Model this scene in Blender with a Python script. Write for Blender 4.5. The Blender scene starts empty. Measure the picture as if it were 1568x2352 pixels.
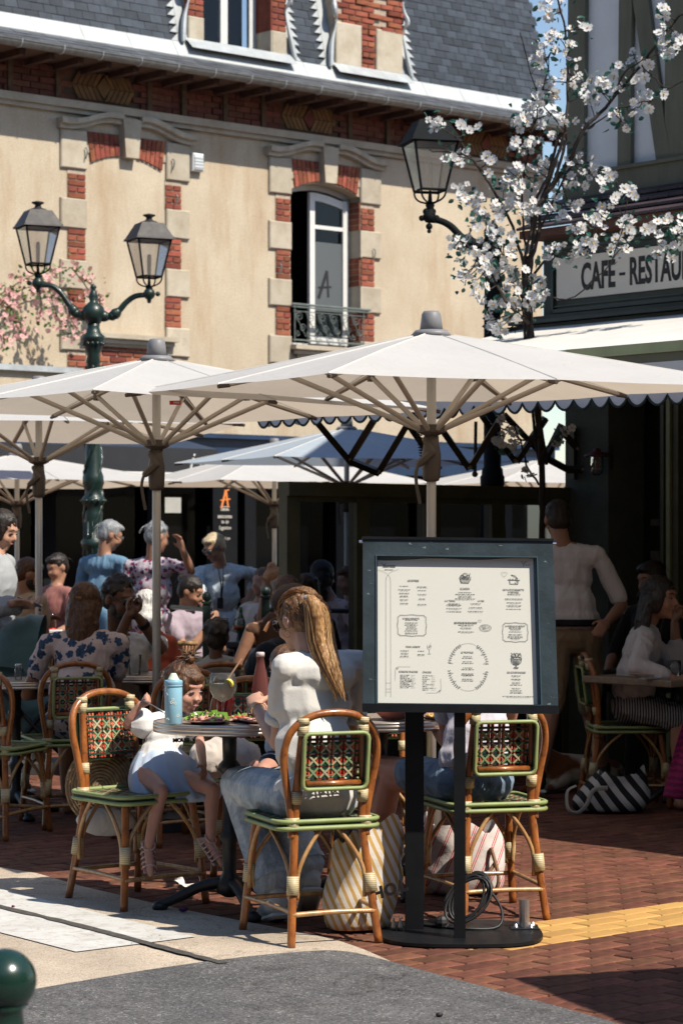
import bpy, bmesh, math, random
from mathutils import Vector, Matrix, noise
R = math.radians
scene = bpy.context.scene
col = scene.collection
rnd = random.Random(7)

# ---------------------------------------------------------------- camera, sky, sun, exposure
cam_d = bpy.data.cameras.new('camera'); cam = bpy.data.objects.new('camera', cam_d); col.objects.link(cam)
cam.location = (0, 0, 1.5); cam.rotation_euler = (R(90), 0, 0)
cam_d.sensor_fit = 'VERTICAL'; cam_d.sensor_height = 36; cam_d.sensor_width = 24; cam_d.lens = 85
cam_d.shift_y = 0.0316
cam_d.clip_start = 0.3; cam_d.clip_end = 3000
cam_d.dof.use_dof = True; cam_d.dof.focus_distance = 9.6; cam_d.dof.aperture_fstop = 7.1
scene.camera = cam
W = bpy.data.worlds.new('World'); scene.world = W; W.use_nodes = True
wn = W.node_tree; wn.nodes.clear()
SUN_L = Vector((-.65, .50, -1.0)).normalized()
sky = wn.nodes.new('ShaderNodeTexSky'); sky.sky_type = 'NISHITA'; sky.sun_disc = False
sky.sun_elevation = math.asin(-SUN_L.z); sky.sun_rotation = math.atan2(-SUN_L.x, -SUN_L.y)
sky.air_density = 1.0; sky.dust_density = 0.3
bg = wn.nodes.new('ShaderNodeBackground'); bg.inputs[1].default_value = 0.12
wo = wn.nodes.new('ShaderNodeOutputWorld')
wn.links.new(sky.outputs[0], bg.inputs[0]); wn.links.new(bg.outputs[0], wo.inputs[0])
sd = bpy.data.lights.new('sun', 'SUN'); sd.energy = 5.0; sd.angle = R(0.5); sd.color = (1.0, .93, .81)
so = bpy.data.objects.new('sun', sd); col.objects.link(so); so.rotation_euler = SUN_L.to_track_quat('-Z', 'Y').to_euler()
so.location = (6, -4, 12)
scene.view_settings.view_transform = 'Standard'; scene.view_settings.look = 'None'
scene.view_settings.exposure = 0.28; scene.view_settings.gamma = 1.0; scene.view_settings.use_curve_mapping = False
scene.cycles.max_bounces = 6; scene.cycles.diffuse_bounces = 1; scene.cycles.glossy_bounces = 3
scene.cycles.transmission_bounces = 5; scene.cycles.transparent_max_bounces = 8
scene.cycles.caustics_reflective = False; scene.cycles.caustics_refractive = False

# ---------------------------------------------------------------- measuring helpers (85 mm lens, eye at 1.5 m)
F = 5552.0
def P(vx, vy, Y): return Vector(((vx - 784) * Y / F, Y, 1.5 - (vy - 1250) * Y / F))
def G(vx, vy):
    Y = 1.5 * F / (vy - 1250); return Vector(((vx - 784) * Y / F, Y, 0))
U = Vector((.760, .649, 0)).normalized(); N = Vector((.649, -.760, 0)).normalized(); Z = Vector((0, 0, 1))
WO = Vector((0, 28.4, 0))                    # town house wall: along U, facing N
FO = Vector((1.525, 16.5, 0))                # restaurant front: along N, facing -U
def wall_sz(vx, vy, d=0.0):
    u = (vx - 784) / F
    s = (u * (28.4 + N.y * d) - N.x * d) / (U.x - U.y * u)
    Y = 28.4 + U.y * s + N.y * d
    return s, 1.5 - (vy - 1250) * Y / F
def wp(s, z, d=0.0): return WO + U * s + N * d + Z * z
def fac_tz(vx, vy, d=0.0):
    u = (vx - 784) / F
    ox = FO.x - U.x * d; oy = FO.y - U.y * d
    t = (u * oy - ox) / (N.x - N.y * u)
    Y = oy + N.y * t
    return t, 1.5 - (vy - 1250) * Y / F
def fp(t, z, d=0.0): return FO + N * t - U * d + Z * z

# ---------------------------------------------------------------- materials
MATS = {}
class NT:
    def __init__(s, m):
        m.use_nodes = True; s.m = m; s.t = m.node_tree; s.t.nodes.clear()
        s.out = s.n('ShaderNodeOutputMaterial')
    def n(s, kind, **kw):
        nd = s.t.nodes.new(kind)
        for k, v in kw.items(): setattr(nd, k, v)
        return nd
    def l(s, a, b): s.t.links.new(a, b)
    def coord(s, scale=(1, 1, 1), kind='Object'):
        tc = s.n('ShaderNodeTexCoord'); mp = s.n('ShaderNodeMapping'); mp.inputs['Scale'].default_value = scale
        s.l(tc.outputs[kind], mp.inputs[0]); return mp.outputs[0]
    def noise(s, vec, scale, detail=4, rough=.6, dist=0):
        nd = s.n('ShaderNodeTexNoise'); nd.inputs['Scale'].default_value = scale; nd.inputs['Detail'].default_value = detail
        nd.inputs['Roughness'].default_value = rough; nd.inputs['Distortion'].default_value = dist; s.l(vec, nd.inputs['Vector']); return nd.outputs['Fac']
    def ramp(s, fac, stops):
        nd = s.n('ShaderNodeValToRGB'); e = nd.color_ramp.elements
        while len(e) < len(stops): e.new(.5)
        for el, (p, c) in zip(e, stops): el.position = p; el.color = (*c, 1) if len(c) == 3 else c
        s.l(fac, nd.inputs[0]); return nd.outputs[0]
    def mix(s, fac, a, b, mode='MIX'):
        nd = s.n('ShaderNodeMix', data_type='RGBA', blend_type=mode)
        for i, v in ((0, fac), (6, a), (7, b)):
            if hasattr(v, 'is_linked'): s.l(v, nd.inputs[i])
            else: nd.inputs[i].default_value = v if i == 0 else ((*v, 1) if len(v) == 3 else v)
        return nd.outputs[2]
    def math(s, op, a, b=0.0):
        nd = s.n('ShaderNodeMath', operation=op)
        for i, v in ((0, a), (1, b)):
            if hasattr(v, 'is_linked'): s.l(v, nd.inputs[i])
            else: nd.inputs[i].default_value = v
        return nd.outputs[0]
    def sep(s, vec):
        nd = s.n('ShaderNodeSeparateXYZ'); s.l(vec, nd.inputs[0]); return nd.outputs
def rgb(h):
    h = h.lstrip('#'); v = [int(h[i:i + 2], 16) / 255 for i in (0, 2, 4)]
    return tuple(x / 12.92 if x < .04 else ((x + .055) / 1.055) ** 2.4 for x in v)
def sc(c, k): return tuple(min(1, x * k) for x in c)
def M(name, base=(.5, .5, .5), rough=.6, var=.12, vs=6, bump=0.0, bs=60, metal=0.0, coat=0.0, spec=.5, rvar=.0,
      island=0.0, trans=0.0, tt=(1, 1, 1), cfun=None, aniso=(1, 1, 1), sheen=0, sss=0, darkspots=0.0, fold=0.0):
    if name in MATS: return MATS[name]
    m = bpy.data.materials.new(name); t = NT(m); MATS[name] = m
    b = t.n('ShaderNodeBsdfPrincipled')
    v = t.coord(aniso)
    if cfun: c = cfun(t, v)
    else:
        nz = t.noise(v, vs, 6, .65)
        c = t.ramp(nz, [(.25, sc(base, 1 - var * 1.3)), (.75, sc(base, 1 + var))])
    if island:
        g = t.n('ShaderNodeNewGeometry'); oi = t.n('ShaderNodeObjectInfo')
        rr = t.math('FRACT', t.math('ADD', g.outputs['Random Per Island'], oi.outputs['Random']))
        hs = t.n('ShaderNodeHueSaturation'); t.l(c, hs.inputs['Color'])
        t.l(t.math('ADD', t.math('MULTIPLY', rr, island * 2), 1 - island), hs.inputs['Value'])
        r2 = t.math('FRACT', t.math('MULTIPLY', rr, 7.3))
        t.l(t.math('ADD', t.math('MULTIPLY', r2, island * .06), .5 - island * .03), hs.inputs['Hue'])
        c = hs.outputs[0]
    if darkspots:
        sp = t.ramp(t.noise(v, vs * 9, 3, .7), [(.52, (0, 0, 0)), (.7, (1, 1, 1))])
        c = t.mix(t.math('MULTIPLY', sp, darkspots), c, sc(base, .35))
    t.l(c, b.inputs['Base Color']); b.inputs['Metallic'].default_value = metal
    b.inputs['Roughness'].default_value = rough; b.inputs['Specular IOR Level'].default_value = spec
    if rvar:
        t.l(t.math('ADD', t.math('MULTIPLY', t.noise(v, vs * 2.3, 5), rvar), rough - rvar / 2), b.inputs['Roughness'])
    b.inputs['Coat Weight'].default_value = coat; b.inputs['Coat Roughness'].default_value = .12
    if sheen: b.inputs['Sheen Weight'].default_value = sheen
    if sss:
        b.inputs['Subsurface Weight'].default_value = sss; b.inputs['Subsurface Radius'].default_value = (.02, .008, .004); b.inputs['Subsurface Scale'].default_value = 1.0
    if bump:
        bp = t.n('ShaderNodeBump'); bp.inputs['Strength'].default_value = bump; bp.inputs['Distance'].default_value = .01
        t.l(t.noise(v, bs, 5, .65), bp.inputs['Height']); t.l(bp.outputs[0], b.inputs['Normal'])
        if fold:
            b2 = t.n('ShaderNodeBump'); b2.inputs['Strength'].default_value = fold; b2.inputs['Distance'].default_value = .035
            fv = t.coord((1, 1, .45)); n1 = t.noise(fv, 6.5, 2, .5, 1.2)
            t.l(t.math('ABSOLUTE', t.math('SUBTRACT', n1, .5)), b2.inputs['Height']); t.l(b2.outputs[0], bp.inputs['Normal'])
    o = b.outputs[0]
    if trans:
        tr = t.n('ShaderNodeBsdfTranslucent'); t.l(t.mix(1, c, tt, 'MULTIPLY'), tr.inputs[0]); mx = t.n('ShaderNodeMixShader'); mx.inputs[0].default_value = trans
        t.l(o, mx.inputs[1]); t.l(tr.outputs[0], mx.inputs[2]); o = mx.outputs[0]
    t.l(o, t.out.inputs[0])
    return m
def glass_mat(name, tint=(1, 1, 1), rough=0.0, opac=.08, col_=(.8, .8, .8), ior=1.5):
    if name in MATS: return MATS[name]
    m = bpy.data.materials.new(name); t = NT(m); MATS[name] = m
    g = t.n('ShaderNodeBsdfGlossy'); g.inputs['Roughness'].default_value = rough
    tr = t.n('ShaderNodeBsdfTransparent'); tr.inputs[0].default_value = (*tint, 1)
    fr = t.n('ShaderNodeFresnel'); fr.inputs[0].default_value = ior
    m1 = t.n('ShaderNodeMixShader'); t.l(fr.outputs[0], m1.inputs[0]); t.l(tr.outputs[0], m1.inputs[1]); t.l(g.outputs[0], m1.inputs[2])
    d = t.n('ShaderNodeBsdfDiffuse'); d.inputs[0].default_value = (*col_, 1)
    tl = t.n('ShaderNodeBsdfTranslucent'); tl.inputs[0].default_value = (*col_, 1)
    m0 = t.n('ShaderNodeMixShader'); m0.inputs[0].default_value = .5; t.l(d.outputs[0], m0.inputs[1]); t.l(tl.outputs[0], m0.inputs[2])
    m2 = t.n('ShaderNodeMixShader'); m2.inputs[0].default_value = opac; t.l(m1.outputs[0], m2.inputs[1]); t.l(m0.outputs[0], m2.inputs[2])
    t.l(m2.outputs[0], t.out.inputs[0]); return m

# ---------------------------------------------------------------- mesh builder
class MB:
    def __init__(s): s.v = []; s.f = []; s.mi = []; s.cur = 0
    def add(s, vs, fs):
        o = len(s.v); s.v += [Vector(p) for p in vs]; s.f += [tuple(i + o for i in f) for f in fs]; s.mi += [s.cur] * len(fs); return s
    def quad(s, a, b, c, d): return s.add([a, b, c, d], [(0, 1, 2, 3)])
    def box8(s, p):  # p: 4 bottom + 4 top
        return s.add(p, [(3, 2, 1, 0), (4, 5, 6, 7), (0, 1, 5, 4), (1, 2, 6, 5), (2, 3, 7, 6), (3, 0, 4, 7)])
    def box(s, c, d, rz=0.0, ax=None):
        c = Vector(c); hx, hy, hz = d[0] / 2, d[1] / 2, d[2] / 2
        if ax: X, Y, Zz = ax
        else: X = Vector((math.cos(rz), math.sin(rz), 0)); Y = Vector((-math.sin(rz), math.cos(rz), 0)); Zz = Z
        q = [c + X * x * hx + Y * y * hy + Zz * z * hz for z in (-1, 1) for (x, y) in ((-1, -1), (1, -1), (1, 1), (-1, 1))]
        return s.box8(q)
    def bbox(s, c, d, bev, rz=0.0, ax=None):   # box with chamfered edges on the top rim and sides
        c = Vector(c); hx, hy, hz = d[0] / 2, d[1] / 2, d[2] / 2; b = min(bev, hx * .9, hy * .9, hz * .9)
        if ax: X, Y, Zz = ax
        else: X = Vector((math.cos(rz), math.sin(rz), 0)); Y = Vector((-math.sin(rz), math.cos(rz), 0)); Zz = Z
        rings = []
        for (ix, iz) in ((b, -hz), (0, -hz + b), (0, hz - b), (b, hz)):
            rings.append([c + X * x * (hx - ix) + Y * y * (hy - ix) + Zz * iz for (x, y) in ((-1, -1), (1, -1), (1, 1), (-1, 1))])
        vs = [p for r in rings for p in r]; fs = [(3, 2, 1, 0), (12, 13, 14, 15)]
        for k in range(3):
            for i in range(4): j = (i + 1) % 4; fs.append((k * 4 + i, k * 4 + j, k * 4 + 4 + j, k * 4 + 4 + i))
        return s.add(vs, fs)
    def tube(s, pts, rad, n=8, caps=True, closed=False, flat=1.0, up=None):
        pts = [Vector(p) for p in pts]; m = len(pts)
        if not hasattr(rad, '__len__'): rad = [rad] * m
        rings = []; prev = None
        for i, p in enumerate(pts):
            a = pts[(i - 1) % m] if (i or closed) else p; b = pts[(i + 1) % m] if (i < m - 1 or closed) else p
            t = (b - a)
            t = t.normalized() if t.length > 1e-9 else Z.copy()
            if prev is None:
                ref = Vector(up) if up else (Z if abs(t.z) < .9 else Vector((0, 1, 0)))
                x = (ref - t * ref.dot(t)).normalized()
            else:
                x = prev - t * prev.dot(t)
                x = x.normalized() if x.length > 1e-6 else prev
            prev = x; y = t.cross(x)
            rings.append([p + (x * math.cos(2 * math.pi * k / n) + y * math.sin(2 * math.pi * k / n) * flat) * rad[i] for k in range(n)])
        vs = [q for r in rings for q in r]; fs = []
        for i in range(m if closed else m - 1):
            j = (i + 1) % m
            for k in range(n): l = (k + 1) % n; fs.append((i * n + k, i * n + l, j * n + l, j * n + k))
        if caps and not closed: fs += [tuple(range(n))[::-1], tuple((m - 1) * n + k for k in range(n))]
        return s.add(vs, fs)
    def lathe(s, prof, c=(0, 0, 0), n=16, axis=None, caps=True, sq=0.0):
        c = Vector(c)
        if axis is None: X, Y, A = Vector((1, 0, 0)), Vector((0, 1, 0)), Z
        else:
            A = Vector(axis).normalized(); X = A.orthogonal().normalized(); Y = A.cross(X)
        vs = []; fs = []
        for (r, z) in prof:
            for k in range(n):
                a = 2 * math.pi * k / n; vs.append(c + (X * math.cos(a) + Y * math.sin(a)) * max(r, 1e-4) + A * z)
        for i in range(len(prof) - 1):
            for k in range(n): l = (k + 1) % n; fs.append((i * n + k, i * n + l, (i + 1) * n + l, (i + 1) * n + k))
        if caps: fs += [tuple(range(n))[::-1], tuple((len(prof) - 1) * n + k for k in range(n))]
        return s.add(vs, fs)
    def prism(s, poly, o, X, Y, A, depth):     # polygon in X/Y, extruded along A
        o = Vector(o); n = len(poly)
        vs = [o + X * p[0] + Y * p[1] for p in poly] + [o + X * p[0] + Y * p[1] + A * depth for p in poly]
        fs = [tuple(range(n))[::-1], tuple(range(n, 2 * n))] + [(i, (i + 1) % n, n + (i + 1) % n, n + i) for i in range(n)]
        return s.add(vs, fs)
    def ell(s, c, r, rot=None, n=10, m=7):
        c = Vector(c); vs = []; fs = []
        if not hasattr(r, '__len__'): r = (r, r, r)
        for i in range(1, m):
            th = math.pi * i / m
            for k in range(n):
                a = 2 * math.pi * k / n; vs.append(Vector((math.sin(th) * math.cos(a) * r[0], math.sin(th) * math.sin(a) * r[1], math.cos(th) * r[2])))
        vs += [Vector((0, 0, r[2])), Vector((0, 0, -r[2]))]
        if rot is not None: vs = [rot @ v for v in vs]
        vs = [v + c for v in vs]; T = len(vs) - 2
        for i in range(m - 2):
            for k in range(n): l = (k + 1) % n; fs.append((i * n + k, (i + 1) * n + k, (i + 1) * n + l, i * n + l))
        for k in range(n):
            l = (k + 1) % n; fs.append((T, k, l)); fs.append((T + 1, (m - 2) * n + l, (m - 2) * n + k))
        return s.add(vs, fs)
    def limb(s, pts, rad, n=10, flat=1.0, up=None):   # rounded chain for later remeshing
        pts = [Vector(p) for p in pts]
        for i in range(len(pts) - 1): s.tube([pts[i], pts[i + 1]], [rad[i], rad[i + 1]], n, flat=flat, up=up)
        for p, r in zip(pts, rad): s.ell(p, r * .995 if flat == 1 else r * min(1, flat) * .99, n=n, m=6)
        return s
    def mesh(s, name, mats, smooth=False, off=None):
        me = bpy.data.meshes.new(name)
        vs = [(v - off) for v in s.v] if off is not None else s.v
        me.from_pydata([tuple(v) for v in vs], [], s.f)
        for m in (mats if isinstance(mats, (list, tuple)) else [mats]): me.materials.append(m)
        if any(s.mi): me.polygons.foreach_set('material_index', s.mi)
        if smooth: me.polygons.foreach_set('use_smooth', [True] * len(me.polygons))
        me.update(); return me

def put(name, me, parent=None, loc=(0, 0, 0), rot=None, kind=None, label=None):
    o = bpy.data.objects.new(name, me); col.objects.link(o)
    o.location = loc
    if rot is not None: o.rotation_euler = rot
    if parent is not None: o.parent = parent
    if kind: o['kind'] = kind
    if label: o['label'] = label
    return o
def root_off(parent):
    off = Vector((0, 0, 0)); p = parent
    while p is not None: off += Vector(p.location); p = p.parent
    return off
def part(name, mb, mat, parent, smooth=False, world=True, kind=None, label=None, origin=None):
    """one mesh object; world=True: builder coordinates are world ones and parents are unrotated"""
    off = root_off(parent) if world else Vector((0, 0, 0))
    me = mb.mesh(name, mat, smooth, off)
    return put(name, me, parent, kind=kind, label=label)
def tag(o, label, cat, group=None, kind=None):
    o['label'] = label; o['category'] = cat
    if group: o['group'] = group
    if kind: o['kind'] = kind
    return o
def thing(name, label, cat, loc=(0, 0, 0), rz=0.0, group=None):
    o = bpy.data.objects.new(name, None); col.objects.link(o); o.location = loc; o.rotation_euler = (0, 0, rz)
    o.empty_display_size = .1
    return tag(o, label, cat, group)
def solo(name, mb, mat, label, cat, smooth=False, group=None):
    lo = Vector((min(v.x for v in mb.v), min(v.y for v in mb.v), min(v.z for v in mb.v)))
    hi = Vector((max(v.x for v in mb.v), max(v.y for v in mb.v), 0))
    loc = Vector(((lo.x + hi.x) / 2, (lo.y + hi.y) / 2, lo.z))
    o = put(name, mb.mesh(name, mat, smooth, loc), None, loc); return tag(o, label, cat, group)
def struct(name, mb, mat, smooth=False, kind='structure', label=None):
    o = put(name, mb.mesh(name, mat, smooth), None); o['kind'] = kind
    if label: o['label'] = label
    return o
def copy_tree(o, parent=None):
    c = o.copy(); col.objects.link(c); c.parent = parent
    for ch in [x for x in ALLCH.get(o.name, [])]: copy_tree(ch, c)
    return c
ALLCH = {}
def index_children():
    ALLCH.clear()
    for x in bpy.data.objects:
        if x.parent is not None: ALLCH.setdefault(x.parent.name, []).append(x)
def bez(p0, p1, p2, n=8): return [Vector(p0) * (1 - t) ** 2 + Vector(p1) * 2 * t * (1 - t) + Vector(p2) * t * t for t in [i / n for i in range(n + 1)]]
def smoothpath(pts, k=6):
    pts = [Vector(p) for p in pts]; out = []
    for i in range(len(pts) - 1):
        p0 = pts[max(i - 1, 0)]; p1 = pts[i]; p2 = pts[i + 1]; p3 = pts[min(i + 2, len(pts) - 1)]
        for j in range(k):
            t = j / k
            out.append(.5 * ((2 * p1) + (-p0 + p2) * t + (2 * p0 - 5 * p1 + 4 * p2 - p3) * t * t + (-p0 + 3 * p1 - 3 * p2 + p3) * t ** 3))
    out.append(pts[-1]); return out
def fuse(mb, voxel, name, mats, off=None, smooth_it=2, fac=.5, wrinkle=None):
    """union of overlapping closed shapes into one continuous surface"""
    me = mb.mesh(name + '_raw', MATS_NONE, False, off)
    o = bpy.data.objects.new('tmp', me); col.objects.link(o)
    md = o.modifiers.new('r', 'REMESH'); md.mode = 'VOXEL'; md.voxel_size = voxel; md.use_smooth_shade = True
    if smooth_it:
        sm = o.modifiers.new('s', 'SMOOTH'); sm.iterations = smooth_it; sm.factor = fac
    dg = bpy.context.evaluated_depsgraph_get(); ev = o.evaluated_get(dg)
    out = bpy.data.meshes.new_from_object(ev); out.name = name
    bpy.data.objects.remove(o); bpy.data.meshes.remove(me)
    out.materials.clear()
    for m in (mats if isinstance(mats, (list, tuple)) else [mats]): out.materials.append(m)
    if wrinkle:
        amp, freq, seed = wrinkle; so_ = Vector((seed * 3.1, seed * 1.7, seed))
        ns = [v.normal.copy() for v in out.vertices]
        for v, nn in zip(out.vertices, ns):
            q = Vector((v.co.x * freq, v.co.y * freq, v.co.z * freq * .55)) + so_
            q += Vector((noise.noise(q * .5), noise.noise(q * .5 + so_), 0)) * .8
            w = (1 - min(1, abs(noise.noise(q)) * 3.2)) ** 1.5 - .35
            w2 = (1 - min(1, abs(noise.noise(q * 2.1 + so_)) * 3.2)) ** 2 - .3
            v.co += nn * amp * (w * .9 + w2 * .55)
    out.polygons.foreach_set('use_smooth', [True] * len(out.polygons))
    out.update(); return out
MATS_NONE = []
FONT_CACHE = {}
def text_mesh(txt, size, depth=.0015, sx=1.0, bold=0.0, shear=0.0):
    cu = bpy.data.curves.new('t', 'FONT'); cu.body = txt; cu.size = size; cu.extrude = depth; cu.offset = bold; cu.shear = shear
    cu.align_x = 'CENTER'; cu.align_y = 'CENTER'; cu.resolution_u = 3
    o = bpy.data.objects.new('t', cu); col.objects.link(o)
    dg = bpy.context.evaluated_depsgraph_get(); me = bpy.data.meshes.new_from_object(o.evaluated_get(dg))
    bpy.data.objects.remove(o); bpy.data.curves.remove(cu)
    for v in me.vertices: v.co.x *= sx
    return me
def text_into(mb, txt, c, X, Y, size, sx=1.0, bold=0.0, shear=0.0, depth=.001, width=None):
    """adds raised lettering to a builder: X reading direction, Y up"""
    me = text_mesh(txt, size, depth, sx, bold, shear); A = X.cross(Y)
    xs = [v.co.x for v in me.vertices]; k = 1.0
    if width: k = width / max(1e-6, max(xs) - min(xs))
    mb.add([Vector(c) + X * v.co.x * k + Y * v.co.y + A * v.co.z for v in me.vertices], [tuple(p.vertices) for p in me.polygons])
    bpy.data.meshes.remove(me)
# ================================================================ GROUND
def spots(t, v, c, sc_=4.0, k=.5):
    vo = t.n('ShaderNodeTexVoronoi'); vo.inputs['Scale'].default_value = sc_; t.l(v, vo.inputs['Vector'])
    m = t.ramp(t.math('ADD', vo.outputs['Distance'], t.math('MULTIPLY', t.noise(v, 30, 2), .05)), [(.075, (k, k, k)), (.095, (1, 1, 1))])
    cr = t.ramp(t.math('ABSOLUTE', t.math('SUBTRACT', t.noise(v, 1.1, 7, .62, .8), .5)), [(.0015, (.62, .60, .58)), (.006, (1, 1, 1))])
    return t.mix(1, t.mix(1, c, m, 'MULTIPLY'), cr, 'MULTIPLY')
def asphalt_c(t, v):
    n = t.noise(v, 9, 6, .7); c = t.ramp(n, [(.3, (.13, .128, .132)), (.7, (.205, .20, .20))])
    vo = t.n('ShaderNodeTexVoronoi'); vo.inputs['Scale'].default_value = 150; t.l(v, vo.inputs['Vector'])
    g = t.ramp(t.sep(vo.outputs['Color'])[0], [(.0, (.45, .45, .45)), (.5, (.92, .92, .92)), (.92, (1.12, 1.1, 1.08)), (1, (2.3, 2.25, 2.2))])
    c = t.mix(1, c, g, 'MULTIPLY')
    st = t.ramp(t.noise(v, 1.4, 4, .6), [(.35, (.78, .78, .78)), (.65, (1.08, 1.06, 1.04))])
    return spots(t, v, t.mix(1, c, st, 'MULTIPLY'), 3.1, .7)
def concrete_c(t, v):
    vo = t.n('ShaderNodeTexVoronoi'); vo.inputs['Scale'].default_value = 230; t.l(v, vo.inputs['Vector'])
    g = t.ramp(t.sep(vo.outputs['Color'])[0], [(.0, (.36, .28, .21)), (.25, (.54, .44, .34)), (.7, (.60, .51, .41)), (1, (.66, .59, .50))])
    st = t.ramp(t.noise(v, 2.1, 6, .65), [(.3, (.72, .70, .68)), (.62, (1.05, 1.03, 1.0))])
    return spots(t, v, t.mix(1, g, st, 'MULTIPLY'), 4.3, .62)
def paint_c(t, v):
    c = t.ramp(t.noise(v, 5, 5, .7), [(.3, (.52, .50, .47)), (.7, (.66, .65, .62))])
    w = t.ramp(t.noise(v, 16, 8, .8, .6), [(.53, (0, 0, 0)), (.57, (1, 1, 1))])
    vo = t.n('ShaderNodeTexVoronoi', feature='DISTANCE_TO_EDGE'); vo.inputs['Scale'].default_value = 5.5
    wv = t.n('ShaderNodeMix', data_type='VECTOR'); wv.inputs[0].default_value = .22
    nn = t.n('ShaderNodeTexNoise'); nn.inputs['Scale'].default_value = 9; t.l(v, nn.inputs['Vector'])
    t.l(v, wv.inputs[4]); t.l(nn.outputs['Color'], wv.inputs[5]); t.l(wv.outputs[1], vo.inputs['Vector'])
    cr = t.ramp(vo.outputs['Distance'], [(.004, (1, 1, 1)), (.011, (0, 0, 0))])
    k = t.math('MULTIPLY', cr, t.ramp(t.noise(v, 2.7, 3), [(.48, (0, 0, 0)), (.6, (.9, .9, .9))]))
    c = t.mix(k, c, (.2, .18, .16)); return t.mix(t.math('MULTIPLY', w, .55), c, (.42, .36, .29))
MAT_asph = M('asphalt', cfun=asphalt_c, rough=.9, bump=.7, bs=160, spec=.25)
MAT_conc = M('exposed_aggregate', cfun=concrete_c, rough=.9, bump=.5, bs=170, spec=.25)
MAT_paint = M('worn_road_paint', cfun=paint_c, rough=.8, bump=.25, bs=60, spec=.3)
MAT_tar = M('tar_joint', (.085, .075, .065), .9, .5, 40, bump=.6, bs=120)
MAT_mortar = M('sandy_joint', (.20, .16, .12), .95, .3, 20, bump=.4, bs=200)
MAT_paver = M('paver_brick', (.165, .064, .039), .85, .45, 14, bump=.5, bs=150, island=.27, darkspots=.25, spec=.3)
MAT_paver_y = M('yellow_paver_brick', (.56, .32, .10), .8, .14, 9, bump=.35, bs=150, island=.14, darkspots=.15, spec=.3)
MAT_far = M('distant_paving', (.16, .085, .06), .9, .3, 5, bump=.3, bs=40)

def gp(l): return [G(x, y) for x, y in l]
def sheet(pts, z):
    mb = MB(); mb.add([Vector((p.x, p.y, z)) for p in pts], [tuple(range(len(pts)))]); return mb
def face_up(mb):
    f = mb.f[0]; a, b, c = (mb.v[f[0]], mb.v[f[1]], mb.v[f[2]])
    n = sum(((mb.v[f[i]].x * mb.v[f[(i + 1) % len(f)]].y - mb.v[f[(i + 1) % len(f)]].x * mb.v[f[i]].y) for i in range(len(f))))
    if n < 0: mb.f = [tuple(reversed(f))]
    return mb
g = MB(); g.add([(-300, -200, -.075), (300, -200, -.075), (300, 500, -.075), (-300, 500, -.075)], [(0, 1, 2, 3)])
struct('ground', g, MAT_far)
edge = [(-60, 2300), (85, 2274), (350, 2229), (550, 2202), (700, 2188), (784, 2187), (869, 2204), (1034, 2249), (1234, 2302), (1410, 2352), (1700, 2440)]
E_ = smoothpath(gp(edge), 4)
road_pts = E_ + [Vector((5, 5.2, 0)), Vector((8, -6, 0)), Vector((-8, -6, 0)), Vector((-5, 6.5, 0))]
struct('road', face_up(sheet(road_pts, .006)), MAT_asph)
L1 = smoothpath(gp([(-500, 1950), (0, 1992), (185, 2035), (400, 2085), (600, 2124), (784, 2163), (900, 2210)]), 3)
conc = L1 + list(reversed(E_[:26]))
struct('footpath', face_up(sheet(conc, .002)), MAT_conc)
zb = gp([(-420, 1935), (0, 2044), (230, 2100), (450, 2154), (310, 2172), (175, 2189), (0, 2144), (-420, 2040)])
struct('crosswalk_stripe', face_up(sheet(zb, .0062)), MAT_paint)
tj = []
jl = smoothpath(gp([(-300, 2010), (0, 2086), (110, 2112), (230, 2142), (350, 2174), (440, 2198), (515, 2217)]), 14)
for i, p in enumerate(jl):
    w = .022 + .013 * noise.noise(p * 11); tj.append((p, w))
mb = MB(); vs = []
for i, (p, w) in enumerate(tj):
    d = (jl[min(i + 1, len(jl) - 1)] - jl[max(i - 1, 0)]).normalized(); n_ = Vector((-d.y, d.x, 0))
    vs += [p + n_ * w + Z * .0095, p - n_ * w + Z * .0095]
mb.add(vs, [(2 * i, 2 * i + 1, 2 * i + 3, 2 * i + 2) for i in range(len(tj) - 1)])
struct('tar_joint', mb, MAT_tar)

pave = MB(); pave.add([(-9, 5.5, -.012), (9, 5.5, -.012), (9, 15.5, -.012), (-9, 15.5, -.012)], [(0, 1, 2, 3)])
far_pave = MB()
PAVE = struct('pavement', pave, MAT_mortar)
def inside(p, poly):
    c = False; n = len(poly)
    for i in range(n):
        a = poly[i]; b = poly[(i + 1) % n]
        if (a.y > p.y) != (b.y > p.y) and p.x < (b.x - a.x) * (p.y - a.y) / (b.y - a.y) + a.x: c = not c
    return c
bl, bw = .213, .104
def unit_brick(name, mats, bev=.05):
    mb = MB(); mb.bbox((0, 0, 0), (1, 1, 1), bev); return mb.mesh(name, mats)
UB = {}
def ubrick(key, mat, dims, bev=.004):
    """chamfered brick mesh of true size, shared between alike pieces"""
    k = (key, tuple(round(x, 3) for x in dims))
    if k not in UB:
        mb = MB(); mb.bbox((0, 0, 0), dims, bev); UB[k] = mb.mesh(key, mat)
    return UB[k]
phi = math.atan2(U.y, U.x)
cand = []
for ib in range(-150, -30):
    b = ib * bw
    for ia in range(0, 95):
        a = (ia + (.5 if ib % 2 else 0)) * bl
        p = U * a + N * b
        if p.y < 7.3 or p.y > 20 or abs(p.x) > .152 * p.y + .15: continue
        if inside(p, road_pts) and inside(p + U * .1, road_pts) and inside(p - U * .1, road_pts): continue
        if inside(p, conc) and inside(p + U * .1, conc) and inside(p - U * .1, conc): continue
        yel = -6.86 < b < -6.40 and a > 6.2
        cand.append((p, yel))
cand.sort(key=lambda c: c[0].y)
rest = MB()
rb = random.Random(3)
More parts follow.
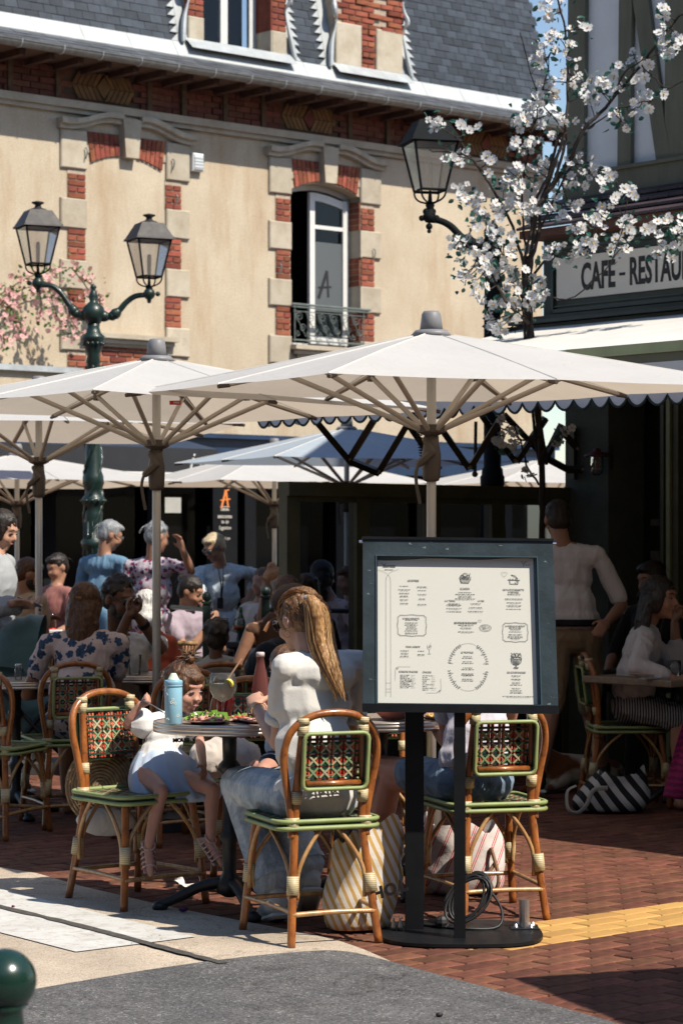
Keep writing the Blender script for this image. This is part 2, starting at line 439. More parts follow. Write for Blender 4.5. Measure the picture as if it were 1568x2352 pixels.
for i, (p, yel) in enumerate(cand):
    dz = rb.uniform(-.003, .001) - .03; rz = phi + rb.uniform(-.012, .012)
    if i < 300:
        me = ubrick('paver_y' if yel else 'paver', MAT_paver_y if yel else MAT_paver, (bl - .008, bw - .008, .06), .004)
        put('brick', me, PAVE, (p.x, p.y, dz), (rb.uniform(-.01, .01), rb.uniform(-.006, .006), rz))
    elif p.y < 14:
        rest.cur = 1 if yel else 0; rest.bbox((p.x, p.y, dz), (bl - .008, bw - .008, .06), .004, rz)
    else:
        rest.cur = 0; rest.box((p.x, p.y, dz), (bl - .008, bw - .008, .06), rz)
part('brick_field', rest, [MAT_paver, MAT_paver_y], PAVE, kind='stuff')
# sky is the world; nothing to build
# ================================================================ TOWN HOUSE (runs along U, faces N)
def stucco_c(t, v):
    c = t.ramp(t.noise(v, 1.3, 7, .62), [(.25, (.50, .41, .30)), (.6, (.60, .51, .385)), (.8, (.66, .58, .455))])
    x = t.sep(v)
    st = t.noise(t.coord((1.2, 1.2, .25)), 2.4, 6, .7)
    c = t.mix(t.ramp(st, [(.48, (0, 0, 0)), (.70, (.7, .7, .7))]), c, (.44, .31, .19))
    g = t.ramp(t.noise(v, 70, 3, .6), [(.3, (.86, .85, .84)), (.7, (1.06, 1.06, 1.06))])
    return t.mix(1, c, g, 'MULTIPLY')
MAT_stucco = M('cream_render', cfun=stucco_c, rough=.93, bump=.55, bs=75, spec=.2)
def stone_c(t, v):
    c = t.ramp(t.noise(v, 3.5, 7, .7), [(.25, (.38, .315, .23)), (.55, (.50, .44, .345)), (.8, (.57, .52, .43))])
    s_ = t.ramp(t.noise(v, 9, 5, .75), [(.55, (0, 0, 0)), (.75, (.45, .45, .45))])
    return t.mix(s_, c, (.30, .23, .15))
MAT_stone = M('limestone', cfun=stone_c, rough=.88, bump=.3, bs=45, island=.10, spec=.25)
MAT_brick = M('red_wall_brick', (.28, .086, .052), .85, .3, 14, bump=.5, bs=60, island=.34, darkspots=.35, spec=.25)
MAT_bmort = M('pale_mortar', (.46, .37, .28), .95, .25, 20, bump=.4, bs=80)
MAT_dbrick = M('eaves_shade_brick', (.17, .058, .038), .9, .3, 14, bump=.4, bs=60, island=.3)  # frieze brick, mortar and tiles hold the eaves shade in their colour
MAT_dmort = M('eaves_shade_mortar', (.12, .08, .055), .95, .3, 10)
MAT_yt = M('yellow_frieze_tile', (.22, .115, .045), .8, .25, 12, island=.2)
MAT_slate = M('roof_slate', (.046, .056, .072), .55, .25, 7, bump=.25, bs=50, island=.3, rvar=.25, spec=.22)
MAT_slate2 = M('roof_slate_skirt', (.085, .092, .105), .55, .25, 7, bump=.25, bs=50, island=.25, rvar=.25)
MAT_zinc = M('zinc', (.50, .53, .54), .42, .2, 5, metal=.25, bump=.06, bs=20, rvar=.25)
MAT_zincl = M('pale_zinc', (.50, .52, .52), .5, .14, 6, metal=.1, bump=.06, bs=20)
MAT_gut = M('gutter_zinc', (.19, .19, .18), .45, .3, 12, metal=.35, rvar=.3)
MAT_white = M('white_window_paint', (.74, .73, .70), .45, .06, 12)
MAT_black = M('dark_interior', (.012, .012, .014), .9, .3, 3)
MAT_glass = glass_mat('window_glass', (.9, .92, .95), .02, .0)
MAT_frost = glass_mat('frosted_film', (.5, .52, .55), .25, .8, (.30, .33, .35))
MAT_navy = M('navy_shop_paint', (.012, .035, .085), .45, .25, 4, rvar=.2)
MAT_blackp = M('black_shop_paint', (.008, .009, .011), .8, .3, 4, spec=.15)
MAT_print = M('black_lettering', (.015, .015, .017), .6, .05, 10)

H = thing('town_house', 'old cream rendered town house with brick and stone window surrounds and slate mansard roof', 'house', WO)
HS = [-5.6, 3.34]; O1 = (-.774, .278)      # window opening
def wbox(mb, s0, s1, z0, z1, d0, d1):
    return mb.box8([wp(s0, z0, d1), wp(s1, z0, d1), wp(s1, z0, d0), wp(s0, z0, d0), wp(s0, z1, d1), wp(s1, z1, d1), wp(s1, z1, d0), wp(s0, z1, d0)])
def wchamfer(mb, s0, s1, z0, z1, d0, d1, b=.012):
    # block with chamfered front face
    r = [[wp(s, z, d0) for s, z in ((s0, z0), (s1, z0), (s1, z1), (s0, z1))], [wp(s, z, d1 - b) for s, z in ((s0, z0), (s1, z0), (s1, z1), (s0, z1))],
         [wp(s, z, d1) for s, z in ((s0 + b, z0 + b), (s1 - b, z0 + b), (s1 - b, z1 - b), (s0 + b, z1 - b))]]
    vs = [p for q in r for p in q]; fs = [(8, 9, 10, 11)] + [(k * 4 + i, k * 4 + (i + 1) % 4, k * 4 + 4 + (i + 1) % 4, k * 4 + 4 + i) for k in range(2) for i in range(4)]
    return mb.add(vs, fs)
mb = MB(); ZW0, ZW1 = 2.72, 6.2
o0, o1 = O1; oz0, oz1 = 3.80, 5.60
wbox(mb, HS[0], o0, ZW0, ZW1, -.35, 0); wbox(mb, o1, HS[1], ZW0, ZW1, -.35, 0)
wbox(mb, o0, o1, ZW0, oz0, -.35, 0)
# arched head of the opening
arc = []; n = 10
for i in range(n + 1):
    s = o0 + (o1 - o0) * i / n; zt = oz1 + .11 * math.sin(math.pi * i / n) ** .8
    arc.append((s, zt))
for (s0, z0), (s1, z1) in zip(arc, arc[1:]):
    mb.box8([wp(s0, z0, 0), wp(s1, z1, 0), wp(s1, z1, -.35), wp(s0, z0, -.35), wp(s0, ZW1, 0), wp(s1, ZW1, 0), wp(s1, ZW1, -.35), wp(s0, ZW1, -.35)])
wbox(mb, HS[0], HS[1], 0, ZW0 - .02, -.6, -.3)
wbox(mb, HS[1] - .02, HS[1], ZW0, 6.5, -5, -.35)
part('wall', mb, MAT_stucco, H)
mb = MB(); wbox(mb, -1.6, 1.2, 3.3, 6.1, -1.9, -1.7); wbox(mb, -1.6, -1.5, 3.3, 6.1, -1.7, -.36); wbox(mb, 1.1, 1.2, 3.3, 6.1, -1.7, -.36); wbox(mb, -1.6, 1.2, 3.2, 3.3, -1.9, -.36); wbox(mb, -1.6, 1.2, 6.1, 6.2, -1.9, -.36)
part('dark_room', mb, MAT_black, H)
nb = [0]
rw = random.Random(11)
BR_ME = {}
def hbrick(s, z, w, h, d=.0, depth=.05, mat=None, rot=0.0):
    """one wall brick, centre (s,z), face at d"""
    me = ubrick('brick' + (mat or MAT_brick).name, mat or MAT_brick, (round(w, 2), depth, round(h, 3)), .004)
    p = wp(s, z, d - depth / 2 + rw.uniform(-.002, .003)) - WO
    o = put('brick', me, H, p, (0, rot + rw.uniform(-.01, .01), phi)); nb[0] += 1; return o
def jamb_bricks(s0, s1, z0, z1, d=.02, mort=None, reveal=None):
    ch = .068; k = 0; z = z0 + ch / 2
    mo = mort; wbox(mo, s0, s1, z0, z1, -.02, d - .012)
    while z < z1 - .02:
        wtot = s1 - s0
        if k % 2 == 0: sp = [(s0, s1)]
        else: m_ = s0 + wtot * (.5 + rw.uniform(-.04, .04)); sp = [(s0, m_), (m_, s1)]
        for a, b in sp: hbrick((a + b) / 2, z, b - a - .010, ch - .012, d)
        z += ch; k += 1
mort = MB(); stones = []
def stone(s0, s1, z0, z1, d=.035, nm='stone'):
    m_ = MB(); wchamfer(m_, s0, s1, z0, z1, -.05, d); return part(nm, m_, MAT_stone, H)
STZ = [(5.21, 4.89), (4.55, 4.24), (3.90, 3.58)]
def bay(cl, cr, sc_l, sc_r, blind):
    """cl/cr: opening edges"""
    for side in (0, 1):
        so, si, bo, bi = (sc_l if side == 0 else sc_r)
        a, b = min(so, si), max(so, si); c, d_ = min(bo, bi), max(bo, bi)
        stone(a, b, 5.53, 5.95)
        zt = 5.53
        for (z1, z0) in STZ:
            jamb_bricks(c, d_, z1, zt, mort=mort); stone(a, b, z0, z1); zt = z0
        jamb_bricks(c, d_, 3.2, zt, mort=mort)
bay(-3.62, -2.56, (-3.955, -3.62, -3.86, -3.63), (-2.24, -2.56, -2.35, -2.57), True)
bay(-.774, .278, (-1.102, -.774, -1.0, -.785), (.6, .278, .50, .29), False)
# brick panel under the blind window
z = 3.235; k = 0
wbox(mort, -3.62, -2.575, 3.2, 3.66, -.02, .008)
while z < 3.66:
    s = -3.62 + (.0 if k % 2 else .1)
    while s < -2.62: hbrick(min(s + .1, -2.66), z, .19, .056, .02); s += .205
    z += .068; k += 1
# reveal bricks/stones of the open window (right cheek)
for (z1, z0) in STZ:
    m_ = MB(); m_.box8([wp(.268, z0, -.24), wp(.29, z0, -.24), wp(.29, z0, .036), wp(.268, z0, .036), wp(.268, z1, -.24), wp(.29, z1, -.24), wp(.29, z1, .036), wp(.268, z1, .036)]); part('stone', m_, MAT_stone, H)
zz = [(5.21, 5.53), (4.55, 4.89), (3.90, 4.24)]
for (z0, z1) in zz:
    z = z0 + .034; k = 0
    m_ = MB(); wbox(m_, .272, .29, z0, z1, -.24, -.0); part('mortar', m_, MAT_bmort, H)
    while z < z1:
        for (a, b) in (((-.23, -.12), (-.11, 0.01)) if k % 2 else ((-.23, 0.01),)):
            m_ = MB(); m_.box8([wp(.266, z - .028, a), wp(.28, z - .028, a), wp(.28, z - .028, b), wp(.266, z - .028, b), wp(.266, z + .028, a), wp(.28, z + .028, a), wp(.28, z + .028, b), wp(.266, z + .028, b)])
            part('brick', m_, MAT_brick, H)
        z += .068; k += 1
part('mortar', mort, MAT_bmort, H, kind='stuff')
# arches, keystones and hood moulds
def arch(c0, c1, kc):
    # voussoir bricks
    for sgn in (-1, 1):
        xa = kc + sgn * .12; xb = (c0 + .03) if sgn < 0 else (c1 - .03)
        for k in range(6):
            f = (k + .5) / 6; s = xa + (xb - xa) * f
            zb = 5.60 + .13 * math.sin(math.pi * (s - c0) / (c1 - c0)) ** .8 + .005; zt = 5.95
            hw_ = abs(xb - xa) / 12 - .005; zz_ = lambda q: 5.605 + .13 * math.sin(math.pi * min(1, max(0, (q - c0) / (c1 - c0)))) ** .8; ln = (s - kc) * .10; sp_ = .4 if k % 2 else .62
            for (f0, f1) in ((0, sp_ - .02), (sp_ + .02, 1)):
                pz = lambda q, f_: (q + ln * (f_ - .5), zz_(q) + (zt - zz_(q)) * f_)
                m_ = MB(); m_.prism([pz(s - hw_, f0), pz(s + hw_, f0), pz(s + hw_, f1), pz(s - hw_, f1)], WO, U, Z, N, .025 + rw.uniform(-.003, .003)); part('brick', m_, MAT_brick, H)
    m_ = MB(); wbox(m_, c0 + .0, c1, 5.72, 5.96, -.02, .012)
    part('mortar', m_, MAT_bmort, H)
    m_ = MB(); poly = [(kc - .085, 5.71), (kc + .085, 5.71), (kc + .12, 6.13), (kc - .12, 6.13)]
    m_.prism([(s, z) for s, z in poly], WO, U, Z, N, .10); part('keystone', m_, MAT_stone, H)
    for sgn in (-1, 1):
        pr = []
        xe = (c0 - .37) if sgn < 0 else (c1 + .37); xk = kc + sgn * .12
        for k in range(13):
            f = k / 12; s = xe + (xk - xe) * f; zc = 5.98 + .115 * (f * f * (3 - 2 * f)) - .03 * math.sin(f * math.pi * 2) * .5
            pr.append((s, zc))
        m_ = MB()
        for i in range(12):
            (sa, za), (sb, zb) = pr[i], pr[i + 1]
            if sa > sb: (sa, za), (sb, zb) = (sb, zb), (sa, za)
            for (lo, hi, dd) in ((-.03, .02, .07), (.02, .075, .12)):
                m_.box8([wp(sa, za + lo, dd), wp(sb, zb + lo, dd), wp(sb, zb + lo, -.02), wp(sa, za + lo, -.02), wp(sa, za + hi, dd), wp(sb, zb + hi, dd), wp(sb, zb + hi, -.02), wp(sa, za + hi, -.02)])
        part('hood_mould', m_, MAT_stone, H)
arch(-3.62, -2.56, -3.07); arch(-.774, .278, -.24)
# sills
def sill(s0, s1, z):
    m_ = MB()
    for (a, b, d) in ((0, .05, .14), (-.05, 0, .10), (-.085, -.05, .05)): wbox(m_, s0 + (.14 - d), s1 - (.14 - d), z + a, z + b, -.25, d)
    part('sill', m_, MAT_stone, H)
sill(-3.70, -2.46, 3.73); sill(-.80, .31, 3.75)
# open casement window
Wn = put('window', None, H); Wn.empty_display_size = .1
def wpart(nm, mb, mat, par=Wn, **k): return part(nm, mb, mat, par, **k)
fr = MB(); dd0, dd1 = -.24, -.18
for (s0, s1, z0, z1) in ((o0, o0 + .035, oz0, 5.60), (o1 - .05, o1, oz0, 5.60), (o0, o1, oz0, oz0 + .05)): wbox(fr, s0, s1, z0, z1, dd0, dd1)
for (s0, z0), (s1, z1) in zip(arc, arc[1:]):
    fr.box8([wp(s0, z0 - .06, dd1), wp(s1, z1 - .06, dd1), wp(s1, z1 - .06, dd0), wp(s0, z0 - .06, dd0), wp(s0, z0 + .02, dd1), wp(s1, z1 + .02, dd1), wp(s1, z1 + .02, dd0), wp(s0, z0 + .02, dd0)])
wpart('window_frame', fr, MAT_white)
lf = MB(); a0, a1 = -.36, .215; e0, e1 = -.19, -.145
wbox(lf, a0, a0 + .075, oz0 + .05, 5.62, e0, e1); wbox(lf, a1 - .065, a1, oz0 + .05, 5.56, e0, e1)
wbox(lf, a0 + .075, a1 - .065, oz0 + .05, oz0 + .14, e0, e1 - .003); wbox(lf, a0 + .075, a1 - .065, 5.20, 5.245, e0, e1 - .003)
for i in range(5):
    f0, f1 = i / 5, (i + 1) / 5; s0 = a0 + .075 + (a1 - a0 - .14) * f0; s1 = a0 + .075 + (a1 - a0 - .14) * f1
    t0 = 5.60 - .07 * f0 ** 1.6; t1 = 5.60 - .07 * f1 ** 1.6
    lf.box8([wp(s0, t0 - .07, e1 - .003), wp(s1, t1 - .07, e1 - .003), wp(s1, t1 - .07, e0), wp(s0, t0 - .07, e0), wp(s0, t0 + .02, e1 - .003), wp(s1, t1 + .02, e1 - .003), wp(s1, t1 + .02, e0), wp(s0, t0 + .02, e0)])
wpart('casement', lf, MAT_white)
gl = MB(); gl.quad(wp(a0 + .07, oz0 + .13, e0 + .02), wp(a1 - .06, oz0 + .13, e0 + .02), wp(a1 - .06, 5.56, e0 + .02), wp(a0 + .07, 5.56, e0 + .02)); wpart('pane', gl, MAT_glass)
gl = MB(); gl.quad(wp(a0 + .075, 4.24, e0 + .026), wp(a1 - .065, 4.24, e0 + .026), wp(a1 - .065, 5.05, e0 + .026), wp(a0 + .075, 5.05, e0 + .026)); wpart('frosted_film', gl, MAT_frost)
lt = MB()
def stroke(mb, pts, w, base, X, Y, A, d=.002):
    for (x0, y0), (x1, y1) in zip(pts, pts[1:]):
        a = Vector((x0, y0, 0)); b = Vector((x1, y1, 0)); t_ = (b - a).normalized(); n_ = Vector((-t_.y, t_.x, 0)) * (w / 2)
        q = [a - n_, b - n_, b + n_, a + n_]; mb.prism([(p.x, p.y) for p in q], base, X, Y, A, d)
bs = wp(-.12, 4.53, e0 + .028)
stroke(lt, [(-.095, -.14), (.035, .19)], .042, bs, U, Z, N); stroke(lt, [(.035, .19), (.055, -.12)], .028, bs, U, Z, N, .0025); stroke(lt, [(-.10, -.015), (.10, .005)], .022, bs, U, Z, N, .003)
wpart('lettering', lt, MAT_print)
# balcony rail
MAT_iron = M('old_iron', (.17, .20, .19), .55, .3, 20, metal=.3)
rl = MB()
rl.tube([wp(o0 - .02, 4.27, .06), wp(o1 + .12, 4.27, .06)], .014, 6); rl.tube([wp(o0 - .02, 4.24, .06), wp(o1 + .12, 4.24, .06)], .009, 6); rl.tube([wp(o0, 3.86, .05), wp(o1, 3.86, .05)], .009, 6)
RAIL = part('balcony_rail', rl, MAT_iron, H)
sr = MB()
def spiral(cx, cz, r, turns, sg, a0_):
    pts = []
    for i in range(22):
        f = i / 21; a = a0_ + sg * f * turns * 2 * math.pi; rr = r * (1 - f * .85); pts.append(wp(cx + math.cos(a) * rr, cz + math.sin(a) * rr, .055))
    sr.tube(pts, .0042, 5)
for k in range(6):
    cx = o0 + .09 + k * .172; sg = 1 if k % 2 else -1
    spiral(cx, 4.13, .062, 1.7, sg, math.pi / 2 * sg); spiral(cx + .05, 4.00, .05, 1.5, -sg, 0); spiral(cx - .03, 3.93, .035, 1.3, sg, 2)
    sr.tube(bez(wp(cx - .08, 4.2, .055), wp(cx, 4.05, .055), wp(cx + .1, 3.9, .055), 6), .006, 5)
sr.tube([wp(o0, 4.19, .055), wp(o1 + .05, 4.19, .055)], .006, 5)
for k in range(2): sr.tube([wp((o0 + .02, o1 + .02)[k], 4.27, .055), wp((o0 + .02, o1 + .02)[k], 3.84, .055)], .008, 5)
part('scrollwork', sr, MAT_iron, RAIL)
# little iron hooks, alarm box
m_ = MB()
for (s, z) in ((-3.66, 5.72), (-2.50, 5.72), (-2.46, 5.33), (.45, 4.96), (-.98, 4.68)):
    m_.tube(bez(wp(s, z + .04, .05), wp(s + .03, z + .04, .09), wp(s, z - .08, .06), 5), .008, 5)
part('shutter_hook', m_, MAT_iron, H)
al = MB(); wchamfer(al, -2.225, -2.075, 5.66, 5.86, 0, .08, .02)
AL = part('alarm_box', al, M('pale_plastic', (.72, .75, .76), .5, .05, 8), H)
al = MB()
for k in range(4): wbox(al, -2.21, -2.09, 5.69 + k * .035, 5.705 + k * .035, .078, .084)
part('grille', al, M('grey_plastic', (.4, .43, .46), .5, .05, 8), AL)
# string course, frieze, eaves
mb = MB()
wbox(mb, HS[0], HS[1] + .03, 6.17, 6.25, -.1, .09); wbox(mb, HS[0], HS[1] + .02, 6.12, 6.17, -.1, .05)
part('string_course', mb, MAT_stone, H)
mb = MB(); wbox(mb, HS[0], HS[1], 6.25, 6.72, -.3, .0); part('frieze', mb, MAT_dmort, H)
fb = MB(); frs = MB()
s = -5.55; motif = 0
def fbrick(mbx, s0, s1, z0, z1, d): wbox(mbx, s0 + .004, s1 - .004, z0 + .004, z1 - .004, 0, d + rw.uniform(-.003, .003))
PANELS = [(-3.75, -3.05), (-.86, -.16), (1.98, 2.68)]
k = 0; z = 6.26
while z < 6.62:
    s = -5.55 + (.11 if k % 2 else 0)
    while s < HS[1] - .2:
        if not any(a - .06 < s + .1 < b + .06 for a, b in PANELS): fbrick(fb, s, s + .215, z, z + .068, .03 if int((s + 5.6) / .72) % 2 else .012)
        s += .22
    z += .068; k += 1
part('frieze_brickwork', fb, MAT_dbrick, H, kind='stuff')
for (a, b) in PANELS:
    c = (a + b) / 2; zc = 6.44
    m_ = MB(); m_.prism([(c - .09, zc), (c, zc - .12), (c + .09, zc), (c, zc + .12)], WO, U, Z, N, .03)
    part('diamond_tile', m_, MAT_yt if a < -3 else MAT_dbrick, H)
    for sg in (-1, 1):
        for j in range(5):
            x0 = c + sg * (.05 + j * .065)
            for up in (-1, 1):
                p = [(x0 + sg * .065 if True else 0, zc), (x0 + sg * .12, zc), (x0 + sg * .02 + 0, zc + up * .15), (x0 - sg * .035, zc + up * .15)]
                p = [(x0 + sg * .045, zc + up * .004), (x0 + sg * .10, zc + up * .004), (x0 + sg * .02, zc + up * .145), (x0 - sg * .035, zc + up * .145)]
                if (sg > 0) == (up > 0): p = p
                m_ = MB(); m_.prism(p, WO, U, Z, N, .022); part('frieze_tile', m_, MAT_yt, H)
MAT_fp = M('eaves_shade_post_tile', (.13, .08, .045), .9, .4, 14)  # yellow post tile darkened to carry the shade under the eaves
for s in [-4.6, -4.0, -2.8, -2.33, -1.75, -1.2, .1, .7, 1.3, 1.85, 2.85]:
    m_ = MB(); wbox(m_, s - .03, s + .03, 6.25, 6.62, 0, .05); part('frieze_post', m_, MAT_fp, H)
mb = MB(); wbox(mb, HS[0], HS[1] + .3, 6.62, 6.655, -.1, .56)
part('soffit', mb, M('dark_soffit', (.09, .045, .03), .9, .3, 6), H)
k = 0
mb = MB(); s = -5.5
while s < HS[1] + .2:
    wbox(mb, s, s + .07, 6.55, 6.62, -.0, .50); s += .36
part('rafter_ends', mb, M('eaves_timber', (.075, .035, .024), .85, .3, 9), H, kind='stuff')
gt = MB(); pr = [(math.cos(a) * .062, math.sin(a) * .062) for a in [math.pi + math.pi * i / 8 for i in range(9)]]
vs = []
for s in (HS[0], HS[1] + .32):
    for (x, z_) in pr: vs.append(wp(s, 6.66 + z_, .62 + x))
    for (x, z_) in reversed(pr): vs.append(wp(s, 6.66 + z_ * .9, .62 + x * .9))
n_ = 18
gt.add(vs, [(i, (i + 1) % n_, n_ + (i + 1) % n_, n_ + i) for i in range(n_)] + [tuple(range(n_)), tuple(range(n_, 2 * n_))[::-1]])
gt.tube([wp(HS[0], 6.665, .682), wp(HS[1] + .32, 6.665, .682)], .009, 6)
GUT = part('gutter', gt, MAT_gut, H)
s = -5.35
while s < HS[1] + .3:
    m_ = MB(); m_.tube([wp(s, 6.66 + math.sin(a) * .067, .62 + math.cos(a) * .067) for a in [math.pi + math.pi * i / 8 for i in range(9)]] + [wp(s, 6.675, .69)], .007, 5)
    part('gutter_clip', m_, MAT_zinc, GUT); s += .50 + rw.uniform(-.02, .02)
# roofs
mb = MB(); mb.quad(wp(HS[0], 6.655, .60), wp(HS[1] + .3, 6.655, .60), wp(HS[1] + .3, 6.90, .13), wp(HS[0], 6.90, .13))
mb.quad(wp(HS[0], 6.9, .13), wp(HS[1] + .25, 6.9, .13), wp(HS[1] + .25, 6.9, -3), wp(HS[0], 6.9, -3))
mb.quad(wp(HS[0], 7.06, .0), wp(-2.1, 7.06, .0), wp(-2.1, 9.6, -.62), wp(HS[0], 9.6, -.62)); mb.quad(wp(-1.05, 7.06, .0), wp(HS[1] + .2, 7.06, .0), wp(HS[1] + .0, 9.6, -.62), wp(-1.05, 9.6, -.62))
mb.quad(wp(HS[1] + .2, 7.06, .0), wp(HS[1] + .2, 7.06, -5), wp(HS[1] - .4, 9.6, -5), wp(HS[1] - .0, 9.6, -.62))
part('roof_deck', mb, MAT_slate, H)
SLATES = []
def slate_item(s, a, w, h, base0, base1, dirn):
    SLATES.append((s, a, w, h))
def slate_mesh(nm, mat, w, h):
    mb_ = MB(); mb_.box8([Vector((-w / 2, 0.010, 0)), Vector((w / 2, 0.010, 0)), Vector((w / 2, .004, 0)), Vector((-w / 2, .004, 0)), Vector((-w / 2, .003, h)), Vector((w / 2, .003, h)), Vector((w / 2, -.002, h)), Vector((-w / 2, -.002, h))])
    return mb_
def field(s0, s1, za, zb, da, db, w, h, mat, count, kindname='slate', skip=None):
    """rows of slates on the plane from (za,da) up to (zb,db)"""
    Lr = math.hypot(zb - za, db - da); up = (Z * (zb - za) + N * (db - da)) / Lr; nrm = up.cross(U) * -1
    if nrm.dot(N) < 0: nrm = -nrm
    rows = int(Lr / h); items = []
    for r_ in range(rows):
        s = s0 + (w / 2 if r_ % 2 else 0) - rw.uniform(0, .02)
        while s < s1:
            a, b = max(s, s0), min(s + w, s1)
            if b - a > .03 and not (skip and skip((a + b) / 2, za + (zb - za) * r_ * h / Lr)):
                base = wp((a + b) / 2, za, da) + up * (r_ * h)
                items.append((base, b - a))
            s += w
    items.sort(key=lambda it: it[0].y)
    full = slate_mesh('slate', mat, w - .004, h + .025).mesh('slate', mat)
    rot = Matrix((U, nrm, up)).transposed().to_4x4()
    rest_ = MB()
    for i, (base, ww) in enumerate(items):
        j = nrm * rw.uniform(0, .004); tw = rw.uniform(-.012, .012)
        if i < count:
            if ww > w - .02: me = full
            else: me = slate_mesh('slate', mat, ww - .004, h + .025).mesh('slate', mat)
            o = put('slate', me, H); o.matrix_local = Matrix.Translation(base + j - WO) @ rot @ Matrix.Rotation(tw, 4, 'Y')
        else:
            sm_ = slate_mesh('s', mat, ww - .004, h + .025); m4 = Matrix.Translation(base + j) @ rot @ Matrix.Rotation(tw, 4, 'Y')
            rest_.add([m4 @ v for v in sm_.v], sm_.f)
    if rest_.v: part('slate_field', rest_, mat, H, kind='stuff')
DORM = [(-2.42, -.72), (-.28, 1.08)]
MZ0, MZ1, MD0, MD1 = 7.06, 9.6, .02, -.60
def skipm(s, z): return any(a < s < b for a, b in DORM) or s > HS[1] + .18 - (z - 7.06) * .08
def mans(s0, s1, cnt):
    field(s0, s1, MZ0, 8.9, MD0, MD0 + (MD1 - MD0) * (8.9 - MZ0) / (MZ1 - MZ0), .165, .098, MAT_slate, cnt, skip=skipm)
mans(-5.55, -2.42, 130); mans(-.72, -.28, 50); mans(1.08, HS[1] + .2, 120)
field(HS[0], HS[1] + .3, 6.665, 6.90, .58, .14, .20, .105, MAT_slate2, 0)
fl = MB(); fl.quad(wp(HS[0], 6.885, .17), wp(HS[1] + .26, 6.885, .17), wp(HS[1] + .22, 7.075, .05), wp(HS[0], 7.075, .05))
fl.tube([wp(HS[0], 6.89, .165), wp(HS[1] + .26, 6.89, .165)], .007, 5)
s = HS[0]
while s < HS[1] + .2: fl.tube([wp(s, 6.89, .168), wp(s, 7.075, .052)], .004, 4); s += .62
part('roof_flashing', fl, MAT_zincl, H)
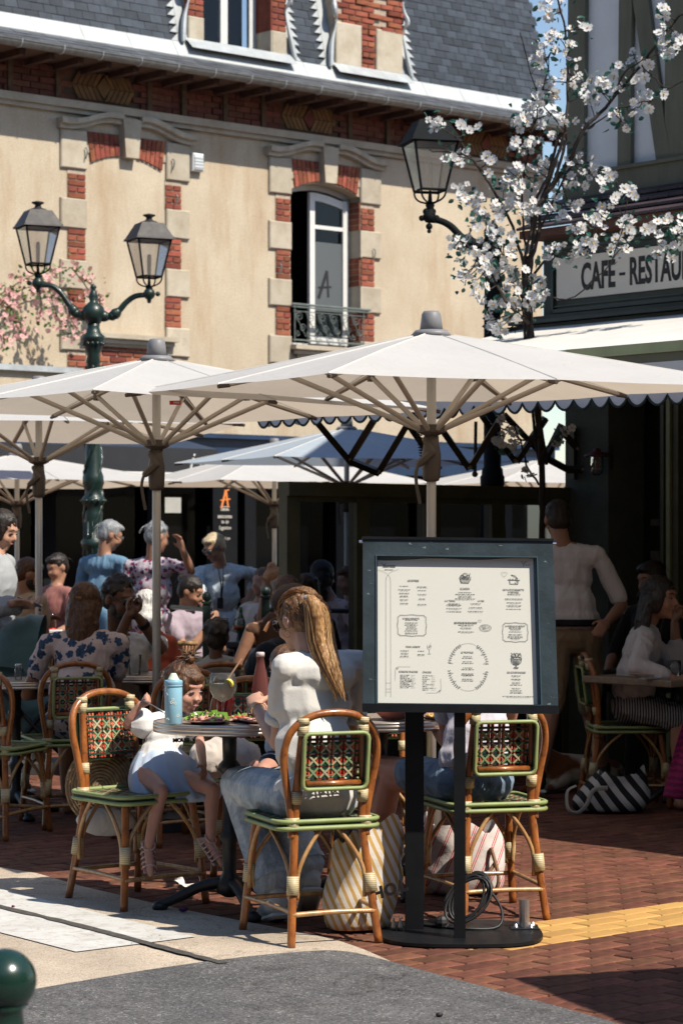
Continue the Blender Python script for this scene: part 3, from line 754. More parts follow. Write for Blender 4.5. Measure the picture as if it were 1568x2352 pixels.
# dormers
def dormer(s0, s1, win):
    D = put('dormer', None, H); D.empty_display_size = .1
    m_ = MB(); m_.quad(wp(s0 - .05, 7.0, .20), wp(s1 + .05, 7.0, .20), wp(s1 + .05, 7.13, .06), wp(s0 - .05, 7.13, .06)); part('flashing', m_, MAT_zinc, D)
    for sg, e in ((-1, s0), (1, s1)):
        pr_ = smoothpath([wp(e + sg * .10, 7.07, .09), wp(e + sg * .05, 7.35, .05), wp(e - sg * .02, 7.62, .05), wp(e + sg * .03, 7.75, .08), wp(e + sg * .0, 7.95, .03), wp(e - sg * .02, 8.6, -.02)], 5)
        m_ = MB(); m_.tube(pr_, [.035 + .02 * math.sin(i * .5) for i in range(len(pr_))], 8, flat=.6); part('zinc_trim', m_, MAT_zinc, D)
        m_ = MB(); m_.quad(*[wp(e + sg * x, z_, dd) for x, z_, dd in ((.0, 7.07, .05), (.13, 7.07, .055), (.13, 9.0, -.42), (.0, 9.0, -.42))]); part('zinc_strip', m_, MAT_zincl, D)
        m_ = MB(); z_ = 7.08
        while z_ < 8.8:
            dd = MD0 + (MD1 - MD0) * (z_ - MZ0) / (MZ1 - MZ0) + .03
            m_.add([wp(e + sg * .12, z_, dd), wp(e + sg * .23, z_ + .0, dd), wp(e + sg * .12, z_ + .10, dd - .02)], [(0, 1, 2)]); z_ += .098
        part('stepped_flashing', m_, MAT_zincl, D)
    if win:
        a, b = -2.06, -1.09
        for (p0, p1) in ((s0, a), (b, s1)):
            m_ = MB(); wchamfer(m_, p0, p1, 7.09, 7.38, -.3, .06); part('stone', m_, MAT_stone, D)
            z_ = 7.38 + .034; k_ = 0
            mm = MB(); wbox(mm, p0 + .01, p1 - .004, 7.38, 9.0, -.3, .03); part('mortar', mm, MAT_bmort, D)
            while z_ < 8.5:
                w_ = p1 - p0; sp = [(p0, p1)] if k_ % 2 else [(p0, p0 + w_ * .45), (p0 + w_ * .45, p1)]
                for q0, q1 in sp:
                    me = ubrick('brickred_wall_brick', MAT_brick, (round(q1 - q0 - .01, 2), .08, .056), .004)
                    put('brick', me, D, wp((q0 + q1) / 2, z_, .005) - WO, (0, rw.uniform(-.01, .01), phi))
                z_ += .068; k_ += 1
        m_ = MB(); wbox(m_, b - .005, b + .01, 7.38, 9.0, -.3, .04); part('brick_cheek', m_, MAT_brick, D)
        m_ = MB(); wbox(m_, b - .01, b + .012, 7.09, 7.38, -.3, .05); part('stone', m_, MAT_stone, D)
        m_ = MB(); wbox(m_, a, b, 7.06, 9.0, -.6, -.5); part('dark_room', m_, MAT_black, D)
        m_ = MB(); c = (a + b) / 2 - .0
        for (q0, q1, z0, z1) in ((a, a + .05, 7.08, 9), (b - .07, b, 7.08, 9), (a, b, 7.06, 7.12)): wbox(m_, q0, q1, z0, z1, -.32, -.24)
        Wd = part('window', m_, MAT_white, D)
        for (q0, q1) in ((a + .05, c + .0), (c, b - .07)):
            m_ = MB()
            wbox(m_, q0, q0 + .05, 7.12, 9, -.26, -.21); wbox(m_, q1 - .05, q1, 7.12, 9, -.26, -.21); wbox(m_, q0 + .05, q1 - .05, 7.12, 7.20, -.26, -.213)
            o = part('casement', m_, MAT_white, Wd) if False else part('casement', m_, MAT_white, D)
            m_ = MB(); m_.quad(wp(q0 + .04, 7.18, -.235), wp(q1 - .04, 7.18, -.235), wp(q1 - .04, 9, -.235), wp(q0 + .04, 9, -.235)); part('pane', m_, MAT_glass, D)
    else:
        mm = MB(); wbox(mm, s0, s1, 7.1, 9.0, -.3, .02); part('mortar', mm, MAT_bmort, D)
        for (p0, p1) in ((-.13, .27), (.50, .92)):
            m_ = MB(); wchamfer(m_, p0, p1, 7.12, 7.62, -.2, .06); part('stone', m_, MAT_stone, D)
        m_ = MB(); wchamfer(m_, .50, .95, 8.02, 8.32, -.2, .07); part('stone', m_, MAT_stone, D)
        z_ = 7.15; k_ = 0
        while z_ < 8.5:
            if z_ < 7.62: sp = [(.28, .49)] if k_ % 2 else [(.28, .38), (.38, .49)]
            else:
                sp = []; x = -.12 + (.1 if k_ % 2 else 0)
                while x < .93: sp.append((x, min(x + .2, .95))); x += .2
                if z_ > 8.0: sp = [q for q in sp if q[1] < .50]
            for q0, q1 in sp:
                if q1 - q0 < .05: continue
                if .5 < (q0 + q1) / 2 < .62 and z_ > 7.62: continue
                me = ubrick('brickred_wall_brick', MAT_brick, (round(q1 - q0 - .01, 2), .08, .056), .004)
                put('brick', me, D, wp((q0 + q1) / 2, z_, .0 + rw.choice((0, 0, .02))) - WO, (0, rw.uniform(-.02, .02), phi))
            z_ += .068; k_ += 1
dormer(-2.28, -.87, True); dormer(-.14, .94, False)
# ---- ground floor shop of the house
SH = thing('shopfront', 'dark navy shopfront with black glazing under the cream wall', 'shopfront', wp(-1, 0, .15))
mb = MB(); wbox(mb, HS[0], HS[1], 2.32, 2.70, -.28, .22); wbox(mb, HS[0], HS[1], 2.68, 2.73, -.28, .30); part('fascia', mb, MAT_navy, SH)
mb = MB(); wbox(mb, HS[0], HS[1], 0, .5, -.28, .12); part('plinth', mb, MAT_blackp, SH)
s = HS[0]
while s < HS[1]:
    mb = MB(); wbox(mb, s, s + .16, .5, 2.32, -.28, .14); part('pilaster', mb, MAT_blackp if rw.random() < .7 else MAT_navy, SH)
    mb = MB(); mb.quad(wp(s + .16, .5, .02), wp(s + 1.35, .5, .02), wp(s + 1.35, 2.32, .02), wp(s + .16, 2.32, .02)); part('pane', mb, glass_mat('shop_glass', (.35, .37, .4), .05, .0, ior=1.16), SH)
    s += 1.35
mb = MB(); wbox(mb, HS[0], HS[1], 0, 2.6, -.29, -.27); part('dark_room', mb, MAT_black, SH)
# lit things seen through the glass: pale notices
for (vx, vy, w, h) in ((397, 1160, .22, .17), (520, 0, 0, 0)):
    if w:
        s, z = wall_sz(vx, vy, .03); mb = MB(); wbox(mb, s - w / 2, s + w / 2, z - h / 2, z + h / 2, .03, .036); part('pane_mark', mb, M('notice_paper', (.45, .45, .42), .7, .1, 8), SH)
# awning over the left shop, navy with white script
AW = thing('navy_awning', 'navy shop awning with white script behind the green lamp post', 'awning', wp(-4, 2.6, .2))
mb = MB()
a0_, a1_ = -5.6, -2.6
mb.quad(wp(a0_, 2.66, .30), wp(a1_, 2.66, .30), wp(a1_, 2.52, 1.0), wp(a0_, 2.52, 1.0)); part('fabric', mb, M('navy_canvas', (.01, .03, .07), .8, .2, 5), AW)
mb = MB(); mb.quad(wp(a0_, 2.26, 1.01), wp(a1_, 2.26, 1.01), wp(a1_, 2.52, 1.0), wp(a0_, 2.52, 1.0)); part('valance', mb, M('black_canvas', (.015, .016, .02), .6, .2, 5), AW)
mb = MB(); wbox(mb, a0_, a1_, 2.235, 2.26, 1.0, 1.02); part('hem_bar', mb, MAT_white, AW)
sx = MB()
for k, (x, y0, y1, lean) in enumerate([(-2.98, 2.30, 2.42, .04), (-2.93, 2.44, 2.46, .01)]):
    sx.tube([wp(x, y0, 1.02), wp(x + lean, y1, 1.02)], .012, 4)
sx.tube([wp(-2.74 + .09 * math.cos(a) + .05 * math.sin(a), 2.375 + .06 * math.sin(a), 1.02) for a in [i * .35 for i in range(17)]], .008, 4)
sx.tube([wp(-2.68 + i * .012, 2.33 + .03 * abs(math.sin(i * .8)), 1.022) for i in range(10)], .007, 4)
part('lettering', sx, MAT_white, AW)
# vertical menu sign in orange and white
SG = thing('shop_sign', 'narrow black sign with orange letter A and white opening hours', 'sign', wp(-1.7, 0, .2))
s0, z0 = wall_sz(517, 1160, .19); s_l = wall_sz(490, 1160, .19)[0]; s_r = wall_sz(546, 1160, .19)[0]
mb = MB(); wbox(mb, s_l, s_r, .6, 2.28, .14, .185); part('board', mb, MAT_blackp, SG)
OR = M('orange_print', (.85, .25, .06), .6, .05, 9); WP = M('white_print', (.7, .66, .58), .6, .05, 9)
mb = MB(); b0 = wp(s0, wall_sz(517, 1148, .19)[1], .187)
stroke(mb, [(-.05, -.09), (.015, .11)], .026, b0, U, Z, N); stroke(mb, [(.015, .11), (.045, -.08)], .022, b0, U, Z, N, .0024); stroke(mb, [(-.065, -.005), (.075, .012)], .013, b0, U, Z, N, .003)
stroke(mb, [(-.01, .10), (.06, .115)], .013, b0, U, Z, N, .003)
part('lettering', mb, OR, SG)
mb = MB()
for (vy, tx, w) in ((1170, 'CABOURG', .115), (1187, 'SERVICE CONTINU', .20), (1199, '12H - 22H', .10)):
    text_into(mb, tx, wp(s0, wall_sz(517, vy, .19)[1], .187), U, Z, .042, bold=.001, width=w)
text_into(mb, 'Suggestions', wp(s0, wall_sz(517, 1212, .19)[1], .187), U, Z, .06, shear=.3, width=.17)
text_into(mb, 'carte du jour', wp(s0, wall_sz(517, 1236, .19)[1], .187), U, Z, .05, shear=.3, width=.15)
wbox(mb, s0 - .065, s0 + .065, wall_sz(517, 1164, .19)[1], wall_sz(517, 1164, .19)[1] + .006, .187, .189)
part('lettering', mb, WP, SG)
# ledge over the shop next door, left
LG = thing('zinc_ledge', 'grey zinc ledge along the cream wall under the pink blossoms', 'ledge', wp(-5, 3.3, .1))
mb = MB(); wbox(mb, -5.6, -3.93, 3.30, 3.36, .0, .42); part('zinc_cap', mb, MAT_zinc, LG)
mb = MB(); wbox(mb, -5.6, -3.95, 3.02, 3.30, .0, .36); part('fascia', mb, MAT_stucco, LG)
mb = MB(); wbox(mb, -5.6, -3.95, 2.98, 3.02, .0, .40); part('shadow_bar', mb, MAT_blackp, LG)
# ================================================================ RESTAURANT ON THE RIGHT (front along N, facing -U)
MAT_rgrey = M('grey_green_render', (.075, .085, .07), .9, .25, 5, bump=.3, bs=60)
MAT_rdark = M('dark_green_paint', (.022, .034, .030), .5, .3, 5, rvar=.2)
MAT_timber = M('olive_timber', (.15, .145, .10), .8, .25, 6, bump=.4, bs=30, aniso=(1, 1, .2))
MAT_rwhite = M('blue_white_render', (.80, .81, .80), .9, .06, 4, bump=.3, bs=90)
MAT_tile = M('dark_plum_tile', (.055, .036, .042), .6, .35, 6, bump=.2, bs=40, island=.3)
MAT_signw = M('cream_sign', (.74, .71, .65), .7, .06, 3)
MAT_olive = M('olive_frame', (.085, .080, .040), .55, .25, 6, rvar=.2)
MAT_olive_l = M('pale_olive_metal', (.30, .33, .17), .5, .15, 6)
RS = thing('restaurant', 'half-timbered restaurant building with dark green sign band, at the right edge', 'building', FO)
def fbox(mb, t0, t1, z0, z1, d0, d1):
    return mb.box8([fp(t0, z0, d1), fp(t1, z0, d1), fp(t1, z0, d0), fp(t0, z0, d0), fp(t0, z1, d1), fp(t1, z1, d1), fp(t1, z1, d0), fp(t0, z1, d0)])
mb = MB(); fbox(mb, 0, .40, 0, 3.05, -.5, 0); part('pillar', mb, MAT_rgrey, RS)
mb = MB(); fbox(mb, .05, 6, 3.0, 5.3, -.6, -.01); fbox(mb, 6, 6.3, 0, 5.3, -8, 0); part('wall', mb, MAT_rwhite, RS)
mb = MB(); fbox(mb, .05, .4, 0, 5.3, -8, -.6); part('side_wall', mb, MAT_rgrey, RS)
mb = MB(); mb.prism([(.02, 5.28), (-4, 9.3), (-8, 5.28)], FO + N * .03, -U, Z, N, 6.3); part('roof', mb, MAT_tile, RS)  # unseen gable, shaped to shade the rear parasol and leave the crowd sunlit
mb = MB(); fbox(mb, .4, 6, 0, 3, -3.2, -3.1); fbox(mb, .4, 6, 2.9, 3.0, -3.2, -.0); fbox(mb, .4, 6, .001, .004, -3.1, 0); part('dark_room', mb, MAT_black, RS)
# timber frame drawn on the front: every beam its own part
def beam(poly, d=.035):
    q = [fac_tz(x, y, d) for x, y in poly]; m_ = MB(); m_.prism(q, FO, N, Z, -U, d); return part('timber', m_, MAT_timber, RS)
beam([(1306, -420), (1347, -420), (1338, 414), (1300, 418)])
beam([(1424, -420), (1452, -420), (1446, 400), (1416, 405)])
beam([(1470, -120), (1487, 0), (1524, 276), (1545, 380), (1508, 388), (1452, 5), (1450, -120)], .032)
beam([(1527, -420), (1640, -420), (1640, 372), (1545, 386), (1525, 276)], .039)
beam([(1640, -420), (1800, -420), (1800, 350), (1640, 371)], .03)
mb = MB(); fbox(mb, .03, 6, 3.83, 3.99, 0, .06); part('timber', mb, MAT_timber, RS)
mb = MB(); fbox(mb, .03, 6, 3.985, 4.01, 0, .075); part('timber', mb, MAT_timber, RS)
# small tiled pent roof above the sign: rows of tiles
rt = random.Random(5); n_t = 0
for r_ in range(4):
    t = -.02
    while t < 3.0:
        z0 = 3.60 + r_ * .062; d0 = .43 - r_ * .095
        m_ = MB(); m_.box8([fp(t, z0, d0 + .02), fp(t + .165, z0, d0 + .02), fp(t + .165, z0 + .05, d0 - .12), fp(t, z0 + .05, d0 - .12), fp(t, z0 + .018, d0 + .02), fp(t + .165, z0 + .018, d0 + .02), fp(t + .165, z0 + .068, d0 - .12), fp(t, z0 + .068, d0 - .12)])
        part('roof_tile', m_, MAT_tile, RS); t += .17
mb = MB(); fbox(mb, -.02, 6, 3.55, 3.60, 0, .42); part('eaves_board', mb, M('red_brown_wood', (.11, .045, .03), .7, .3, 8), RS)
# sign band
mb = MB(); fbox(mb, .03, 6, 3.0, 3.56, -.2, .24); fbox(mb, .03, 6, 3.0, 3.03, .24, .34); part('sign_band', mb, MAT_rdark, RS)
mb = MB(); fbox(mb, .12, 5, 3.05, 3.075, .24, .262); fbox(mb, .12, 5, 3.09, 3.10, .24, .256); fbox(mb, .12, 5, 3.47, 3.49, .24, .262); fbox(mb, .12, .14, 3.05, 3.49, .24, .262); part('moulding', mb, M('green_black_paint', (.03, .045, .04), .45, .2, 5), RS)
SGN = thing('restaurant_sign', 'long cream sign reading CAFE - RESTAURANT in tall black letters', 'sign', fp(1, 3.13, .25))
mb = MB(); fbox(mb, .174, 3.6, 3.135, 3.415, .245, .262); part('board', mb, MAT_signw, SGN)
t1 = fac_tz(1333, 630, .264)[0]; t2 = fac_tz(1568, 600, .264)[0]
def flatten_letters(txt, t0, t1_, z, size):
    mb = MB(); w = t1_ - t0
    text_into(mb, txt, fp((t0 + t1_) / 2, z, .262), N, Z, size, bold=.007, width=w, depth=.003); return mb
tc1 = fac_tz(1411, 620, .264)[0]; tr0 = fac_tz(1444, 620, .264)[0]; td0 = fac_tz(1421, 620, .264)[0]; td1 = fac_tz(1434, 620, .264)[0]
part('lettering', flatten_letters('CAFE', t1, tc1, 3.262, .245), MAT_print, SGN)
mb = MB(); fbox(mb, td0, td1, 3.252, 3.270, .262, .266); part('dash', mb, MAT_print, SGN)
wl = (tc1 - t1) / 4
part('lettering', flatten_letters('RESTAURANT', tr0, tr0 + wl * 10.2, 3.262, .245), MAT_print, SGN)
# ledge under the sign
mb = MB(); fbox(mb, -.13, 6, 2.975, 2.998, .0, .42); part('drip_ledge', mb, MAT_rdark, RS)
# doors and frames in the dark opening
for (vx0, vx1, d, m_) in ((1440, 1452, -.3, MAT_olive), (1515, 1522, -.12, MAT_olive), (1528, 1536, -.1, MAT_olive_l), (1541, 1556, -.12, MAT_olive)):
    ta = fac_tz(vx0, 1200, d)[0]; tb = fac_tz(vx1, 1200, d)[0]
    mb = MB(); fbox(mb, ta, tb, .02, 2.78, d - .05, d); part('door_frame', mb, m_, RS)
mb = MB(); fbox(mb, .4, 3, 2.78, 2.98, -.2, -.08); fbox(mb, .9, 3, 2.5, 2.56, -.2, -.1); part('lintel', mb, MAT_olive, RS)
mb = MB(); mb.quad(fp(.4, .1, -.35), fp(.86, .1, -.35), fp(.86, 2.7, -.35), fp(.4, 2.7, -.35)); part('pane', mb, MAT_glass, RS)
for (y0, y1) in ((1192, 1207), (1265, 1300)):
    a = fac_tz(1497, y0, -.34); b = fac_tz(1507, y1, -.34); mb = MB(); fbox(mb, a[0] - .02, b[0] + .02, b[1], a[1], -.345, -.34); part('pane_mark', mb, M('pane_reflection_grey', (.16, .16, .15), .7, .3, 30), RS)  # grey panels painted as the window's reflection
# wall lantern on the pillar
WL = thing('wall_lantern', 'rusty red capped jar lantern on the dark grey pillar', 'lantern', fp(.37, 2.0, .1))
c = P(1370, 1060, fp(.37, 0, .12).y)
mb = MB(); mb.lathe([(.015, .075), (.085, .045), (.09, .035), (.03, .05)], c + Z * 0, 14); mb.lathe([(.028, .05), (.022, .085), (.008, .09)], c, 10); part('cap', mb, M('rust_red_enamel', (.12, .025, .02), .5, .3, 20), WL, smooth=True)
mb = MB(); mb.lathe([(.042, .03), (.045, -.04), (.04, -.075), (.02, -.095), (.001, -.1)], c, 14, caps=False); part('glass_jar', mb, glass_mat('jar_glass', (.8, .8, .8), .03, .03), WL, smooth=True)
mb = MB(); mb.lathe([(.008, .03), (.016, -.01), (.013, -.05), (.004, -.06)], c, 10); part('bulb', mb, M('amber_bulb', (.30, .11, .03), .3, .2, 9), WL, smooth=True)
mb = MB(); mb.tube([c + Z * .055, c + Z * .055 + U * .12], .008, 6); mb.box(c + U * .12 + Z * .03, (.02, .05, .16), phi); part('bracket', mb, MAT_rdark, WL)

# ---- restaurant awning
AW2 = thing('white_awning', 'white retractable awning with dark-edged scalloped valance over the restaurant front', 'awning', fp(1.8, 2.3, 1.5))
MAT_canvas = M('white_canvas', (.74, .71, .66), .9, .07, 3, bump=.12, bs=90, trans=.06, tt=(1, .86, .7))
MAT_val = M('grey_white_valance', (.78, .79, .82), .9, .06, 4, bump=.1, bs=90, trans=.2)
MAT_pipe = M('dark_green_piping', (.012, .028, .024), .7, .2, 10)
D1 = 2.65
mb = MB(); ns, nd = 30, 10; vs = []
for j in range(nd + 1):
    for i in range(ns + 1):
        t = -.05 + 7.0 * i / ns; f = j / nd
        d = .30 + (D1 - .33) * f; z = 2.965 - .43 * f - .03 * math.sin(math.pi * f) + .006 * math.sin(t * 7 + f * 4) * math.sin(math.pi * f)
        vs.append(fp(t, z, d))
mb.add(vs, [(j * (ns + 1) + i, j * (ns + 1) + i + 1, (j + 1) * (ns + 1) + i + 1, (j + 1) * (ns + 1) + i) for j in range(nd) for i in range(ns)])
part('canopy', mb, MAT_canvas, AW2, smooth=True)
mb = MB(); fbox(mb, -.21, 7, 2.93, 2.972, .02, .36); part('cassette', mb, MAT_rdark, AW2)
mb = MB(); fbox(mb, -.03, 6.95, 2.478, 2.53, D1 - .06, D1); part('front_bar', mb, MAT_olive_l, AW2)
mb = MB(); fbox(mb, -.03, 6.95, 2.43, 2.477, D1 - .07, D1 - .015); part('roller_profile', mb, M('olive_profile', (.10, .095, .05), .5, .2, 5), AW2)
vb = MB(); pb = MB(); pitch = .128; t = -.05
bot = []; top = 2.43
while t < 6.9:
    for k in range(8):
        f = k / 8; tt = t + pitch * f
        z = 2.262 - .050 * math.sin(math.pi * f) ** .75
        bot.append((tt, z))
    t += pitch
vv = []
for (tt, z) in bot:
    wob = .012 * math.sin(tt * 3.1) + .006 * math.sin(tt * 11)
    for f in (0, .5, 1): vv.append(fp(tt, top + (z - top) * f, D1 - .01 + wob * f))
vb.add(vv, [(i * 3 + k, i * 3 + 3 + k, i * 3 + 4 + k, i * 3 + 1 + k) for i in range(len(bot) - 1) for k in (0, 1)])
part('valance', vb, MAT_val, AW2)
pb.tube([vv[i * 3 + 2] for i in range(len(bot))], .0075, 5); part('piping', pb, MAT_pipe, AW2)
# side flap at the left end
mb = MB(); q = [fp(-.05, 2.43, D1), fp(-.05, 2.26, D1), fp(-.05, 2.22, D1 - .1), fp(-.05, 2.27, D1 - .22), fp(-.05, 2.24, D1 - .34), fp(-.05, 2.30, D1 - .46), fp(-.05, 2.47, D1 - .46)]
mb.add(q, [(0, 1, 2, 3, 4, 5, 6)]); part('side_flap', mb, MAT_val, AW2)
# scissor arms
MAT_arm = M('dark_olive_arm', (.045, .038, .022), .5, .25, 8, metal=.3)
MAT_bolt = M('arm_bolt', (.25, .22, .16), .4, .2, 8, metal=.7)
def armplane(vx, vy, frac):   # frac 0 at valance, 1 at the front
    Yv = 14.3 + 1.9 * frac; return P(vx, vy, Yv)
AR = put('folding_arm', None, AW2); AR.empty_display_size = .1
bars = [[(728, 970, .1), (802, 1058, .3), (868, 1085, .45)], [(860, 962, .1), (803, 1054, .3)], [(950, 950, .3), (870, 1083, .45)], [(944, 985, .35), (1007, 1075, .5)]]
AR2 = put('folding_arm', None, AW2)
bars2 = [[(1012, 983, .5), (1076, 1075, .6)], [(1150, 960, .5), (1080, 1073, .6)], [(1106, 955, .6), (1181, 1058, .75)], [(1252, 960, .7), (1185, 1060, .75)], [(1160, 955, .6), (1250, 1050, .9), (1302, 1078, 1.0), (1336, 1079, 1.02)], [(1290, 975, .9), (1247, 1062, .9)], [(1285, 985, .95), (1325, 1030, 1.0)]]
for par_, bl_ in ((AR, bars), (AR2, bars2)):
    for b in bl_:
        m_ = MB(); m_.tube([armplane(*q) for q in b], .027, 4, up=(0, 0, 1)); o = part('bar', m_, MAT_arm, par_)
    m_ = MB()
    for b in bl_:
        for q in (b[-1],): m_.ell(armplane(q[0], q[1], q[2]) - Vector((0, .035, 0)), .012, n=6, m=4)
    part('bolt', m_, MAT_bolt, par_)
m_ = MB(); m_.tube([armplane(1092, 968, .6), armplane(1090, 1088, .6)], .012, 6); m_.ell(armplane(1090, 1089, .6), .02, n=8, m=5); part('pull_rod', m_, MAT_arm, AR2)
m_ = MB(); a = fp(.10, 2.12, .03); m_.box(a, (.03, .05, .36), phi); part('wall_bracket', m_, MAT_arm, AR2)
for (x0, y0, x1, y1) in ((957, 968, 972, 1062), (985, 990, 993, 1040)):
    m_ = MB(); pts = []; a = armplane(x0, y0, .3); b = armplane(x1, y1, .35); nn = 90
    for i in range(nn + 1):
        f = i / nn; an = f * 2 * math.pi * 15; pts.append(a.lerp(b, f) + Vector((math.cos(an), math.sin(an), 0)) * .018)
    m_.tube(pts, .0035, 4); part('spring', m_, MAT_arm, AR)

# ---- unseen houses added behind and beside the viewer to block low sky light
for (nm, o_, ax, dp, L0, L1, h_, lb) in (('sky_block_row_house', N * 9, U, N, -22, 26, 9.5, 'plain grey rendered row house added unseen behind the viewer to block low sky light'), ('sky_block_corner_house', U * -9, N, -U, -24, 9, 9.5, 'plain grey rendered corner house added outside the frame on the left to block sky light')):
    HH = thing(nm, lb, 'house', o_)
    q = lambda l, d, z: o_ + ax * l + dp * d + Z * z
    mb = MB(); mb.box8([q(L0, 0, 0), q(L1, 0, 0), q(L1, 8, 0), q(L0, 8, 0), q(L0, 0, h_), q(L1, 0, h_), q(L1, 8, h_), q(L0, 8, h_)]); part('wall', mb, M('grey_render', (.22, .20, .18), .9, .2, 1), HH)
    mb = MB(); mb.add([q(L0, -.3, h_), q(L1, -.3, h_), q(L1, 4, h_ + 3), q(L0, 4, h_ + 3), q(L1, 8.3, h_), q(L0, 8.3, h_)], [(0, 1, 2, 3), (3, 2, 4, 5), (0, 3, 5), (1, 4, 2)]); part('roof', mb, MAT_slate, HH)
    for k in range(int((L1 - L0) / 3)):
        for zz in (1.2, 4.2, 7.0):
            l = L0 + 1.5 + k * 3; mb = MB(); mb.box8([q(l, -.03, zz), q(l + 1, -.03, zz), q(l + 1, 0.02, zz), q(l, 0.02, zz), q(l, -.03, zz + 1.6), q(l + 1, -.03, zz + 1.6), q(l + 1, .02, zz + 1.6), q(l, .02, zz + 1.6)]); part('window', mb, MAT_blackp, HH)
# ---- glazed terrace screen
SC = thing('terrace_screen', 'olive framed glass windbreak running from the pillar behind the menu board', 'screen', FO - U * 1.2 - Z * 0)
def sbox(mb, l0, l1, z0, z1, d0, d1):   # l = distance from the restaurant corner along -U
    q = lambda l, z, d: FO - U * l + N * d + Z * z
    return mb.box8([q(l0, z0, d1), q(l1, z0, d1), q(l1, z0, d0), q(l0, z0, d0), q(l0, z1, d1), q(l1, z1, d1), q(l1, z1, d0), q(l0, z1, d0)])
def lof(vx):
    u = (vx - 784) / F; return (FO.x - u * FO.y) / (U.x - u * U.y)
for a, b in ((652, 682), (812, 841), (969, 1004), (1122, 1152), (1284, 1303)):
    mb = MB(); sbox(mb, lof(a), lof(b), 0, 1.80, -.05, .03); part('post', mb, MAT_olive, SC)
mb = MB(); sbox(mb, lof(652), lof(1303), 1.80, 1.886, -.06, .05); part('top_rail', mb, MAT_olive, SC)
mb = MB(); sbox(mb, lof(652), lof(1303), .0, .55, -.04, .02); part('lower_panel', mb, MAT_rdark, SC)
for a, b in ((682, 812), (841, 969), (1004, 1122), (1152, 1284)):
    mb = MB(); q = lambda l, z: FO - U * l + N * .0 + Z * z
    mb.quad(q(lof(a), .55), q(lof(b), .55), q(lof(b), 1.8), q(lof(a), 1.8)); part('pane', mb, glass_mat('screen_glass', (.4, .43, .47), .03, .0, ior=1.2), SC)
    mb = MB(); sbox(mb, lof(a), lof(b), 1.765, 1.80, -.02, .02); part('glazing_bar', mb, MAT_olive, SC)
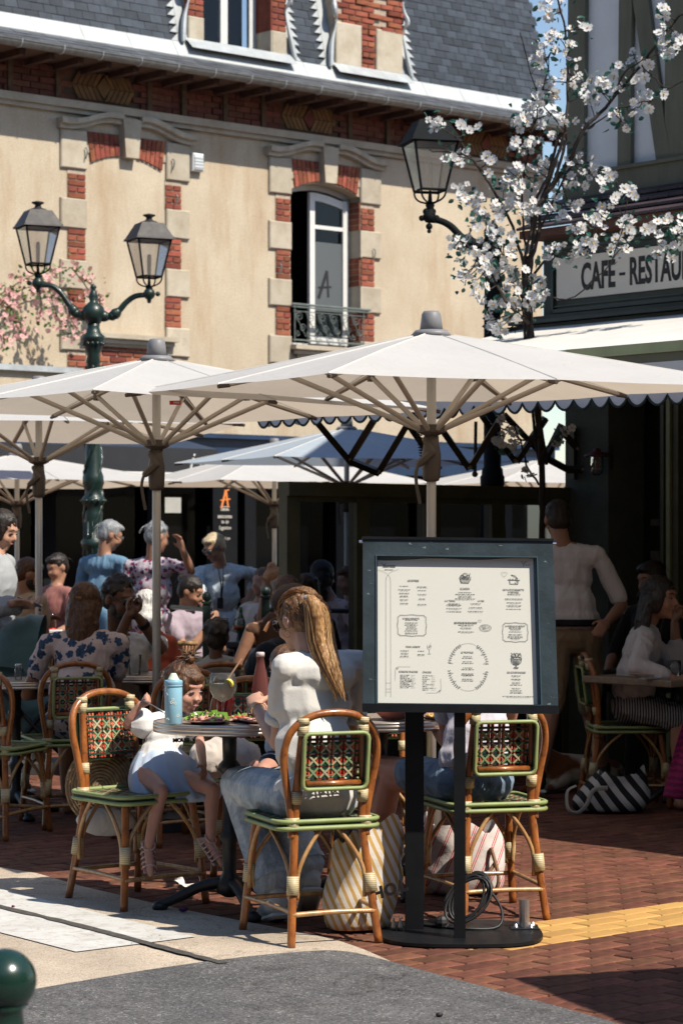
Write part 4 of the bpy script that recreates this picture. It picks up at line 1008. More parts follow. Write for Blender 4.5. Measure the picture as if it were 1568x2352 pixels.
# ================================================================ PARASOLS
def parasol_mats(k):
    if k == 'blue': return M('shade_tinted_canvas', (.50, .57, .64), .9, .06, 3, bump=.1, bs=80, trans=.3)  # blue cast of the shade is put into the canvas colour
    return M('off_white_canvas', (.80, .80, .79), .9, .05, 2.5, bump=.10, bs=90, trans=.42, tt=(.95, .80, .64), fold=.22)
MAT_alu = M('grey_pole_paint', (.56, .54, .51), .4, .12, 5, metal=.3, rvar=.15)
MAT_ribm = M('taupe_rib', (.52, .46, .39), .45, .1, 6, metal=.1)
MAT_hub = M('brown_grey_plastic', (.11, .09, .075), .5, .15, 8)
MAT_cap = M('grey_cap_plastic', (.22, .22, .23), .5, .12, 8)
MAT_seam = M('canvas_seam', (.60, .58, .54), .9, .1, 9)
def make_parasol(name, label, vx, Y, th, a, b, H_, tx, ty, canvas='white', zb=0.0, apex=.27, pole_r=.023, crank=True, sag=.012):
    X0 = (vx - 784) / F * Y
    o = thing(name, label, 'parasol', (X0, Y, 0), 0, 'cafe parasols on the terrace')
    e1 = Vector((math.cos(th), math.sin(th), 0)); e2 = Vector((math.sin(th), -math.cos(th), 0))
    zr = 1.5 + H_; ZA = zr + apex
    def rimp(i, j, f=1.0, drop=0.0):
        d = e1 * i * a * f + e2 * j * b * f
        z = zr + tx * d.x + ty * d.y if True else zr
        return Vector((d.x, d.y, ZA + (z - ZA) * f - drop))
    ring = [(-1, -1), (0, -1), (1, -1), (1, 0), (1, 1), (0, 1), (-1, 1), (-1, 0)]
    mb = MB(); vs = [Vector((0, 0, ZA))]; K = 7; S = 5
    # each of eight gores is a patch with a slight sag between ribs
    for g_ in range(8):
        i0, j0 = ring[g_]; i1, j1 = ring[(g_ + 1) % 8]; base = len(vs)
        for k in range(1, K + 1):
            f = k / K
            for s_ in range(S + 1):
                w = s_ / S; p = rimp(i0 + (i1 - i0) * w, j0 + (j1 - j0) * w, f)
                p.z -= sag * math.sin(math.pi * w) * f * (1 if k < K else .6) - .035 * math.sin(math.pi * f) * 0
                vs.append(p)
        for k in range(K - 1):
            for s_ in range(S): q = base + k * (S + 1) + s_; mb.f.append((q, q + S + 1, q + S + 2, q + 1)); mb.mi.append(0)
        for s_ in range(S): mb.f.append((0, base + s_, base + s_ + 1)); mb.mi.append(0)
    mb.v = vs
    cm = parasol_mats(canvas)
    me = mb.mesh('canopy', cm, False)
    bm = bmesh.new(); bm.from_mesh(me); bmesh.ops.recalc_face_normals(bm, faces=bm.faces); bm.to_mesh(me); bm.free()
    put('canopy', me, o)
    hub_z = zr - .19
    sm_ = MB()
    for (i, j) in ring: sm_.tube([rimp(i, j, f_, -.0015) for f_ in (.07, .5, 1)], .0035, 3)
    part('seam', sm_, MAT_seam, o, world=False)
    top_z = ZA - .03
    L = lambda nm, m_, mat, par_=o, sm=False: part(nm, m_, mat, par_, smooth=sm, world=False)
    m_ = MB(); m_.tube([(0, 0, 0), (0, 0, top_z)], pole_r, 14); L('pole', m_, MAT_alu, sm=True)
    m_ = MB(); m_.tube([(0, 0, ZA - .02), (0, 0, ZA + .008)], [.10, .075], 20); m_.lathe([(.056, ZA), (.045, ZA + .085), (.036, ZA + .098), (.0, ZA + .10)], n=16); L('cap', m_, MAT_cap, sm=True)
    m_ = MB(); m_.lathe([(.03, hub_z - .03), (.068, hub_z - .012), (.068, hub_z + .02), (.03, hub_z + .025)], n=12); L('hub', m_, MAT_hub)
    m_ = MB(); m_.lathe([(.035, hub_z - .03), (.037, hub_z - .07), (.046, hub_z - .12), (.042, hub_z - .22), (.036, hub_z - .24), (.025, hub_z - .245)], n=12); L('crank_housing', m_, MAT_hub, sm=True)
    if crank:
        m_ = MB(); m_.limb([(-.03, -.03, hub_z - .05), (.0, -.045, hub_z - .11), (-.055, -.045, hub_z - .16)], [.016, .022, .018], 6)
        m_.tube(smoothpath([(-.055, -.045, hub_z - .15), (-.075, -.05, hub_z - .22), (-.055, -.05, hub_z - .35)], 4), .009, 6); L('crank_handle', m_, MAT_hub)
    m_ = MB(); m_.box((0, 0, .035), (.5, .5, .07)); L('base_plate', m_, M('dark_steel_base', (.05, .05, .052), .6, .2, 6))
    m_ = MB(); m_.lathe([(.05, .07), (.045, .3), (.03, .32)], n=12); L('pole_socket', m_, MAT_hub)
    for k, (i, j) in enumerate(ring):
        corner = i and j
        tip = rimp(i, j, 1.0, .012); att = rimp(i, j, .50 if corner else .55, .03); root_ = Vector((0, 0, ZA - .06)) + (tip - Vector((0, 0, tip.z))).normalized() * .05
        m_ = MB(); m_.tube([root_, tip + (root_ - tip) * .05], .0115, 6, flat=1.4); rb_ = L('rib', m_, MAT_ribm)
        m_ = MB(); m_.tube([tip + (root_ - tip) * .055, tip], [.014, .009], 6); L('tip', m_, MAT_hub, rb_)
        hp = (tip - Vector((0, 0, tip.z))).normalized() * .055 + Vector((0, 0, hub_z))
        m_ = MB(); m_.tube([hp, att], .0125, 8); st = L('strut', m_, MAT_ribm)
        mid = att; m_ = MB(); dr = (att - hp).normalized(); m_.box(mid - Vector((0, 0, .005)), (.028, .028, .04), math.atan2(dr.y, dr.x)); L('joint', m_, MAT_hub, st)
    return o
P1 = make_parasol('parasol', 'large off-white parasol directly above the framed menu board, its pole behind the board', 990, 11.4, .474, 1.101, 1.103, .731, -.002, .020)
P2 = make_parasol('parasol', 'off-white parasol with red tag on its rim, pole rising behind the toddler', 360, 12.84, .677, 1.08, 1.049, .722, -.010, -.001)
P3 = make_parasol('parasol', 'off-white parasol at the left edge, pole beside the teal stroller hood', 90, 16.0, .28, 1.116, 1.153, .745, .002, -.016)
P4 = make_parasol('parasol', 'parasol with blue-grey shade in its canvas colour, behind the glass screen and scissor arms', 796, 21.0, .42, 1.16, 1.16, .715, -.004, .004, "blue", apex=.30)
P5 = make_parasol('parasol', 'white parasol in the middle distance above the sign with orange letter', 630, 24.0, .50, 1.15, 1.15, .595, 0, -.004, apex=.36)
P6 = make_parasol('parasol', 'white parasol far left with wavy shadows across its canopy', 40, 23.0, .45, 1.2, 1.2, .58, 0, -.01, apex=.28)
P7 = make_parasol('parasol', 'white parasol glimpsed between the glass screen and the blossom tree trunk', 1250, 26.0, .45, 1.25, 1.25, .62, 0, -.01, apex=.30, crank=False)
# off-frame parasol to the right of the camera whose shadow reaches the pavement
P8 = make_parasol('parasol', 'off-white parasol beyond the right edge of the frame shading the brick paving', 784, 7.5, .35, 1.1, 1.1, .75, 0, 0)
P8.location = (3.46, 6.59, 0)
# red tag on P2 / care label
mb = MB(); c = P(403, 918, 11.55)
mb.box(c + Vector((-.0, 0, -.014)), (.055, .004, .02)); T_ = part('tag', mb, M('red_tag', (.65, .02, .02), .5, .1, 9), P2)
mb = MB(); text_into(mb, 'PARIS', c + Vector((.006, -.0032, -.014)), Vector((1, 0, 0)), Z, .012, bold=.0004, width=.028); part('lettering', mb, MAT_white, T_)
mb = MB(); c = P(92, 1403, 15.97 - .024); mb.prism([(-.012, 0), (.012, 0), (0, .022)], c, Vector((1, 0, 0)), Z, Vector((0, -1, 0)), .001); part('warning_mark', mb, MAT_print, P3)

# ================================================================ STREET LAMPS
MAT_cast = M('dark_green_cast_iron', (.009, .027, .022), .42, .35, 12, bump=.25, bs=50, coat=.15, rvar=.2)
MAT_castb = M('black_cast_iron', (.006, .008, .010), .75, .3, 10, spec=.15)
MAT_lroof = M('lantern_roof', (.035, .030, .030), .5, .35, 9, rvar=.2, spec=.3)
MAT_milk = glass_mat('milky_lantern_glass', (.9, .9, .9), .1, .22, (.84, .78, .70))
def lantern(par_, c, s, metal, roofm, rz=.5, tilt=0):
    """four-sided town lantern; c = bottom centre of the glass, s = glass height"""
    A = put('lantern', None, par_); A.empty_display_size = .05
    def sqr(hw, z): return [c + Vector((math.cos(rz + math.pi / 4 + k * math.pi / 2) * hw * 1.414, math.sin(rz + math.pi / 4 + k * math.pi / 2) * hw * 1.414, z)) for k in range(4)]
    b, t = sqr(.27 * s, 0), sqr(.47 * s, s)
    m_ = MB()
    for k in range(4): m_.tube([b[k], t[k]], .028 * s, 4)
    for r_ in (b, t): m_.tube(r_, .03 * s, 4, closed=True)
    part('cage', m_, metal, A)
    for k in range(4):
        m_ = MB(); j = (k + 1) % 4; m_.quad(b[k], b[j], t[j], t[k]); part('pane', m_, MAT_milk, A)
    m_ = MB(); r0, r1, r2, r3 = sqr(.56 * s, s * 1.0), sqr(.53 * s, s * 1.05), sqr(.33 * s, s * 1.42), sqr(.31 * s, s * 1.46)
    vs = r0 + r1 + r2 + r3; m_.add(vs, [(3, 2, 1, 0), (12, 13, 14, 15)] + [(q * 4 + k, q * 4 + (k + 1) % 4, q * 4 + 4 + (k + 1) % 4, q * 4 + 4 + k) for q in range(3) for k in range(4)])
    part('roof', m_, roofm, A)
    m_ = MB(); m_.lathe([(.30 * s, s * 1.44), (.24 * s, s * 1.50), (.10 * s, s * 1.55), (.08 * s, s * 1.62), (.17 * s, s * 1.67), (.17 * s, s * 1.70), (.05 * s, s * 1.73)], c, 14)
    for q in r1: m_.ell(q + Z * .0, .02 * s, n=6, m=4)
    part('finial', m_, roofm, A, smooth=True)
    m_ = MB()
    for k in range(4):
        m_.tube(bez(b[k] + Z * -.0, c + (b[k] - c) * 1.05 - Z * .24 * s, c - Z * .27 * s, 6), .022 * s, 5)
    m_.lathe([(.03 * s, 0), (.05 * s, -.25 * s), (.10 * s, -.30 * s), (.07 * s, -.40 * s), (.12 * s, -.50 * s), (.06 * s, -.58 * s)], c, 12)
    part('cradle', m_, metal, A, smooth=False)
    m_ = MB(); m_.lathe([(.05 * s, .02 * s), (.06 * s, .5 * s), (.05 * s, .6 * s), (.01 * s, .62 * s)], c, 10); part('bulb', m_, M('lamp_bulb', (.6, .56, .5), .3, .05, 5), A, smooth=True)
    return A
LY = 21.0; k_ = LY / F
LP = thing('street_lamp', 'green cast iron street lamp with two lanterns on curved arms, at left', 'street lamp', (P(215, 0, LY).x, LY, 0))
b0 = P(215, 1250, LY)
zv = lambda vy: 1.5 + (1250 - vy) * k_
prof = []
for (vy, r_) in ((1560, 40), (1540, 42), (1500, 34), (1450, 32), (1440, 28), (1340, 24), (1262, 22), (1255, 27), (1243, 29), (1236, 22), (1190, 21), (1178, 22), (1170, 19), (1158, 24), (1150, 29), (1142, 24), (1136, 19), (1122, 20), (1110, 25), (1092, 23), (1082, 19), (960, 17), (900, 15), (838, 14), (832, 17), (815, 14), (800, 20), (782, 24), (778, 27), (772, 26), (765, 18), (752, 14), (742, 15)):
    prof.append((r_ * k_, zv(vy)))
mb = MB(); mb.lathe(prof, (b0.x, LY, 0), 20); part('post', mb, MAT_cast, LP, smooth=True)
mb = MB()   # raised leaf scrolls winding round the shaft
for k in range(3):
    pts = []
    for i in range(60):
        f = i / 59; a = k * 2.09 + f * 9; r_ = (20.5 - f * 3) * k_; pts.append(Vector((b0.x + math.cos(a) * r_, LY + math.sin(a) * r_, zv(1240 - 400 * f))))
    mb.tube(pts, [(.012 + .010 * abs(math.sin(i * 1.3))) for i in range(60)], 5)
for k in range(12):
    a = k * math.pi / 6; mb.tube([(b0.x + math.cos(a) * 24 * k_, LY + math.sin(a) * 24 * k_, zv(1335)), (b0.x + math.cos(a) * 21 * k_, LY + math.sin(a) * 21 * k_, zv(1198))], .008, 5)
    mb.ell((b0.x + math.cos(a) * 27 * k_, LY + math.sin(a) * 27 * k_, zv(1150)), .016, n=6, m=4)
    mb.ell((b0.x + math.cos(a) * 22 * k_, LY + math.sin(a) * 22 * k_, zv(790)), .02, n=6, m=4)
part('leaf_relief', mb, MAT_cast, LP, smooth=True)
mb = MB(); mb.lathe([(15 * k_, zv(744)), (24 * k_, zv(732)), (27 * k_, zv(720)), (24 * k_, zv(706)), (14 * k_, zv(697)), (8 * k_, zv(692)), (12 * k_, zv(682)), (7 * k_, zv(670)), (5 * k_, zv(665)), (8 * k_, zv(660)), (4 * k_, zv(653)), (0.001, zv(651))], (b0.x, LY, 0), 22)
part('ball_finial', mb, MAT_cast, LP, smooth=True)
def arm(par_, pts, rs, mat, Y):
    m_ = MB(); q = smoothpath([P(x, y, Y) for x, y in pts], 6); n_ = len(q)
    rr = [(rs[0] + (rs[1] - rs[0]) * i / (n_ - 1)) * Y / F for i in range(n_)]
    m_.tube(q, rr, 8)
    for f, k in ((.30, 1.75), (.26, 1.5), (.345, 1.5), (.07, 1.7), (.13, 1.5)):
        i = int(f * (n_ - 1)); m_.ell(q[i], rr[i] * k, n=8, m=6)
    return part('arm', m_, mat, par_, smooth=True)
arm(LP, [(200, 725), (178, 722), (160, 700), (140, 672), (118, 656), (88, 655)], (8, 6), MAT_cast, LY)
arm(LP, [(232, 725), (255, 727), (275, 712), (290, 695), (312, 680), (343, 677)], (8, 6), MAT_cast, LY)
for x, yb in ((88, 650), (343, 675)):
    m_ = MB(); c = P(x, yb, LY); m_.ell(c, 14 * k_, n=10, m=7); m_.ell(c - Z * 17 * k_, 5 * k_, n=8, m=5); m_.ell(c + Vector((-20 * k_, 0, 0)) * (1 if x < 200 else -1), 6 * k_, n=8, m=5)
    m_.tube([c - Z * 15 * k_, c - Z * 10 * k_], 6 * k_, 6)
    part('scroll_boss', m_, MAT_cast, LP, smooth=True)
lantern(LP, P(88, 607, LY), 84 * k_, MAT_castb, MAT_lroof, .42); lantern(LP, P(343, 636, LY), 84 * k_, MAT_castb, MAT_lroof, .42)
# second lamp at right, by the blossom tree
LY2 = 16.4; k2 = LY2 / F
LP2 = thing('street_lamp', 'black street lamp with a single lantern, its post hidden in the white blossom tree', 'street lamp', (P(1135, 0, LY2).x, LY2, 0))
c2 = P(1130, 1250, LY2); zv2 = lambda vy: 1.5 + (1250 - vy) * k2
mb = MB(); mb.lathe([(r_ * k2, zv2(y)) for y, r_ in ((1750, 50), (1500, 44), (1200, 30), (1118, 26), (1112, 28), (1095, 28), (1090, 25), (1078, 24), (1072, 20), (900, 20), (800, 20), (560, 17), (552, 22), (545, 17), (530, 20), (515, 10), (505, 0.1))], (c2.x, LY2, 0), 18)
part('post', mb, MAT_castb, LP2, smooth=True)
arm(LP2, [(1130, 575), (1090, 562), (1060, 545), (1035, 520), (1010, 507), (985, 505)], (10, 7), MAT_castb, LY2)
m_ = MB(); c = P(985, 498, LY2)
for dx, dy, r_ in ((0, 0, 15), (-17, 3, 7), (16, 4, 9), (0, 22, 8), (0, 33, 5), (-7, -12, 8), (8, -12, 8)): m_.ell(c + Vector((dx * k2, 0, -dy * k2)), r_ * k2, n=8, m=6)
part('scroll_boss', m_, MAT_castb, LP2, smooth=True)
lantern(LP2, P(987, 438, LY2), 108 * k2, MAT_castb, MAT_castb, .25)
# ================================================================ BLOSSOM TREE
MAT_bark = M('dark_bark', (.030, .022, .018), .85, .4, 20, bump=.5, bs=60)
MAT_petal = M('white_petal', (.70, .70, .71), .75, .06, 30, trans=.25)
MAT_heart = M('yellow_flower_heart', (.70, .42, .10), .7, .1, 20)
MAT_leaf = M('glossy_dark_leaf', (.025, .105, .078), .4, .3, 15, trans=.15, island=.3)
def blossom_mesh(name, r, npet=5, seed=0, mats=None, lob=True):
    rr = random.Random(seed); mb = MB(); mb.cur = 0
    for k in range(npet):
        a = k * 2 * math.pi / npet + rr.uniform(-.15, .15); w = r * .52; up = rr.uniform(.05, .3) * r
        d = Vector((math.cos(a), math.sin(a), 0)); s_ = Vector((-d.y, d.x, 0))
        pts = [d * r * .1, d * r * .5 + s_ * w * .8 + Z * up * .5, d * r * .95 + s_ * w * .62 + Z * up, d * r * (.88 if lob else 1.0) + Z * (up * .8), d * r * .95 - s_ * w * .62 + Z * up * 1.1, d * r * .5 - s_ * w * .8 + Z * up * .5, d * r * .55 + Z * up * .25]
        mb.add(pts, [(0, 1, 6), (1, 2, 6), (2, 3, 6), (3, 4, 6), (4, 5, 6), (5, 0, 6)])
    mb.cur = 1; mb.ell((0, 0, r * .12), (r * .16, r * .16, r * .14), n=6, m=4)
    return mb.mesh(name, mats or [MAT_petal, MAT_heart], False)
def leaf_mesh(name, l, mat):
    mb = MB(); w = l * .3
    mb.add([(0, 0, 0), (l * .3, w, .1 * l), (l * .7, w * .8, .12 * l), (l, 0, 0), (l * .7, -w * .8, .12 * l), (l * .3, -w, .1 * l), (l * .5, 0, 0)], [(0, 1, 6), (1, 2, 6), (2, 3, 6), (3, 4, 6), (4, 5, 6), (5, 0, 6)][::-1])
    return mb.mesh(name, mat)
ty = lambda vx: 15.25 - max(0, (vx - 1240)) * .0017
TR = thing('blossom_tree', 'slender tree of white blossoms and glossy leaves growing up the restaurant corner', 'tree', (P(1240, 0, 15.2).x, 15.2, 0))
clus = [(700,20),(780,10),(700,110),(910,160),(950,180),(710,225),(760,240),(670,300),(740,320),(640,345),(860,285),(830,380),(630,410),(600,380),(870,480),(900,480),(790,510),(860,550),(720,530),(700,560),(640,590),(610,620),(740,600),(580,690),(650,720),(700,740),(640,830),(560,750),(500,770),(470,800),(530,760),(590,780),(800,790),(730,870),(780,750),(920,610),(930,830),(1030,570),(1000,590),(960,650),(1060,540),(1120,490),(1180,440),(1240,330),(1320,430),(1280,500),(1250,530),(1340,610),(1310,650),(1260,680),(1240,730),(1140,740),(1170,780),(1200,830),(1130,580),(1170,560),(1430,50),(1450,100),(1440,200),(1420,270),(1460,280),(1520,300),(1550,260),(1500,330),
(590,900),(560,920),(480,940),(440,960),(530,1000),(510,1070),(590,1080),(650,1050),(690,1040),(700,1080),(640,1110),(780,970),(840,1060),(810,1080),(990,1020),(980,1080),(1030,1080),(920,1110),(960,1150),(1090,1140),(1050,1200),(870,1160),(820,1190),(700,1210),(680,1240),(740,1260),(760,1290),(720,1330),(690,1350),(790,1380),(830,1320),(860,1330),(610,1190),(560,1170),(450,1110),(430,1160),(410,1220),(500,1230),(490,1290),(440,1300),(540,1330),(590,1360),(570,1400),(450,1330),(400,1370),(360,1310),
(170,985),(60,1000),(30,1030),(90,1010),(300,1010),(340,1030),(20,800),(150,820),(190,840),(-40,830),
(130,1210),(120,1250),(160,1280),(220,1250),(260,1290),(230,1330),(190,1310),(270,1370),(290,1400),(300,1440),(330,1500),(310,1480),
(1190,1220),(1220,1260),(1120,1290),(1150,1260),(1040,1370),(1010,1430),(1060,1470),(1000,1400),(1190,1410),(1170,1460),(1220,1480),(1130,1540),(1180,1550),(1170,1600),(1090,1620),(985,1570),(900,1590),(930,1620),(950,1640),(840,1480),(880,1490),(910,1460),(700,1610),(680,1660),(760,1610),(840,1640),(1470,1390),(1440,1420),(1370,1480),(1400,1510),(1430,1570),(1520,1580),(1550,1400),(1500,1500),(1560,1540),(1440,1600),
(110,1540),(140,1550),(180,1530),(100,1580),(160,1620),(200,1620),(230,1630),(270,1630),(300,1600),(390,1560),(400,1590),(440,1610),(460,1600),(360,1630),(240,1690),(290,1700),(330,1700),(260,1750),(150,1780),(130,1810),(180,1770),(220,1820),(270,1840),(300,1850),(350,1780),(370,1760),(420,1690),(450,1740),(480,1790),(430,1850),(490,1850),(590,1600),(600,1800),(640,1800),(620,1850),(680,1890),(660,1930),(630,1940),(560,1950),(590,1990),(380,1950),(340,1980),(430,1960),(470,1950),(320,2010),(330,2070),(380,2090),(440,2060),(350,2130),(500,2040),(420,2140),(1600,330),(1620,80),(1640,1450),(1610,1560)]
clus = [(1010.5 + .3556 * x, .3556 * y) for x, y in clus] + [(1148, 965), (1165, 985), (1150, 1000), (1175, 1020), (1135, 1010), (1205, 1080), (1290, 995), (1285, 1010)]
branches = [
 ([(1240,1750),(1243,1300),(1244,1120),(1238,1000),(1224,860),(1212,740),(1208,640),(1222,560),(1234,480),(1262,410),(1296,300),(1302,190),(1296,70),(1275,-20)], 8, 2.5),
 ([(1234,470),(1290,395),(1340,300),(1400,232),(1470,150),(1520,82),(1570,28),(1600,0)], 7, 3),
 ([(1212,690),(1190,560),(1155,480),(1120,420),(1090,370),(1040,352),(985,345)], 6, 2),
 ([(1120,420),(1080,360),(1040,310),(1000,290)], 3, 1.5),
 ([(1212,740),(1160,690),(1110,600),(1060,555),(1040,545)], 6, 2),
 ([(1208,660),(1260,590),(1330,575),(1370,560)], 5, 2),
 ([(1224,560),(1300,400),(1340,380),(1400,395)], 4, 2), ([(1300,300),(1240,230),(1195,75)], 3, 1.2),
 ([(1160,690),(1130,560),(1100,480),(1060,440)], 3, 1.2), ([(1210,740),(1180,650),(1140,560),(1110,500)], 4, 1.5),
 ([(1243,1000),(1200,1010),(1150,980)], 4, 2), ([(1244,1120),(1215,1080),(1190,1000),(1170,960)], 4, 2), ([(1238,1050),(1270,1010),(1292,990)], 3, 1.5),
 ([(1400,232),(1440,160),(1500,130),(1540,110)], 3, 1.5), ([(1470,150),(1530,200),(1580,180)], 3, 1.5), ([(1600,560),(1540,520),(1490,530)], 5, 2), ([(1208,640),(1300,690),(1400,600),(1440,490)], 3, 1.3),
 ([(1208,660),(1205,560),(1200,440),(1215,330),(1240,230),(1265,120)], 5, 1.5), ([(1215,700),(1170,640),(1150,540)], 4, 1.5), ([(1340,300),(1420,250),(1500,230)], 3, 1.2)]
rt = random.Random(21)
bpts = []
mbt = MB()
for bi, (pl, w0, w1) in enumerate(branches):
    q = smoothpath([P(x, y, ty(x) + rt.uniform(-.12, .12)) for x, y in pl], 5); n_ = len(q)
    for i, p in enumerate(q):
        p += Vector((rt.uniform(-1, 1), rt.uniform(-1, 1), rt.uniform(-1, 1))) * (.008 if bi else .004)
    rr = [(.82 if bi else 1) * (w0 + (w1 - w0) * (i / (n_ - 1)) ** .7) * 15 / F for i in range(n_)]
    if bi == 0:
        m_ = MB(); m_.tube(q[:34], [max(r_, .02) for r_ in rr[:34]], 9); part('trunk', m_, MAT_bark, TR, smooth=True)
        mbt.tube(q[33:], rr[33:], 6)
        for k in range(3):
            mbt.tube([p + Vector((math.cos(i * .25 + k * 2) * .03, math.sin(i * .25 + k * 2) * .03, 0)) for i, p in enumerate(q[12:50])], .010, 5)
    else:
        m_ = MB(); m_.tube(q, [max(r_, .0035) for r_ in rr], 6); part('branch', m_, MAT_bark, TR)
    bpts += q
flowers = []; twigs = mbt
for (vx, vy) in clus:
    c = P(vx, vy, ty(vx) + rt.uniform(-.18, .12))
    near = sorted(bpts, key=lambda p: (p - c).length_squared)[:3]; p0 = near[rt.randint(0, 2)] if near else c
    md = (c + p0) / 2 + Vector((rt.uniform(-.03, .03), rt.uniform(-.03, .03), rt.uniform(-.05, .02)))
    twigs.tube(bez(p0, md, c, 4), [.005, .004, .0035, .003, .0025], 4)
    flowers.append(c)
    for k in range(rt.choice((1, 1, 2, 2))): flowers.append(c + Vector((rt.gauss(0, .036), rt.uniform(-.06, .06), rt.gauss(0, .036))))
part('twigs', twigs, MAT_bark, TR, kind='stuff')
for k in range(60):   # bare fine twigs
    p = rt.choice(bpts); 
FM = [blossom_mesh('blossom', .036, 5, s_) for s_ in range(4)] + [blossom_mesh('blossom', .037, 4, 9)]
LM = [leaf_mesh('leaf', l, MAT_leaf) for l in (.05, .06, .042)]
def scatter_rot(r_, facing=(0, -1, .25), spread=.8):
    d = Vector(facing) + Vector((r_.gauss(0, spread), r_.gauss(0, spread * .6), r_.gauss(0, spread)))
    return (d.normalized().to_track_quat('Z', 'Y').to_matrix() @ Matrix.Rotation(r_.uniform(0, 6.3), 3, 'Z')).to_4x4()
def scatter(root, name, items, meshes, spread, mats, limit=300, facing=(0, -1, .25)):
    ex = MB(); items = sorted(items, key=lambda p: p.y)
    off = root_off(root)
    for i, p in enumerate(items):
        m4 = scatter_rot(rt, facing, spread); s_ = rt.uniform(.55, 1.15); me = meshes[i % len(meshes)]
        if i < limit:
            o = put(name, me, root); o.matrix_local = Matrix.Translation(p - off) @ m4 @ Matrix.Scale(s_, 4)
        else:
            mm = Matrix.Translation(p) @ m4 @ Matrix.Scale(s_, 4)
            for pl in me.polygons:
                ex.cur = pl.material_index; ex.add([mm @ me.vertices[v].co for v in pl.vertices], [tuple(range(len(pl.vertices)))])
    if ex.v: part(name + '_mass', ex, mats, root, kind='stuff')
scatter(TR, 'blossom', flowers, FM, .55, [MAT_petal, MAT_heart])
leaves = []
for f_ in flowers:
    for k in range(rt.choice((1, 2, 2))): leaves.append(f_ + Vector((rt.gauss(0, .035), rt.uniform(0, .05), rt.gauss(0, .035))))
scatter(TR, 'leaf', leaves, LM, 1.2, [MAT_leaf])

# ================================================================ PINK FLOWERING CREEPER on the left of the wall
PK = thing('pink_blossom_branch', 'arching branches of pale pink blossom against the cream wall, behind the green lamp', 'plant', wp(-4.4, 3.37, .35))
MAT_pink = M('pink_petal', (.80, .46, .44), .7, .12, 30, trans=.25); MAT_pheart = M('deep_pink_heart', (.50, .08, .12), .7, .1, 20)
MAT_fleaf = M('fresh_leaf', (.10, .20, .04), .5, .25, 15, trans=.2, island=.3)
def wq(x, y, d): s, z = wall_sz(x, y, d); return wp(s, z, d)
pb = [[(-40,800),(-25,700),(20,665),(60,640),(110,622),(165,615),(200,640),(222,675),(232,700)], [(-30,740),(10,690),(50,665),(90,655)], [(60,640),(110,650),(150,690),(165,735),(185,765)], [(90,655),(95,700),(88,745)], [(-25,720),(20,705),(45,740),(50,765)], [(110,650),(130,720),(150,770)], [(-30,760),(5,765),(12,790)], [(165,615),(200,660),(215,700)], [(20,665),(25,700),(20,735)]]
pp = []
for pl in pb:
    dd = .30 + rt.uniform(-.08, .12)
    q = smoothpath([wq(x, y, dd) for x, y in pl], 5); m_ = MB(); m_.tube(q, .007, 5); part('branch', m_, M('green_stem', (.10, .09, .03), .8, .2, 9), PK); pp += q
m_ = MB(); m_.tube([wp(-5.1, 3.3, .3), wp(-4.98, 4.2, .3)], .014, 6); part('stem', m_, MAT_bark, PK)
pf = [p + Vector((rt.gauss(0, .05), rt.uniform(-.06, .06), rt.gauss(-.02, .055))) for p in pp for _ in range(3)]
PM = [blossom_mesh('pink_blossom', .036, 5, s_, [MAT_pink, MAT_pheart]) for s_ in (3, 4, 5)]
scatter(PK, 'blossom', rt.sample(pf, min(len(pf), 300)), PM, .9, [MAT_pink, MAT_pheart], facing=(.4, -1, .2))
pl_ = [p + Vector((rt.gauss(0, .07), rt.uniform(-.06, .06), rt.gauss(0, .07))) for p in pp for _ in range(2)]
scatter(PK, 'leaf', pl_, [leaf_mesh('leaf', .055, MAT_fleaf)], 1.3, [MAT_fleaf])
# ================================================================ RATTAN BISTRO CHAIRS
def cane_c(base, dark):
    def f(t, v):
        c = t.ramp(t.noise(t.coord((3, 3, 1)), 7, 6, .7, .4), [(.3, dark), (.62, base)])
        n_ = t.ramp(t.noise(v, 30, 3, .6), [(.55, (1, 1, 1)), (.72, (.55, .5, .45))]); return t.mix(1, c, n_, 'MULTIPLY')
    return f
MAT_cane = M('honey_rattan', cfun=cane_c((.40, .135, .03), (.17, .045, .012)), rough=.32, bump=.15, bs=40, coat=.45)
MAT_cane2 = M('pale_cane', cfun=cane_c((.55, .33, .14), (.30, .13, .04)), rough=.4, bump=.15, bs=40, coat=.3)
def bind_c(t, v):
    w = t.n('ShaderNodeTexWave'); w.bands_direction = 'Z'; w.inputs['Scale'].default_value = 42; w.inputs['Distortion'].default_value = .3; t.l(v, w.inputs['Vector'])
    return t.ramp(w.outputs['Fac'], [(.1, (.36, .27, .13)), (.5, (.62, .52, .32))])
MAT_bind = M('cream_binding', cfun=bind_c, rough=.5, bump=.2, bs=60)
MAT_wr = M('red_strand', (.50, .045, .02), .4, .2, 20); MAT_wg = M('dark_green_strand', (.010, .06, .03), .4, .2, 20)
MAT_wc = M('cream_strand', (.50, .44, .27), .45, .1, 20); MAT_wl = M('lime_edge', (.28, .34, .13), .5, .15, 15); MAT_wp = M('coral_strand', (.62, .16, .085), .4, .15, 20)
MAT_wlb = M('light_green_strand', (.26, .33, .17), .45, .1, 20)
